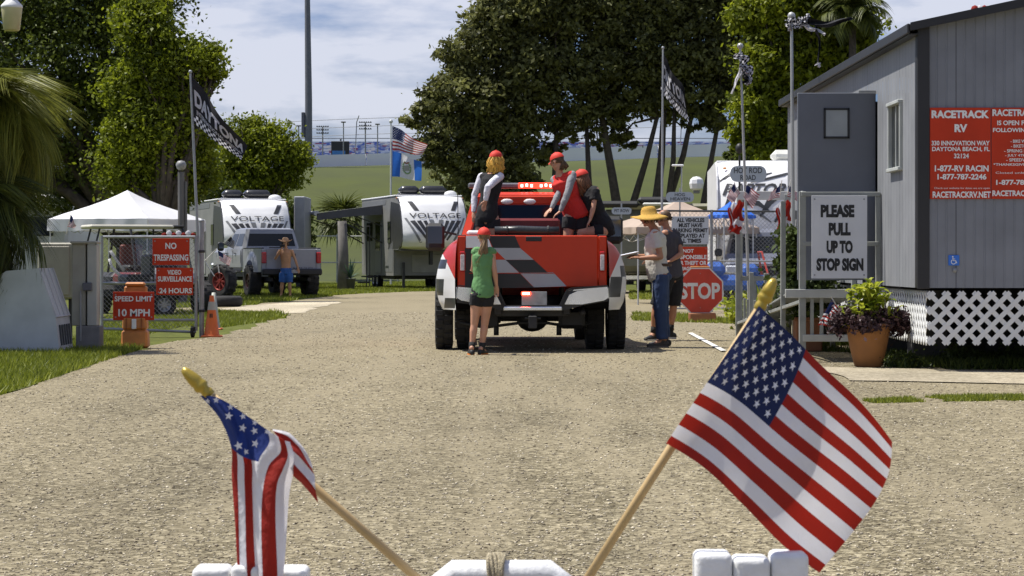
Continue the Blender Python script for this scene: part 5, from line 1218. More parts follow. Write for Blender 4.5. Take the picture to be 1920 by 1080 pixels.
f.locks(HAIRR, 90, .26, seed=7, r=.009, sway=(.06, 0, 0)); f.cap(CAPR, brim=True)

# man in the straw hat ----------------------------------------------------------
gm = G(1238, 652); q = pj(1238, 652, F / gm.y)
f = Fig('man in yellow straw hat, white polo and blue jeans beside the truck', gm, 1.02, .0085)
f.build(dict(pel=q(1237, 510, 0), neck=q(1227, 429, 0), shL=q(1227, 439, -.17), shR=q(1229, 439, .17), elL=q(1237, 482, -.21), wrL=q(1200, 484, -.20), hnL=q(1184, 482, -.16),
             elR=q(1226, 482, .2), wrR=q(1194, 480, .06), hnR=q(1180, 480, .0), hpL=q(1238, 515, -.09), hpR=q(1240, 515, .09), knL=q(1237, 578, -.11), anL=q(1241, 637, -.11), toL=q(1222, 646, -.13),
             knR=q(1243, 578, .10), anR=q(1247, 635, .11), toR=q(1228, 644, .12), head=q(1216, 409, 0)), (-.98, .10, -.12), SKIN2, None)
f.shirt('polo_shirt', mat('cloth_offwhite', (.60, .57, .50), .85, var=.05), hem=.0, sleeve=.62, infl=1.18, disp=.02, belly=.03)
f.shorts('jeans', mat('denim', (.030, .055, .13), .85, var=.2, vscale=9), 1.97, 1.1, disp=.014, waist=.45); f.shoes(mat('shoe_grey', (.05, .045, .04), .7), mat('sole_grey', (.12, .11, .10), .7))
bl = MB(); bl.smooth = True; bl.lathe([(1.0, -.02), (1.03, 0), (1.0, .02)], n=24)
o = bl.build('belt', mat('belt_brown', (.07, .035, .018), .6), f.t); o.location = lp(f.tor[1][0], f.tor[2][0], .38); o.scale = (.168, .165, 1)
f.locks(HAIRD, 40, .06, seed=9, r=.007)
P = f.P
h = MB(); h.smooth = True; n = 28; vs = []
prof = [(.0, .150), (.045, .150), (.072, .138), (.088, .10), (.095, .05), (.13, .034), (.185, .026), (.222, .012)]
for r_h, z_h in prof:
    for j in range(n):
        a = 2 * math.pi * j / n; e = 1.12 if r_h > .1 else 1.12; dz = (-.028 * math.cos(a) ** 2 + .018 * math.sin(a)) * (r_h > .12) * (r_h - .1) / .1
        vs.append(P(r_h * math.cos(a), -.012 + r_h * e * math.sin(a), z_h + dz * 1.3 - (.02 if r_h < .02 else 0)))
h.add(vs, [[i * n + j, i * n + (j + 1) % n, (i + 1) * n + (j + 1) % n, (i + 1) * n + j] for i in range(7) for j in range(n)])
ho = h.build('straw_hat', mat('straw', (.56, .33, .055), .8, var=.18, vscale=60, bump=.5, bscale=160), f.t)
sm_ = ho.modifiers.new('t', 'SOLIDIFY'); sm_.thickness = .004
h = MB(); h.smooth = True; vs = []
for r_h, z_h in ((.0965, .055), (.093, .085)):
    for j in range(n): a = 2 * math.pi * j / n; vs.append(P(r_h * math.cos(a), -.012 + r_h * 1.12 * math.sin(a), z_h))
h.add(vs, [[j, (j + 1) % n, n + (j + 1) % n, n + j] for j in range(n)]); h.build('hat_band', mat('hat_band', (.20, .09, .02), .7), ho)
# clipboard in his hands
cb = thing('clipboard', 'pale clipboard with papers held by the straw hat man', 'clipboard', W(1176, 478, F / gm.y), R(10)); cb.location.z += .005
MB().box((0, 0, 0), (.30, .22, .008), .002, Matrix.Rotation(R(-12), 3, 'Y')).build('board', mat('board_brown', (.20, .14, .09), .6), cb)
MB().box((0, 0, .009), (.28, .20, .006), .001, Matrix.Rotation(R(-12), 3, 'Y')).build('papers', mat('paper', (.62, .64, .70), .7, var=.2, vscale=20), cb)
MB().box((.12, 0, -.008), (.03, .08, .012), .003).build('clip', STL, cb)

# man in dark polo behind -------------------------------------------------------
gm = G(1243, 639); q = pj(1243, 639, F / gm.y)
f = Fig('man in dark grey polo and black shorts standing behind the straw hat man', gm, 1.03, .009)
f.build(dict(pel=q(1259, 512, 0), neck=q(1251, 430, 0), shL=q(1246, 438, -.14), shR=q(1268, 439, .06), elL=q(1237, 472, -.05), wrL=q(1222, 488, .06), hnL=q(1214, 490, .1),
             elR=q(1277, 476, -.06), wrR=q(1256, 489, -.16), hnR=q(1244, 492, -.2), hpL=q(1251, 518, -.07), hpR=q(1266, 518, .05), knL=q(1219, 578, -.05) + Vector((.08, 0, 0)), anL=q(1225, 624, .0), toL=q(1219, 634, -.06),
             knR=q(1263, 578, .06), anR=q(1258, 620, .12), toR=q(1246, 631, .10), head=q(1244, 409, 0)), (-.9, .2, -.05), SKIN2, None)
f.shirt('polo_shirt', mat('cloth_charcoal', (.055, .05, .06), .85, var=.1), hem=.02, sleeve=.6, infl=1.2, disp=.02); f.shorts('shorts', KBLK, .92, 1.38, .018); f.shoes(mat('shoe_black', (.015, .015, .015), .6), mat('sole_white', (.5, .5, .5), .6), mat('sock_black', (.02, .02, .02), .9))
f.locks(HAIRD, 60, .035, back=False, seed=11, r=.006, top=.05)

# shirtless man by the silver pickup ----------------------------------------------
gm = G(536, 558); q = pj(536, 558, F / gm.y)
f = Fig('shirtless man in cowboy hat and blue shorts holding a phone to his face', gm, 1.05, .013)
f.build(dict(pel=q(536.5, 509, 0), neck=q(535.5, 465.5, 0), shL=q(547, 471, 0), shR=q(524.5, 471, 0), elR=q(517, 485, -.12), wrR=q(527, 469, -.26), hnR=q(531, 463, -.28),
             elL=q(554, 488, 0), wrL=q(559, 503, -.02), hnL=q(560, 508, -.03), hpL=q(542, 512, 0), hpR=q(531, 512, 0), knL=q(543, 534, -.02), anL=q(544, 553, .02), toL=q(545, 556, -.14),
             knR=q(529, 534, -.02), anR=q(527, 553, .02), toR=q(526, 556, -.14), head=q(535, 456, 0)), (0, -1, -.05), SKIN3, None)
f.shorts('shorts', mat('cloth_blue', (.03, .11, .32), .8, var=.3, vscale=5), .80, 1.3); f.locks(HAIRD, 30, .06, back=True, seed=13, r=.012); 
P = f.P; h = MB(); h.smooth = True; vs = []; n = 24
for r_h, z_h in [(.0, .150), (.05, .165), (.078, .145), (.090, .09), (.098, .045), (.13, .040), (.185, .050), (.20, .055)]:
    for j in range(n):
        a = 2 * math.pi * j / n; dz = .05 * math.cos(a) ** 2 * (r_h > .12) * (r_h - .1) / .1; vs.append(P(r_h * math.cos(a), -.012 + r_h * 1.15 * math.sin(a), z_h + dz))
h.add(vs, [[i * n + j, i * n + (j + 1) % n, (i + 1) * n + (j + 1) % n, (i + 1) * n + j] for i in range(7) for j in range(n)])
ho = h.build('cowboy_hat', mat('hat_tan', (.50, .30, .16), .8, var=.15), f.t); ho.modifiers.new('t', 'SOLIDIFY').thickness = .006
ph = thing('phone', 'black phone held up by the shirtless man', 'phone', W(531, 461, F / gm.y, -.30)); MB().box((0, 0, 0), (.15, .012, .078), .006).build('case', BLK, ph); MB().box((0, -.008, 0), (.03, .004, .03), .002).build('camera_bump', GLS, ph)
# ================================================================== FLAGS
def clothmat(name, col, tr=.35, rough=.8, bump=.22): return mat(name, col, rough, var=.07, vscale=14, transl=tr, bump=bump, bscale=70)
F_RED = clothmat('flag_red', (.32, .016, .008)); F_WHT = clothmat('flag_white', (.74, .73, .76)); F_NAVY = clothmat('flag_navy', (.014, .022, .080)); F_NAVYL = clothmat('flag_blue', (.016, .038, .20))
F_BLK = clothmat('flag_black', (.012, .012, .015), .1); F_SKY = clothmat('flag_sky_blue', (.04, .17, .62), .4); F_GRY = clothmat('flag_grey', (.35, .35, .38), .3)
def cloth(parent, fn, nu, nv, mats, pick, name='cloth'):
    mb = MB(); mb.smooth = True
    vs = [fn(i / nu, j / nv) for i in range(nu + 1) for j in range(nv + 1)]; o = 0; mb.v = [tuple(v) for v in vs]
    for i in range(nu):
        for j in range(nv):
            a = i * (nv + 1) + j; mb.f.append([a, a + 1, a + nv + 2, a + nv + 1]); mb.m.append(pick((i + .5) / nu, (j + .5) / nv)); mb.sm.append(True)
    return mb.build(name, mats, parent)
def us_flag(parent, fn, nu=30, sub=2, stars=True, m=(None, None, None), both=True, ss_=1.0):
    r_, w_, n_ = m[0] or F_RED, m[1] or F_WHT, m[2] or F_NAVY; nv = 13 * sub
    c = cloth(parent, fn, nu, nv, [r_, w_, n_], lambda u, v: 2 if (u < .4 and v < 7 / 13) else (0 if int(v * 13) % 2 == 0 else 1))
    if not stars: return c
    mb = MB(); e = .004
    for row in range(9):
        for k in range(6 if row % 2 == 0 else 5):
            cu = .4 * ((k + .5) / 6 if row % 2 == 0 else (k + 1) / 6); cv_ = (7 / 13) * (row + 1) / 10
            for sg in ((-1, 1) if both else (-1,)):
                p0 = fn(cu, cv_); du = (fn(cu + e, cv_) - fn(cu - e, cv_)); dv = (fn(cu, cv_ + e) - fn(cu, cv_ - e)); nn = du.cross(dv); nn.normalize()
                if (nn.y > 0): nn = -nn
                off = nn * (.0007 if sg < 0 else -.0007) * (1 if nu > 20 else 4); ring = []
                for q in range(10):
                    rr_ = (.0308 if q % 2 == 0 else .0125) * ss_; a = math.pi * q / 5; ring.append(fn(cu + rr_ * .55 * math.sin(a), cv_ - rr_ * 1.0 * math.cos(a)) + off)
                mb.add([p0 + off] + ring, [[0, 1 + q, 1 + (q + 1) % 10] for q in range(10)])
    mb.build('stars', mat('flag_star', (.78, .77, .80), .8, var=0), c); return c
def cr_interp(P, t):      # Catmull-Rom through list
    n = len(P) - 1; x = min(max(t, 0), 1) * n; i = min(int(x), n - 1); f_ = x - i
    a = P[max(i - 1, 0)]; b = P[i]; c = P[i + 1]; d = P[min(i + 2, n)]
    return .5 * ((2 * b) + (-a + c) * f_ + (2 * a - 5 * b + 4 * c - d) * f_ * f_ + (-a + 3 * b - 3 * c + d) * f_ ** 3)
def quad_fn(o, TL, TR, BR, BL, ppm, wave=.02, k=9, dsl=0.0, bow=0):
    a = [W(p[0], p[1], ppm) - o for p in (TL, TR, BR, BL)]
    def fn(u, v):
        p = (a[0].lerp(a[1], u)).lerp(a[3].lerp(a[2], u), v); h = math.sin(k * u + 2.2 * v + .6); s = min(1, u * 4)
        return p + Vector((wave * .25 * h * s, wave * math.sin(k * u + 2 * v) * s + dsl * u, wave * .35 * math.sin(k * .8 * u + 1) * s - bow * math.sin(math.pi * u) * (1 - 0 * v)))
    return fn

# ================================================================== LEFT SIDE
M_TENT = mat('tent_white', (.70, .70, .72), .75, var=.05, vscale=1.5, transl=.12); M_LEG = mat('tent_leg', (.50, .50, .50), .4, metal=.4)
def canopy(label, loc, rz, hw, ez, pz, m, val=.30, seed=0):
    t = thing('canopy_tent', label, 'canopy', loc, rz); mb = MB(); mb.smooth = False
    n = 12
    def surf(x, y):
        d = max(abs(x), abs(y)) / hw; return ez + (pz - ez) * (1 - d) * (1 - .12 * math.sin(math.pi * d)) + .014 * mnoise.noise(Vector((x * 3, y * 3, seed)))
    mb.smooth = True
    for a in range(4):
        c, s = [(1, 0), (0, 1), (-1, 0), (0, -1)][a]
        def fn(u, v):
            d = v; x = (2 * u - 1) * hw * d; y = -hw * d; return (x * c - y * s, x * s + y * c, surf(x, y))
        mb.grid(fn, n, 8)
    mb.build('top', m, t)
    for a in range(4):
        c, s = [(1, 0), (0, 1), (-1, 0), (0, -1)][a]; vb = MB(); vb.smooth = True
        def fn(u, v):
            x = (2 * u - 1) * hw; y = -hw - .012 - .02 * math.sin(u * 19 + seed) * v - .012 * math.sin(u * 43) * v; z = ez - val * v - .02 * math.sin(u * 6.28 * 1.5) * v * (1 if v > .5 else .3)
            return (x * c - y * s, x * s + y * c, z)
        vb.grid(fn, 40, 4); vb.build('valance', m, t)
    for sx_ in (-1, 1):
        for sy in (-1, 1):
            MB().tube([(sx_ * (hw - .05), sy * (hw - .05), 0), (sx_ * (hw - .05), sy * (hw - .05), ez - .02)], .022, 6).build('leg', M_LEG, t)
            MB().tube([(sx_ * (hw - .05), sy * (hw - .05), ez - .08), (0, 0, pz - .12)], .012, 5).build('roof_strut', M_LEG, t)
    for a in range(4):
        c, s = [(1, 0), (0, 1), (-1, 0), (0, -1)][a]; tb = MB(); R_ = lambda x, y, z: (x * c - y * s, x * s + y * c, z); w_ = hw - .06
        for k in range(4):
            x0 = -w_ + k * w_ / 2; x1 = x0 + w_ / 2; tb.tube([R_(x0, -w_, ez - .06), R_(x1, -w_, ez - .36)], .009, 4); tb.tube([R_(x0, -w_, ez - .36), R_(x1, -w_, ez - .06)], .009, 4)
        tb.build('truss', M_LEG, t)
    return t
p = W(239, 485, 71); p.z = 0
canopy('white peaked canopy tent behind the gate signs on the left', p, R(-22), 1.5, 2.22, 3.0, M_TENT, seed=1)
p = W(1272, 485, 71); p.z = 0
canopy('tan canopy tent behind the straw hat man and the fence', p, R(14), 1.65, 2.0, 2.75, mat('tent_tan', (.42, .33, .26), .8, var=.08, transl=.1), .16, 2)
p = W(1372, 485, 73); p.z = 0
canopy('bright blue canopy tent between the tan canopy and the white trailer', p, R(20), .46, 2.30, 2.70, mat('tent_blue', (.02, .14, .62), .7, var=.08, transl=.15), .07, 3)

M_WIRE = mat('chain_link_wire', (.26, .27, .28), .5, metal=.4, var=.1)
def chainlink(parent, x0, x1, z0, z1, y, sp=.07, r=.0026):
    """two sets of diagonal wires filling a rectangle"""
    vs = []; fs = []; H = z1 - z0; k = 0; mb = MB()
    a = x0 - H
    while a < x1:
        for s in (0, 1):
            p, q_ = ((a, z0), (a + H, z1)) if s == 0 else ((a, z1), (a + H, z0))
            lo_ = max(0, (x0 - a) / H); hi_ = min(1, (x1 - a) / H)
            if hi_ - lo_ > .02:
                P0 = (p[0] + (q_[0] - p[0]) * lo_, y + s * .004, p[1] + (q_[1] - p[1]) * lo_); P1 = (p[0] + (q_[0] - p[0]) * hi_, y + s * .004, p[1] + (q_[1] - p[1]) * hi_)
                mb.tube([P0, P1], r, 3, caps=False)
        a += sp
    return tag(mb.build('chain_link', M_WIRE, parent), kind='stuff')
# gate
GP = W(375, 485, 124); GP.z = 0
t = thing('chain_link_gate', 'rolling chain link gate carrying the two red notices on the left', 'gate', GP, R(-3)); gx = -1.5
for z in (1.52, .82, .26): MB().tube([(gx, 0, z), (-.06, 0, z)], .021, 8).build('rail', STL, t)
MB().tube([(gx, 0, .13), (-.06, 0, .08)], .021, 8).build('rail', STL, t)
for x in (gx, -.06): MB().tube([(x, 0, .1), (x, 0, 1.54)], .024, 8).build('upright', STL, t)
chainlink(t, gx, -.06, .12, 1.52, .03)
wb = wheel(t, (-.10, -.06, .085), .085, .05, BLK, tread=2, name='wheel'); wb.rotation_euler = (0, 0, 0)
t2 = thing('gate_post', 'grey steel gate post beside the traffic cone', 'post', GP + Vector((.02, .04, 0)))
MB().tube([(0, 0, -.05), (0, 0, 1.75)], .038, 12).build('post', STL, t2); mb = MB(); mb.smooth = True; mb.ball((0, 0, 1.76), (.045, .045, .03), 10); mb.build('post_cap', STL, t2)
for z in (.4, 1.3): MB().lathe([(.04, -.02), (.052, -.015), (.052, .015), (.04, .02)], (0, 0, z), n=12).build('hinge', DST, t2)
sign_px('notice_sign', 'red NO TRESPASSING sign on the gate, above the video notice', 'sign', (287, 447, 356, 497), 126, SRED, LTX,
        [('NO', 311, 455, 332, 467), ('TRESPASSING', 289, 477, 354, 489)], 'red notices on the gate', dy=-.05)
sign_px('notice_sign', 'red VIDEO SURVEILLANCE 24 HOURS sign, lower on the gate', 'sign', (294, 502, 363, 553), 126, SRED, LTX,
        [('VIDEO', 315, 506, 341, 515), ('SURVEILLANCE', 297, 518, 361, 528), ('24 HOURS', 300, 540, 361, 550)], 'red notices on the gate', dy=-.06)
# orange barricade with speed limit
p = W(254, 485, 142); p.z = 0; ORG = mat('plastic_orange', (.55, .20, .045), .5, var=.22, vscale=5)
t = thing('plastic_barricade', 'faded orange plastic barricade carrying the speed limit board', 'barricade', p)
MB().box((0, 0, .13), (.36, .26, .24), .03, tp=(.94, .9)).build('base_block', ORG, t); MB().box((0, 0, .34), (.33, .22, .17), .025, tp=(.94, .9)).build('upper_block', ORG, t)
MB().box((0, -.125, .33), (.06, .02, .13), .006).build('white_patch', LTX, t); mb = MB(); mb.box((0, .03, .62), (.30, .10, .42), .02); mb.build('neck', ORG, t); MB().box((0, .0, .855), (.26, .10, .05), .02).build('handle', ORG, t)
for x in (-.10, .10): MB().box((x, -.118, .33), (.012, .02, .15)).build('groove', mat('orange_dark', (.30, .09, .02), .6), t)
sign_px('speed_limit_sign', 'red SPEED LIMIT 10 MPH sign on the orange barricade', 'sign', (214, 547, 291, 600), 142, SRED, LTX,
        [('SPEED LIMIT', 217, 555, 288, 565), ('10 MPH', 224, 579, 283, 593)], dy=-.09)
# electrical equipment
CRM = mat('cabinet_cream', (.34, .32, .25), .55, var=.12, vscale=4); CGR = mat('pedestal_grey', (.20, .19, .18), .8, var=.2, vscale=6, bump=.2)
def pbox(name, x0, y0, x1, y1, ppm, d, m, parent, b=.01, o=None, dy=0):
    A = W((x0 + x1) / 2, (y0 + y1) / 2, ppm, dy) - o; return MB().box(A + Vector((0, d / 2, 0)), ((x1 - x0) / ppm, d, (y1 - y0) / ppm), b).build(name, m, parent)
o = W(158, 485, 146); o.z = 0; t = thing('meter_pedestal', 'cream electrical meter pedestal between the palm and the gate', 'electrical cabinet', o)
pbox('base', 142, 611, 187, 661, 146, .3, CGR, t, o=o); pbox('meter_panel', 134, 456, 160, 611, 146, .22, CRM, t, o=o, dy=.02); pbox('meter_panel', 163, 458, 182, 611, 146, .22, mat('cabinet_pale', (.42, .41, .35), .55, var=.1), t, o=o, dy=.0)
pbox('gap_strip', 158, 470, 165, 611, 146, .05, mat('gap_dark', (.06, .05, .04), .7), t, o=o, dy=.1); pbox('meter_box', 156, 530, 173, 545, 146, .06, mat('meter_grey', (.10, .10, .11), .5), t, .008, o, -.06)  # dark strip stands in for the shaded gap between the meter panels
pbox('top_rail', 132, 452, 183, 457, 146, .3, CRM, t, o=o, dy=-.03); pbox('conduit', 150, 545, 153, 640, 146, .03, STL, t, o=o, dy=-.02)
o = W(110, 485, 135); o.z = 0; t = thing('electrical_cabinet', 'large cream electrical box on legs behind the slanted grey cabinet', 'electrical cabinet', o)
pbox('box', 70, 455, 138, 560, 135, .45, CRM, t, .02, o); pbox('door', 78, 462, 130, 553, 135, .02, CRM, t, .006, o, -.02); pbox('leg', 80, 560, 86, 646, 135, .06, DST, t, .0, o, .1); pbox('leg', 126, 560, 132, 646, 135, .06, DST, t, 0, o, .1)
o = W(60, 485, 151); o.z = 0; t = thing('slanted_cabinet', 'low grey white cabinet with a sloping panelled side at the left edge', 'cabinet', o)
SG = mat('cabinet_greywhite', (.46, .48, .47), .6, var=.12, vscale=3)
pf = [((a - 60) / 151, CH + (HZ - b) / 151) for a, b in ((-30, 664), (-30, 535), (12, 508), (72, 503), (104, 594), (112, 664))]
MB().prism(pf, 0, .95).build('body', SG, t)
# trim ribs and slots on the sloping side
A = Vector((pf[3][0], 0, pf[3][1])); B_ = Vector((pf[4][0], 0, pf[4][1])); C_ = Vector((pf[5][0], 0, pf[5][1]))
for y in (.03, .33, .62, .92): MB().tube([A + Vector((.006, y, 0)), B_ + Vector((.006, y, 0))], .012, 5).build('rib', mat('rib_pale', (.5, .5, .5), .5), t)
MB().tube([B_ + Vector((.006, 0, 0)), B_ + Vector((.006, .95, 0))], .012, 5).build('rib', MATS['rib_pale'], t)
for k in range(5): MB().box((B_ + C_) / 2 + Vector((.012, .16 + k * .16, 0)), (.02, .035, .26), .005, Matrix.Rotation(R(-6), 3, 'Y')).build('vent_slot', mat('slot_dark', (.07, .07, .07), .7), t)
# traffic cone
CO = mat('cone_orange', (.68, .15, .025), .5, var=.1, vscale=8); o = W(397, 485, 124); o.z = 0
t = thing('traffic_cone', 'orange traffic cone with a grey reflective collar beside the gate post', 'traffic cone', o)
MB().box((0, 0, .016), (.30, .30, .03), .012).build('base', CO, t)
mb = MB(); mb.smooth = True; mb.lathe([(.125, .03), (.115, .045), (.085, .26), (.062, .42), (.030, .63), (.026, .635), (.001, .635)], n=24); c = mb.build('body', CO, t)
mb = MB(); mb.smooth = True; mb.lathe([(.0665, .415), (.0475, .54)], n=24); mb.build('reflective_collar', mat('collar', (.42, .43, .38), .5, var=.2), c)
for x in (-.014, .014): MB().box((x, -.079, .33), (.016, .012, .06), .002).build('stencil_mark', BLK, c)
o = W(401, 485, 112); o.z = 0; t = thing('traffic_cone', 'second cone mostly hidden behind the front traffic cone, pale top showing', 'traffic cone', o)
MB().box((0, 0, .016), (.28, .28, .03), .012).build('base', CO, t); mb = MB(); mb.smooth = True; mb.lathe([(.11, .03), (.07, .3), (.035, .62), (.001, .625)], n=20); c = mb.build('body', mat('cone_pale', (.40, .42, .36), .5), t)

# flagpole with speedway flag
def pole(name, label, px0, py0, px1, py1, ppm, r, m, top=None, cat='flagpole'):
    a = W(px1, py1, ppm); a.z = 0; t = thing(name, label, cat, a); b = W(px0, py0, ppm) - a
    MB().tube([(0, 0, -.05), b * .5, b], [r, r, r * .7], 8).build('pole', m, t)
    mb = MB(); mb.smooth = True; mb.ball(b + Vector((0, 0, .03)), top or r * 1.3, 8); mb.build('finial', m, t); return t
pole('flagpole', 'leaning grey flagpole at the left gate flying the chequered black flag', 357, 138, 379, 622, 115, .024, STL)
def speedway_flag(label, o, fn, bands=(.86,), txt=True):
    t = thing('speedway_flag', label, 'flag', o)
    c = cloth(t, fn, 44, 30, [F_BLK, F_WHT], lambda u, v: (1 if (int(u * 22) + int(v * 15)) % 2 else 0) if v > .80 else 0)
    def dt(s, u0, u1, v0, v1, m, bold, off):
        ob = text(s, u0, u1, 1 - v1, 1 - v0, 0, m, c, bold, 0); e = .01
        for v in ob.data.vertices:
            u, w_ = v.co.x, 1 - v.co.z; p0 = fn(u, w_); nn = (fn(u + e, w_) - p0).cross(fn(u, w_ + e) - p0); nn.normalize()
            if nn.y > 0: nn = -nn
            v.co = p0 + nn * off
        return ob
    if txt:
        dt('DAYTONA', .03, .98, .24, .60, F_WHT, .05, .012); dt('INTERNATIONAL SPEEDWAY', .06, .97, .66, .765, F_WHT, .02, .012)
    return t
o = W(359, 150, 115); speedway_flag('black chequered speedway flag streaming from the left gate flagpole', o, quad_fn(o, (359, 142), (462, 276), (455, 302), (364, 232), 115, .07, 8))
P2 = pole('flagpole', 'thin flagpole among the oaks flying the slack lettered black flag', 1243, 92, 1240, 545, 80, .028, mat('pole_grey', (.35, .36, .38), .5, metal=.2)); 
o = W(1243, 100, 80); speedway_flag('slack black speedway flag with white lettering on the pole among the oaks', o, quad_fn(o, (1242, 100), (1284, 170), (1293, 233), (1239, 172), 80, .13, 9))
# pole with national flag and second flag
pole('flagpole', 'white flagpole with two flags left of the red pickup', 733, 229, 733, 536, 42.8, .045, mat('pole_white', (.55, .56, .54), .4), .09)
o = W(734, 237, 42.8); t = thing('national_flag', 'stars and stripes flying above the blue and white flag on the white pole', 'flag', o)
us_flag(t, quad_fn(o, (735.5, 236), (800, 271), (792, 290), (735.5, 281), 42.8, .14, 7), 26, 1, m=(clothmat('flag_red_faded', (.40, .06, .05)), None, clothmat('flag_navy_faded', (.03, .04, .12))))
o = W(734, 283, 42.8); t = thing('national_flag', 'blue and white striped flag with a crest below the stars and stripes', 'flag', o)
fn = quad_fn(o, (735.5, 283), (790, 302), (789, 338), (735, 331), 42.8, .12, 6)
c = cloth(t, fn, 30, 12, [F_SKY, F_WHT], lambda u, v: 0 if (u < .3 or u > .76) else 1)
mb = MB()
for k in range(20):
    a = 2 * math.pi * k / 20
    if 1.2 < a < 1.95: continue
    p0 = fn(.53 + .13 * math.cos(a), .5 - .26 * math.sin(a)) + Vector((0, -.02, 0)); mb.ball(p0, (.045, .01, .04), 6)
mb.build('crest_wreath', mat('wreath_green', (.20, .30, .14), .7), c)
MB().box(fn(.53, .52) + Vector((0, -.025, 0)), (.26, .01, .24), .003).build('crest_scroll', mat('scroll_grey', (.30, .30, .26), .7), c)
p0 = fn(.53, .30) + Vector((0, -.03, 0)); MB().prism([(p0.x - .16, p0.z + .06), (p0.x - .02, p0.z + .03), (p0.x + .16, p0.z + .07), (p0.x + .03, p0.z - .03), (p0.x - .05, p0.z - .03)], p0.y - .005, p0.y + .005).build('crest_bird', mat('bird_brown', (.25, .07, .03), .7), c)

# lamp head in the corner, lamp post behind the canopy
o = W(22, 0, 148); t = thing('yard_light', 'pale yard light hanging into the top left corner', 'lamp', o)
mb = MB(); mb.smooth = True; mb.lathe([(.05, .14), (.065, .12), (.068, .02), (.05, .0), (.001, 0)], (0, 0, 0), n=20); mb.build('housing', STL, t)
mb = MB(); mb.smooth = True; mb.lathe([(.07, .0), (.135, -.07), (.137, -.10), (.12, -.11)], n=24); mb.build('lamp_shade', mat('shade_white', (.7, .7, .68), .4), t)
mb = MB(); mb.smooth = True; mb.lathe([(.132, -.10), (.13, -.14), (.105, -.37), (.09, -.39), (.001, -.39)], n=24); mb.build('globe', mat('globe_yellow', (.50, .46, .24), .3, var=.2), t)
MB().tube([(-.04, 0, .06), (-.6, 0, .10), (-.9, 0, -.1)], .022, 8).build('arm', STL, t); MB().tube([(-.9, .0, -4.4), (-.9, 0, .6)], .06, 8).build('mounting_post', mat('wood_post', (.12, .10, .08), .9), t)
p = W(341, 485, 72); p.z = 0; t = thing('lamp_post', 'grey lamp post with round head behind the white canopy', 'lamp post', p)
MB().tube([(0, 0, 0), (-.02, 0, 3.45)], [.10, .085], 10).build('pole', mat('lamp_post_grey', (.12, .115, .11), .7), t); MB().tube([(.10, 0, 0), (.10, 0, 3.2)], .04, 6).build('conduit', MATS['lamp_post_grey'], t)
mb = MB(); mb.smooth = True; mb.lathe([(.001, .20), (.09, .18), (.14, .10), (.12, .0), (.06, -.06), (.001, -.06)], (-.02, 0, 3.55), n=16); mb.build('lamp_head', mat('lamp_head_pale', (.24, .24, .24), .5), t)
# post and rail fence, potted agave by the right trailer
p = W(643, 485, 50); p.z = 0; t = thing('tree_trunk', 'bare grey trunk standing between the two trailers', 'post', p); mb = MB(); mb.smooth = True; mb.tube([(0, 0, 0), (.02, 0, 1.3), (-.03, 0, 2.6)], [.22, .19, .17], 10); mb.build('trunk', mat('trunk_grey', (.13, .12, .11), .9, var=.3, bump=.5), t)
t = thing('rail_fence', 'pale post and rail fence on the lawn between the trailers', 'fence', (W(575, 485, 38).x, F / 38, 0))
for k in range(6): MB().tube([(k * 1.5, 0, 0), (k * 1.5, 0, 2.4)], .035, 6).build('post', STL, t)
for z in (1.0, 2.3): MB().tube([(0, 0, z), (7.5, 0, z)], .035, 6).build('rail', mat('rail_pale', (.45, .45, .42), .6), t)
def agave(label, o, potr, poth, n, ln, lm, potm, tilt=(20, 80), wd=.035, seed=1):
    t = thing('potted_plant', label, 'potted plant', o); r = random.Random(seed)
    mb = MB(); mb.smooth = True; mb.lathe([(.001, 0), (potr * .7, 0), (potr, poth), (potr * 1.08, poth), (potr * 1.08, poth - .03), (potr * .95, poth - .03), (.001, poth - .04)], n=20); mb.build('pot', potm, t)
    for k in range(n):
        a = k * 2.39996; e = R(r.uniform(*tilt)); L_ = ln * r.uniform(.7, 1.1); d = Vector((math.cos(a) * math.cos(e), math.sin(a) * math.cos(e), math.sin(e))); s_ = Vector((-math.sin(a), math.cos(a), 0)); V = []; 
        for i in range(5):
            q_ = i / 4; c = Vector((0, 0, poth)) + d * L_ * q_ - Vector((0, 0, L_ * .35 * q_ * q_ * math.cos(e))); w_ = wd * math.sin(math.pi * (.18 + .8 * q_)); V += [c - s_ * w_ + Vector((0, 0, w_ * .4)), c, c + s_ * w_ + Vector((0, 0, w_ * .4))]
        V = np.array([tuple(v) for v in V]); Fc = np.array([(3 * i + j, 3 * i + j + 1, 3 * i + j + 4, 3 * i + j + 3) for i in range(4) for j in (0, 1)]); npmesh('leaf', V, Fc, lm, t, np.full(8, r.random()))
    return t
LM_AG = leafmat('agave_leaf', (.03, .07, .05), (.12, .20, .14), .1); LM_LIME = leafmat('lime_leaf', (.13, .19, .012), (.48, .50, .05), .45)
o = W(657, 485, 50); o.z = 0; agave('blue green agave in a grey pot in front of the right trailer', o, .2, .45, 22, .85, LM_AG, mat('pot_grey', (.12, .12, .13), .6), seed=4)
o = W(664, 485, 47); o.z = 0
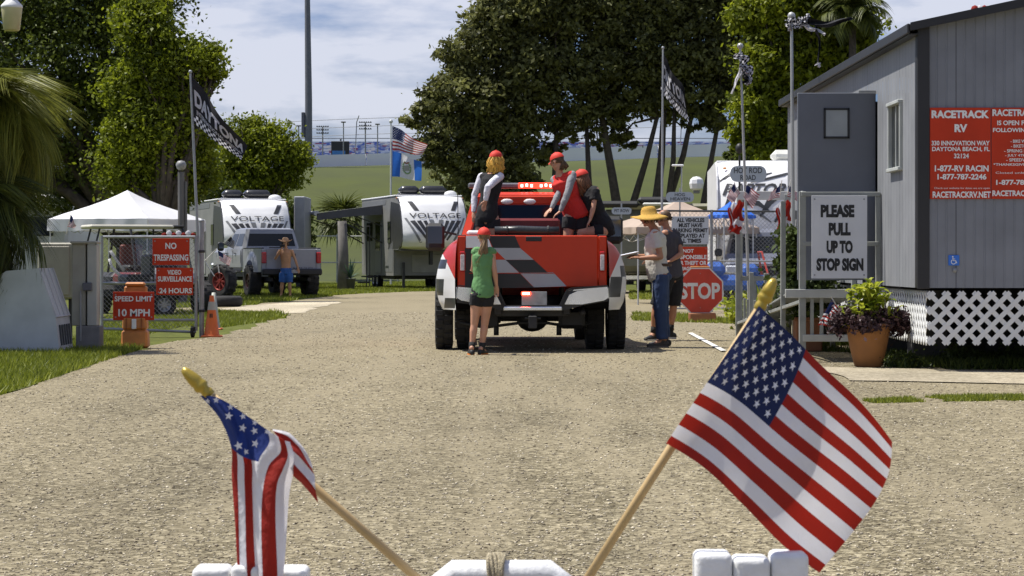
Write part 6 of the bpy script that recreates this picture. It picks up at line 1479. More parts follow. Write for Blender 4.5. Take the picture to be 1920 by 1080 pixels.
# small flags near the pickup
def stick_flag(label, base, tip, ppm, corners, wave=.02, k=6, m=(None, None, None), dy=0, group=None, stars=False, r=.006):
    o = W(base[0], base[1], ppm, dy); t = thing('small_flag', label, 'flag', o, 0, group)
    MB().tube([(0, 0, 0), W(tip[0], tip[1], ppm, dy) - o], r, 6).build('stick', mat('stick_white', (.55, .52, .45), .5), t)
    us_flag(t, quad_fn(W(base[0], base[1], ppm), *corners, ppm, wave, k), 12, 1, stars=stars, m=m); return t
stick_flag('small black and white striped flag on a tilted stick left of the silver pickup', (418, 456), (439, 437), 70, ((432, 444), (440, 452), (438, 466), (420, 458)), m=(F_BLK, F_GRY, F_BLK))
stick_flag('small faded stars and stripes on a stick at the silver pickup front', (384, 488), (406, 466), 72, ((408, 470), (434, 484), (430, 498), (412, 488)), m=(clothmat('flag_pink', (.45, .12, .12)), None, None))
t = thing('folding_rack', 'white stick rack leaning in front of the silver pickup', 'rack', W(398, 505, 72))
for a, b in (((384, 490), (402, 518)), ((405, 472), (411, 512)), ((384, 489), (406, 468))): MB().tube([W(*a, 72) - t.location, W(*b, 72) - t.location], .014, 6).build('rod', mat('stick_white2', (.6, .58, .56), .5), t)
stick_flag('small stars and stripes at the left corner of the white canopy', (124, 440), (133, 402), 110, ((133, 403), (143, 423), (139, 427), (126, 425)))
# UTV whip streamers behind the gate
t = thing('streamer', 'two white ribbon streamers hanging on the utility buggy', 'streamer', W(215, 498, 90))
for pts in (((207, 470), (214, 482), (222, 494), (232, 508)), ((205, 485), (209, 500), (220, 512), (228, 520))):
    mb = MB(); mb.smooth = True; mb.tube([W(a, b, 90, .02 * i) - t.location for i, (a, b) in enumerate(pts)], [(.03, .004)] * 4, 6); mb.build('ribbon', F_WHT, t)
t = thing('bunting', 'red and white bunting bunched above the no trespassing sign', 'bunting', W(335, 446, 100))
for k in range(7):
    mb = MB(); mb.ball(((k - 3) * .09, 0, .04 + .04 * (k % 2)), (.06, .03, .06), 8); mb.build('bunting_fold', F_RED if k % 2 == 0 else F_WHT, t)

# ================================================================== RIGHT SIDE
FP = W(1225, 485, 84); FP.z = 0
t = thing('chain_link_fence', 'chain link fence behind the stop sign and the ramp, right of the straw hat man', 'fence', FP)
XE = 3.3
for x in (0, 1.3, 2.85, XE): MB().tube([(x, 0, 0), (x, 0, 2.28)], .03, 8).build('post', STL, t)
MB().tube([(0, 0, 2.26), (XE, 0, 2.24)], .022, 8).build('rail', DST, t); MB().tube([(0, 0, 1.15), (XE, 0, 1.13)], .018, 8).build('rail', STL, t); MB().tube([(0, 0, .08), (XE, 0, .08)], .018, 8).build('rail', STL, t)
chainlink(t, 0, XE, .1, 2.24, -.03, .09, .0035)
S2 = mat('sign_white_cool', (.50, .53, .58), .5, var=.05)
sign_px('notice_sign', 'white sign about parking permits on the chain link fence above the red notice', 'sign', (1259, 406, 1328, 458), 86, S2, BTX,
        [('ALL VEHICLES', 1268, 409, 1320, 417), ('MUST HAVE', 1272, 418.5, 1316, 426.5), ('PARKING PERMIT', 1261, 428, 1326, 436), ('DISPLAYED AT', 1264, 438, 1321, 446), ('ALL TIMES', 1268, 447.5, 1314, 455.5)], dy=-.12, bold=.045)
sign_px('notice_sign', 'red NOT RESPONSIBLE FOR THEFT OR DAMAGE sign behind the stop sign', 'sign', (1261, 463, 1326, 530), 86, SRED, LTX,
        [('NOT', 1280, 467, 1300, 474), ('RESPONSIBLE', 1264, 478, 1324, 486), ('FOR THEFT OR', 1264, 489, 1324, 497), ('DAMAGE', 1264, 500, 1296, 507), ('TO VEHICLES', 1264, 511, 1312, 518)], dy=-.12)
# stop sign
SPM = 100.0; o = W(1313, 485, SPM); o.z = 0
t = thing('stop_sign', 'red octagonal STOP sign on a low orange brown block in front of the fence', 'stop sign', o)
ctr = (W(1313, 545, SPM) - o); rad = 46.5 / SPM
def octa(r_): return [(ctr.x + r_ * math.cos(R(22.5 + 45 * k)), ctr.z + r_ * math.sin(R(22.5 + 45 * k))) for k in range(8)]
MB().prism(octa(rad), -.003, .003).build('border', mat('reflect_white', (.66, .64, .60), .4), t); MB().prism(octa(rad * .945), -.007, -.0032).build('face', mat('stop_red', (.52, .045, .022), .4, var=.10, vscale=5), t)
text('STOP', (1275 - 1313) / SPM, (1350 - 1313) / SPM, (485 - 561) / SPM + CH, (485 - 530) / SPM + CH, -.0075, MATS['reflect_white'], t, .035)
MB().box((0, .05, .6), (.06, .05, .9), .005).build('post', ORG, t); MB().box((0.0, .05, 1.03), (.36, .06, .04), .01).build('top_handle', ORG, t)
MB().box((.04, .06, .09), (.50, .3, .17), .02).build('base_block', mat('block_brown', (.34, .13, .05), .6, var=.15), t)
for y in (-.02, .02): MB().lathe([(.001, -.01), (.008, -.01), (.008, -.007)], (0, 0, ctr.z + y * 16), 'Y', 8).build('bolt', STL, t)

# street name plates
def plate(label, box, ppm, lines, post=None, dots=False):
    x0, y0, x1, y1 = box; o = W((x0 + x1) / 2, 485, ppm); o.z = 0; t = thing('street_name_sign', label, 'street sign', o); w2 = (x1 - x0) / 2 / ppm; z0 = CH + (HZ - y1) / ppm; z1 = CH + (HZ - y0) / ppm; h = z1 - z0; c = h * .42
    pts = []
    for (cx, cz, a0) in ((w2 - c, z1 - c, 0), (-w2 + c, z1 - c, 90), (-w2 + c, z0 + c, 180), (w2 - c, z0 + c, 270)):
        for k in range(5): a = R(a0 + 22.5 * k); pts.append((cx + c * math.cos(a), cz + c * math.sin(a)))
    MB().prism(pts, -.006, .006).build('plate', mat('plate_blue_grey', (.40, .45, .50), .45, var=.05), t)
    for s, a, b, cc, d in lines: text(s, (a - (x0 + x1) / 2) / ppm, (cc - (x0 + x1) / 2) / ppm, CH + (HZ - d) / ppm, CH + (HZ - b) / ppm, -.0065, mat('ink_grey', (.05, .055, .06), .5), t, .02)
    px = ((post or (x0 + x1) / 2) - (x0 + x1) / 2) / ppm
    MB().tube([(px, .05, 0), (px, .05, z1 + (.25 if post else .1))], .025 if post else .018, 8).build('post', DST if post else STL, t)
    if post: mb = MB(); mb.smooth = True; mb.ball((px, .05, z1 + .42), (.10, .10, .13), 10); mb.build('finial', BLK, t)
    return t
plate('HOT ROD ROAD street name plate in front of the white trailer', (1369, 311, 1437, 341), 78, [('HOT ROD', 1376, 314, 1429, 325), ('ROAD', 1388, 328, 1417, 338)], 1387)
plate('HOG HEAVEN street name plate above the parking permit sign', (1249, 360, 1301, 379), 78, [('HOG', 1265, 362, 1284, 368), ('HEAVEN', 1257, 370, 1294, 376)])
plate('PIT ROW street name plate left of the straw hat', (1147, 389, 1184, 402), 78, [('PIT ROW', 1152, 392, 1180, 398)])

# flagpoles with wrapped chequered flags
PG = mat('pole_pale', (.42, .42, .40), .4, metal=.3)
pole('flagpole', 'tall thin flagpole right of the oaks with a tattered chequered flag wrapped on it', 1388, 90, 1407, 640, 124, .022, PG, .05)
pole('flagpole', 'tallest pale flagpole beside the grey office with a chequered flag knotted at its top', 1484, 34, 1489, 650, 140, .026, PG, .055)
def wrapped(label, px, py, ppm, parts, seed=0):
    o = W(px, py, ppm); t = thing('chequered_flag', label, 'flag', o)
    for n_, (pts, w_, chk) in enumerate(parts):
        P = [W(a, b, ppm) - o for a, b in pts]; kk = len(P)
        def fn(u, v, P=P, w_=w_, n_=n_):
            c = cr_interp(P, u); d = cr_interp(P, min(1, u + .02)) - cr_interp(P, max(0, u - .02)); s_ = Vector((d.z, 0, -d.x)); s_.normalize() if s_.length > 0 else None
            ww = w_ / ppm * (.55 + .45 * math.sin(math.pi * min(1, u + .25))); return c + s_ * (v - .5) * ww + Vector((0, .05 * math.sin(v * 7 + u * 9 + n_) + .03 * math.sin(u * 14), 0)) + s_ * .2 * ww * math.sin(u * 12 + n_)
        cloth(t, fn, 24, 8, [F_BLK, F_WHT], (lambda u, v: (int(u * 12) + int(v * 4)) % 2) if chk == 1 else (lambda u, v: 1) if chk == 2 else (lambda u, v: 0), 'cloth_fold')
    return t
wrapped('tattered black and white chequered flag wrapped down the thin pole', 1390, 110, 124, [(((1386, 98), (1391, 110), (1396, 126), (1393, 140)), 20, 1), (((1392, 122), (1404, 132), (1408, 148), (1398, 158)), 13, 1), (((1398, 128), (1404, 140), (1404, 156)), 9, 2), (((1388, 126), (1384, 145), (1377, 160), (1372, 176)), 6, 2), (((1396, 135), (1400, 150), (1392, 156)), 9, 0)])
wrapped('chequered flag knotted at the top of the tallest pole with a long black tail', 1486, 45, 140, [(((1474, 50), (1484, 44), (1496, 46), (1504, 38)), 18, 1), (((1498, 46), (1508, 36), (1519, 28)), 15, 1), (((1478, 34), (1484, 46), (1480, 58)), 13, 1), (((1504, 42), (1540, 44), (1580, 40), (1598, 32)), 12, 0), (((1506, 46), (1528, 56), (1548, 64)), 9, 2), (((1530, 46), (1536, 80), (1534, 116)), 5, 0), (((1532, 118), (1538, 126)), 8, 2)])

# ---------------------------------------------------------------- the grey office
FX0 = 780 / 180.0
BX, BY, BL_, BW = 762 / 180.0, F / 180.0, 12.1, 3.6
OFF = thing('site_office', 'grey clad mobile office with black trim, red notices and white lattice skirting at the right', 'office building', (BX, BY, 0))
SID = mat('siding_grey_shaded', (.190, .202, .228), .6, var=.13, vscale=2.2, detail=9); SID_LIT = mat('siding_grey_lit', (.225, .233, .248), .6, var=.11, vscale=2, detail=9)  # same siding; side toned lighter, front darker and bluer for its shade
TRB = mat('trim_black', (.018, .018, .02), .5, var=.2)
ZB, ZE, SL = .885, 3.61, .21
def roofz(x): return ZE + SL * min(x, BW - x if x > BW / 2 else x)
pan = [0.10, .395, 1.2, 1.9, 2.7, 3.58]
for i in range(len(pan) - 1):
    x0, x1 = pan[i], pan[i + 1] - .006; mb = MB(); k = 0; xs = []
    x = x0
    while x < x1 - 1e-6:
        xs += [(x, 0), (min(x + .075, x1), 0)];
        if x + .10 < x1: xs += [(x + .083, .006), (x + .095, .006)]
        x += .103
    xs = [q for q in xs if q[0] <= x1] + [(x1, 0)]
    for a, b in zip(xs, xs[1:]):
        if b[0] - a[0] < 1e-5: continue
        mb.add([(a[0], a[1], ZB), (b[0], b[1], ZB), (b[0], b[1], roofz(b[0])), (a[0], a[1], roofz(a[0]))], [[0, 1, 2, 3]])
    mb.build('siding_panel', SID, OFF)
y = .02; n = 0
wy0, wy1 = F / 172.7 - BY, F / 168 - BY
dy0 = F / 161.0 - BY          # door hinge
while y < BL_ - .1:
    y1 = min(y + 1.22, BL_); mb = MB(); yy = y
    def seg(a, b, d, za, zb): mb.add([(-d * 0 + d, a, za), (d, b, za), (d, b, zb), (d, a, zb)], [[3, 2, 1, 0]])
    while yy < y1 - .006:
        e = min(yy + .195, y1 - .006)
        # leave the window and the doorway open
        for za, zb in ((ZB, ZE),):
            if yy < wy1 and e > wy0: seg(yy, e, 0, ZB, 2.19); seg(yy, e, 0, 2.88, ZE)
            elif yy < dy0 + .92 and e > dy0 + .02: seg(yy, e, 0, 3.10, ZE)
            else: seg(yy, e, 0, ZB, ZE)
        seg(e, min(e + .006, y1), .008, ZB, ZE); yy = e + .006
    mb.build('siding_panel', SID_LIT, OFF); y = y1
MB().prism([(.06, ZB + .01), (BW - .03, ZB + .01), (BW - .03, ZE), (BW / 2, ZE + SL * BW / 2 - .03), (.06, ZE)], .03, .05).build('wall_backing', TRB, OFF)
MB().box((.06, (wy0 + wy1) / 2, 2.535), (.05, wy1 - wy0 + .2, .9)).build('wall_backing', BLK, OFF)
MB().box((.30, dy0 + .47, 2.0), (.05, 1.1, 2.3)).build('doorway_dark', BLK, OFF)
wf = MB(); 
for z in (2.17, 2.90): wf.box((-.02, (wy0 + wy1) / 2, z), (.07, wy1 - wy0 + .10, .04), .006)
for yy in (wy0 - .03, wy1 + .03): wf.box((-.012, yy, 2.535), (.05, .035, .70), .006)
w_ = wf.build('window', mat('window_trim', (.42, .44, .42), .5), OFF); MB().box((.012, (wy0 + wy1) / 2, 2.535), (.01, wy1 - wy0, .70)).build('pane', GLS, w_); MB().box((-.002, (wy0 + wy1) / 2, 2.535), (.02, .03, .70)).build('mullion', MATS['window_trim'], w_)
MB().box((.05, -.012, (ZB + ZE) / 2), (.125, .03, ZE - ZB + .02), .004).build('corner_trim', TRB, OFF); MB().box((-.008, .06, (ZB + ZE) / 2), (.02, .11, ZE - ZB), .004).build('corner_trim', TRB, OFF)
MB().prism([(-.10, ZE - .055), (BW / 2, ZE + SL * BW / 2 - .035), (BW + .1, ZE - .055), (BW + .1, ZE + .03), (BW / 2, ZE + SL * BW / 2 + .06), (-.10, ZE + .03)], -.13, -.09).build('fascia', TRB, OFF)
MB().prism([(-.10, ZE - .05), (BW / 2, ZE + SL * BW / 2 - .0), (BW / 2, ZE + SL * BW / 2 + .035), (-.10, ZE + .015)], -.088, BL_ + .1).build('roof', mat('roof_dark', (.04, .04, .042), .7), OFF)
MB().prism([(BW + .10, ZE - .05), (BW / 2 + .002, ZE + SL * BW / 2 - .0), (BW / 2 + .002, ZE + SL * BW / 2 + .035), (BW + .10, ZE + .015)], -.088, BL_ + .1).build('roof', MATS['roof_dark'], OFF)
MB().box((-.118, BL_ / 2, ZE - .03), (.03, BL_ + .2, .10), .006).build('fascia', TRB, OFF); MB().box((-.05, BL_ / 2, ZE - .085), (.10, BL_ + .1, .012)).build('soffit', TRB, OFF)
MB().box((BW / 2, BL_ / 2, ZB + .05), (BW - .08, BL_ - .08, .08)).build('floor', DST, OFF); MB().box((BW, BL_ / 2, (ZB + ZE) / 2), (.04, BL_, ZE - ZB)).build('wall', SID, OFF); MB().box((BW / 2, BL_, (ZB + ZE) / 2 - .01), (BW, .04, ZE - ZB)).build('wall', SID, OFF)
MB().box((BW - .05, BL_ / 2, .45), (.03, BL_, .88)).build('daylight_stop', TRB, OFF); MB().box((BW / 2, BL_ - .2, .45), (BW - .2, .03, .88)).build('daylight_stop', TRB, OFF)  # dark boards added on the unseen sides to block daylight behind the lattice
for yy in (2.4, 4.5, 6.5, 9.5, 11.6):
    for xx in (.5, 1.8, 3.1): MB().box((xx, yy, .42), (.4, .4, .84), .01).build('pier', mat('block_grey', (.07, .068, .065), .9, var=.2), OFF)
# door, swung open towards the camera
DR = MB().box((-.455, dy0, 2.03), (.91, .045, 2.18), .006).build('door', mat('door_grey', (.125, .135, .16), .5, var=.06, vscale=3), OFF)
df = MB()
for dx, dz, sx_, sz in ((0, .165, .30, .024), (0, -.165, .30, .024), (-.138, 0, .024, .354), (.138, 0, .024, .354)): df.box((-.457 + dx, dy0 - .03, 2.765 + dz), (sx_, .02, sz), .003)
df.build('window_frame', BTX, DR); MB().box((-.457, dy0 - .027, 2.765), (.26, .008, .31), .001).build('pane', mat('pane_pale', (.28, .30, .31), .15), DR)
MB().box((-.10, dy0 - .026, 3.135), (.20, .012, .03), .003).build('closer_arm', STL, DR); MB().ball((-.86, dy0 - .06, 1.95), (.03, .03, .03), 10).build('door_knob', STL, DR)
# red notices on the front
def wall_notice(label, px0, px1, lines, board):
    o = Vector((0, 0, 0)) + Vector((FX0 + ((px0 + px1) / 2 - 1740) / 180, BY - .012, CH + (HZ - 373) / 180)); t = thing('notice_board', label, 'sign', o, 0, 'red racetrack notices on the office front')
    w_ = (px1 - px0) / 180; MB().box((0, 0, 171 / 360), (w_, .012, 171 / 180), .002).build('board', SRED, t); cx = (px0 + px1) / 2
    for s, a, b, c, d, bo in lines: text(s, (a - cx) / 180, (c - cx) / 180, (373 - d) / 180, (373 - b) / 180, -.0065, LTX, t, bo)
    return t
wall_notice('left red notice on the office front with the address and telephone numbers', 1743, 1857, [('RACETRACK', 1746, 207, 1854, 222, .05), ('RV', 1789, 233, 1813, 248, .05), ('330 INNOVATION WAY', 1746, 264, 1855, 273, .03), ('DAYTONA BEACH, FL', 1747, 275.5, 1855, 285, .03),
    ('32124', 1788, 288, 1816, 297, .03), ('1-877-RV RACIN', 1752, 310, 1853, 322, .035), ('1-877-787-2246', 1757, 326, 1849, 337, .035), ('Check our website for dates we are open', 1751, 351, 1855, 355.5, .0), ('RACETRACKRV.NET', 1748, 359, 1857, 371, .035)], 0)
wall_notice('right red notice on the office front listing opening dates, cut by the picture edge', 1858.5, 1972, [('RACETRACK RV', 1860, 205, 1970, 218, .04), ('IS OPEN FOR THE', 1869, 226, 1961, 235, .03), ('FOLLOWING DATES', 1861, 240, 1969, 248, .03), ('- BIKE WEEK -', 1894, 262, 1938, 268, .02),
    ('- BIKETOBERFEST -', 1895, 271, 1955, 277, .02), ('- SPRING BREAK -', 1882, 280, 1950, 286, .02), ('- JULY 4TH RACE -', 1884, 289, 1950, 295, .02), ('- SPEEDWEEKS -', 1886, 297, 1950, 303, .02), ('*THANKSGIVING EVENT*', 1862, 306, 1968, 311, .02), ('Closed unless noted', 1866, 322, 1960, 326, 0), ('1-877-787-2246', 1867, 337, 1962, 347, .035), ('RACETRACKRV.NET', 1860, 357, 1970, 368, .035)], 0)
# accessibility sign
o = Vector((FX0 + 48 / 180, BY - .012, CH + (HZ - 498) / 180)); t = thing('access_sign', 'small blue wheelchair sign on the grey siding below the red notices', 'sign', o)
MB().box((0, 0, .055), (.115, .012, .108), .012).build('board', mat('access_blue', (.03, .16, .62), .4), t); WK = LTX
MB().ball((-.012, -.008, .092), (.009, .003, .009), 8).build('symbol', WK, t); mb = MB(); mb.tube([(-.012, -.009, .08), (-.010, -.009, .052), (.018, -.009, .050), (.030, -.009, .026)], .005, 5); mb.tube([(-.011, -.009, .07), (.012, -.009, .068)], .004, 5); mb.build('symbol', WK, t)
mb = MB(); mb.tube([(-.004 + .024 * math.cos(R(a)), -.009, .040 + .024 * math.sin(R(a))) for a in range(130, 371, 20)], .004, 5); mb.build('symbol', WK, t)
mb = MB(); mb.smooth = True; mb.lathe([(.018, 0), (.024, -.008), (.022, -.02), (.001, -.026)], (FX0 + 50 / 180, BY - .006, CH + (HZ - 503) / 180 - .02), 'Y', 14); tag(mb.build('door_bell', STL), 'small round bell button just below the blue wheelchair sign', 'bell')
# small red and white cloth on the roof
t = thing('bunting', 'red and white cloth bundle on the office roof at the top right', 'bunting', (FX0 + 110 / 180, BY + .25, ZE + SL * .61 + .04))
for k in range(4):
    mb = MB(); mb.smooth = True; mb.ball(((k - 1.5) * .05, 0, .03), (.045, .05, .05), 8); mb.build('bunting_fold', F_RED if k % 2 == 0 else F_WHT, t)
# lattice skirting
LAT = mat('lattice_white', (.66, .67, .66), .5, var=.08, vscale=4); _sl = {}
def slat(parent, p0, p1, fr, layer):
    """p0,p1 (s, z) along the wall; fr maps (s, z, d) to local"""
    key = (round(p1[0] - p0[0], 3), round(p1[1] - p0[1], 3), layer, fr)
    if key not in _sl:
        d = Vector((p1[0] - p0[0], p1[1] - p0[1])); d.normalize(); n = Vector((-d.y, d.x)) * .024; mb = MB(); c = [(n.x, n.y), (-n.x, -n.y)]; L_ = (p1[0] - p0[0], p1[1] - p0[1])
        q_ = [(n.x, n.y), (-n.x, -n.y), (L_[0] - n.x, L_[1] - n.y), (L_[0] + n.x, L_[1] + n.y)]
        d0, d1 = (0, .007) if layer == 0 else (.0075, .0145)
        f_ = (lambda s, z, d_: (s, d_, z)) if fr == 'F' else (lambda s, z, d_: (d_, s, z))
        vs = [f_(a, b, d0) for a, b in q_] + [f_(a, b, d1) for a, b in q_]; mb.add(vs, [[0, 1, 2, 3], [7, 6, 5, 4], [0, 4, 5, 1], [1, 5, 6, 2], [2, 6, 7, 3], [3, 7, 4, 0]])
        me = mb.mesh('slat'); me.materials.append(LAT); _sl[key] = me
    o = bpy.data.objects.new('slat', _sl[key]); COL.objects.link(o); o.parent = parent
    o.location = (p0[0], -.004, p0[1]) if fr == 'F' else (-.004, p0[0], p0[1]); return o
def lattice(label, loc, length, z0, z1, fr, pitch=.158):
    t = thing('lattice_skirting', label, 'lattice panel', loc); H = z1 - z0; a = -H; zs = z0 + .03; ze = z1 - .03; H = ze - zs
    a = -math.floor(H / pitch) * pitch
    while a < length:
        for s in (0, 1):
            A, B_ = ((a, zs), (a + H, ze)) if s == 0 else ((a, ze), (a + H, zs)); lo_ = max(0, (0 - a) / H); hi_ = min(1, (length - a) / H)
            if hi_ - lo_ > .06: slat(t, (A[0] + (B_[0] - A[0]) * lo_, A[1] + (B_[1] - A[1]) * lo_), (A[0] + (B_[0] - A[0]) * hi_, A[1] + (B_[1] - A[1]) * hi_), fr, s)
        a += pitch
    return t
lattice('white diagonal lattice skirting under the office front', (FX0 + .0, BY, 0), 3.48, .27, .87, 'F')
lattice('white lattice skirting along the side of the office behind the ramp and pot', (FX0 - .012, BY + .02, 0), 12.0, .27, .87, 'S')

# ---------------------------------------------------------------- ramp and deck
RG = mat('rail_painted_grey', (.26, .27, .25), .6, var=.15, vscale=5); RGW = mat('rail_painted_white', (.40, .41, .385), .6, var=.12, vscale=5)
YD = F / 163.5; RO = Vector((3.33, YD, 0)); t = thing('access_ramp', 'grey painted timber ramp and landing with railings along the office side', 'ramp', RO)
def rp(name, a, b, w_=.045, m=RG, d=None):
    a = Vector(a); b = Vector(b); v = b - a; L_ = v.length; mb = MB(); rot = v.to_track_quat('Z', 'Y').to_matrix(); mb.box((0, 0, 0), (w_, d or w_, L_), .004, rot); o_ = mb.build(name, m, t, (a + b) / 2); return o_
XR = 4.20 - 3.33
rp('post', (0, 0, 0), (0, 0, 1.96), .075); rp('post', (XR, 0, 0), (XR, 0, 1.94), .06)
rp('rail', (-.02, -.02, 1.93), (XR + .02, -.02, 1.93), .05); rp('rail', (0, -.02, 1.36), (XR, -.02, 1.36), .05); rp('deck_edge', (-.2, -.03, .79), (XR, -.03, .79), .05, RGW, .10); rp('rail', (0, -.02, .28), (XR, -.02, .28), .05, RGW, .08)
for k in range(3):
    o_ = MB().box((XR / 2, .55 + k * .0, .775), (XR, 1.2, .03), .004) if k == 0 else None
    if o_: o_.build('deck_boards', RG, t)
for k in range(12):          # boards of the landing and the slope
    MB().box((XR / 2, .08 + k * .1, .80), (XR, .094, .02), .003).build('deck_board', RG, t)
for k in range(46):
    y = 1.3 + k * .15; z = .79 - .56 * (k / 45); MB().box((XR / 2, y, z), (XR, .14, .02), .003).build('deck_board', RG, t)
for y, w_ in ((2.0, .06), (4.0, .06), (6.0, .06), (8.0, .07)):
    for x in (0, XR): rp('post', (x, y, 0), (x, y, 1.9 if y < 3 or y > 7 else 1.0), w_)
rp('rail', (0, .05, .70), (0, 8, .24), .04)
for x in (.11, .22): rp('baluster', (x, 0, .29), (x, 0, .78), .04)
for k in range(5): rp('baluster', (0, 7.0 - k * .5, .25), (0, 7.0 - k * .5, .62), .035)
# entrance arch at the far foot of the ramp
rp('arch_post', (.03, 8.1, 0), (.03, 8.1, 2.14), .085, RGW); rp('arch_post', (.74, 8.0, 0), (.72, 8.0, 2.14), .085, RGW); rp('arch_board', (-.02, 8.0, 2.12), (1.0, 8.0, 2.12), .05, mat('board_white', (.68, .68, .64), .6, var=.1), .13); rp('rail', (.03, 8.05, .90), (.74, 8.05, .90), .05, RG, .07); rp('rail', (.03, 8.05, .27), (.74, 8.05, .27), .05, RG, .07)
rp('brace', (.62, 7.2, .0), (.78, 7.2, 1.75), .05, RGW); 
for x in (.25, .42, .58): rp('baluster', (x, 8.05, .28), (x, 8.05, .88), .04)
sign_px('notice_sign', 'white PLEASE PULL UP TO STOP SIGN notice tied to the ramp railing', 'sign', (1520, 367, 1624, 522), 164.2, SWHT, BTX,
        [('PLEASE', 1537, 384, 1600, 408), ('PULL', 1552, 418, 1593, 442), ('UP TO', 1548, 451, 1597, 475), ('STOP SIGN', 1529, 484, 1617, 508)], dy=-.08, bold=.062)
for px in (1527, 1616):
    o = W(px, 371, 160.2, -.05); MB().box(tuple(o), (.012, .02, .07), .002)
# flags and bunting on the arch
for (b, tp_, cs, lab) in (((1384, 368), (1377, 342), ((1376, 344), (1363, 370), (1374, 382), (1388, 362)), 'leftmost small stars and stripes on the arch over the ramp foot'),
                          ((( 1396), 366), (1400, 340), ((1397, 346), (1425, 364), (1410, 390), (1394, 368)), 'second small stars and stripes from the left on the arch'),
                          ((1463, 366), (1466, 338), ((1464, 348), (1446, 360), (1438, 376), (1462, 370)), 'third small stars and stripes on the arch, blown left'),
                          ((1476, 366), (1484, 334), ((1478, 348), (1498, 362), (1503, 380), (1476, 368)), 'rightmost small stars and stripes beside the tall pole')):
    stick_flag(lab, b, tp_, 130, cs, .03, 5, group='small stars and stripes on the ramp arch')
for px, lab in ((1380, 'red and white bunting gathered on the left arch post'), (1470, 'red and white bunting gathered on the right arch post')):
    o = W(px, 436, 131); t_ = thing('bunting', lab, 'bunting', o, 0, 'bunting on the arch posts')
    for k, (dx, z0_, z1_, m_) in enumerate(((-.05, .02, .34, F_RED), (-.01, .10, .42, F_WHT), (.05, .0, .22, F_WHT), (.04, .18, .45, F_RED), (.0, -.01, .10, F_RED))):
        def fn(u, v, dx=dx, a=z0_, b=z1_, k=k): return Vector((dx * .9 + (u - .5) * .12 * (1.3 - .6 * v) + .03 * math.sin(v * 5 + k), -.02 * k + .02 * math.sin(u * 9 + k), a + (b - a) * v + .02 * math.sin(u * 6)))
        cloth(t_, fn, 8, 8, [m_], lambda u, v: 0, 'bunting_fold')
# planters and greenery at the ramp
PLB = mat('planter_brown', (.24, .10, .045), .7, var=.2)
def bush(name, label, cat, o, lobes, n, size, lm, parts=None, **kw):
    t = thing(name, label, cat, o); V, Fc, tn = leaves([l[:3] for l in lobes], [l[3:] for l in lobes], n, size, **kw); npmesh('foliage', V, Fc, lm, t, tn); return t
o = W(1517, 485, 147); o.z = 0; t_ = bush('planter', 'brown planter box with dark shrub under the landing beside the ramp posts', 'planter', o, [(0, .2, .85, .32, .3, .5), (-.18, .2, 1.3, .16, .2, .3)], 3200, .05, LM_SHRUB, clump=30, sig=.25, shell=.3)
MB().box((0, .15, .22), (.34, .34, .44), .02).build('box', PLB, t_); MB().box((0, -.03, .42), (.38, .03, .05), .008).build('rim_board', PLB, t_)
o = W(1430, 485, 116); o.z = 0; agave('yellow green spiky plant in a planter between the arch posts', o, .2, .3, 34, .55, LM_LIME, PLB, (25, 85), .03, 6)
o = W(1395, 485, 112); o.z = 0; bush('shrub', 'small shrub with lime leaves left of the arch foot', 'shrub', o, [(0, 0, .3, .28, .2, .25)], 900, .05, LM_LIME, clump=20, sig=.3)
# big terracotta pot
PP = 172.5; o = W(1628, 485, PP); o.z = .017
t_ = thing('potted_plant', 'big terracotta pot with lime and dark purple foliage in front of the office', 'potted plant', o)
TER = mat('terracotta', (.27, .115, .032), .75, var=.12, vscale=6, bump=.15, bscale=30)
mb = MB(); mb.smooth = True; mb.lathe([(.001, 0), (.140, 0), (.150, .01), (.185, .14), (.215, .28), (.238, .42), (.245, .45), (.250, .455), (.250, .47), (.236, .475), (.232, .44), (.001, .43)], n=40); mb.build('pot', TER, t_)
MB().lathe([(.001, .44), (.228, .44)], n=24).build('soil', mat('soil', (.03, .022, .016), .95), t_)
V, Fc, tn = leaves([(0, 0, .54), (-.24, -.05, .52), (.24, -.03, .52), (0, -.18, .50), (.36, 0, .50), (-.33, 0, .50), (0, .2, .55)], [(.26, .25, .09), (.16, .16, .11), (.17, .16, .11), (.22, .12, .09), (.10, .1, .10), (.10, .1, .10), (.3, .1, .12)], 5200, .026, clump=26, sig=.28, shell=.4, droop=.7)
npmesh('dark_foliage', V, Fc, leafmat('purple_leaf', (.022, .012, .018), (.085, .045, .045), .15), t_, tn)
0 and leaves([(.02, 0, .70), (-.1, -.02, .66), (.08, .0, .80)], [(.15, .14, .16), (.14, .1, .12), (.09, .09, .15)], 500, .05, clump=12, sig=.25, shell=.2); 
r = random.Random(4); VV = []; FF = []; TT = []
for k in range(210):      # broad lime leaves
    a = r.uniform(0, 6.28); e = R(r.uniform(15, 85)); L_ = r.uniform(.14, .24); c0 = Vector((r.gauss(.0, .10), r.gauss(-.03, .07), r.uniform(.52, .88))); c0.z -= abs(c0.x) * .5
    d = Vector((math.cos(a) * math.cos(e), math.sin(a) * math.cos(e), math.sin(e))); s_ = Vector((-math.sin(a), math.cos(a), 0)); o_ = len(VV)
    for i in range(5):
        q_ = i / 4; c = c0 + d * L_ * q_ - Vector((0, 0, L_ * .5 * q_ * q_)); w_ = .030 * math.sin(math.pi * (.08 + .9 * q_)); VV += [tuple(c - s_ * w_ + Vector((0, 0, w_ * .5))), tuple(c), tuple(c + s_ * w_ + Vector((0, 0, w_ * .5)))]
    tt = r.random()
    for i in range(4):
        for j in (0, 1): FF.append((o_ + 3 * i + j, o_ + 3 * i + j + 1, o_ + 3 * i + j + 4, o_ + 3 * i + j + 3)); TT.append(tt)
npmesh('broad_leaves', np.array(VV), np.array(FF), LM_LIME, t_, np.array(TT))
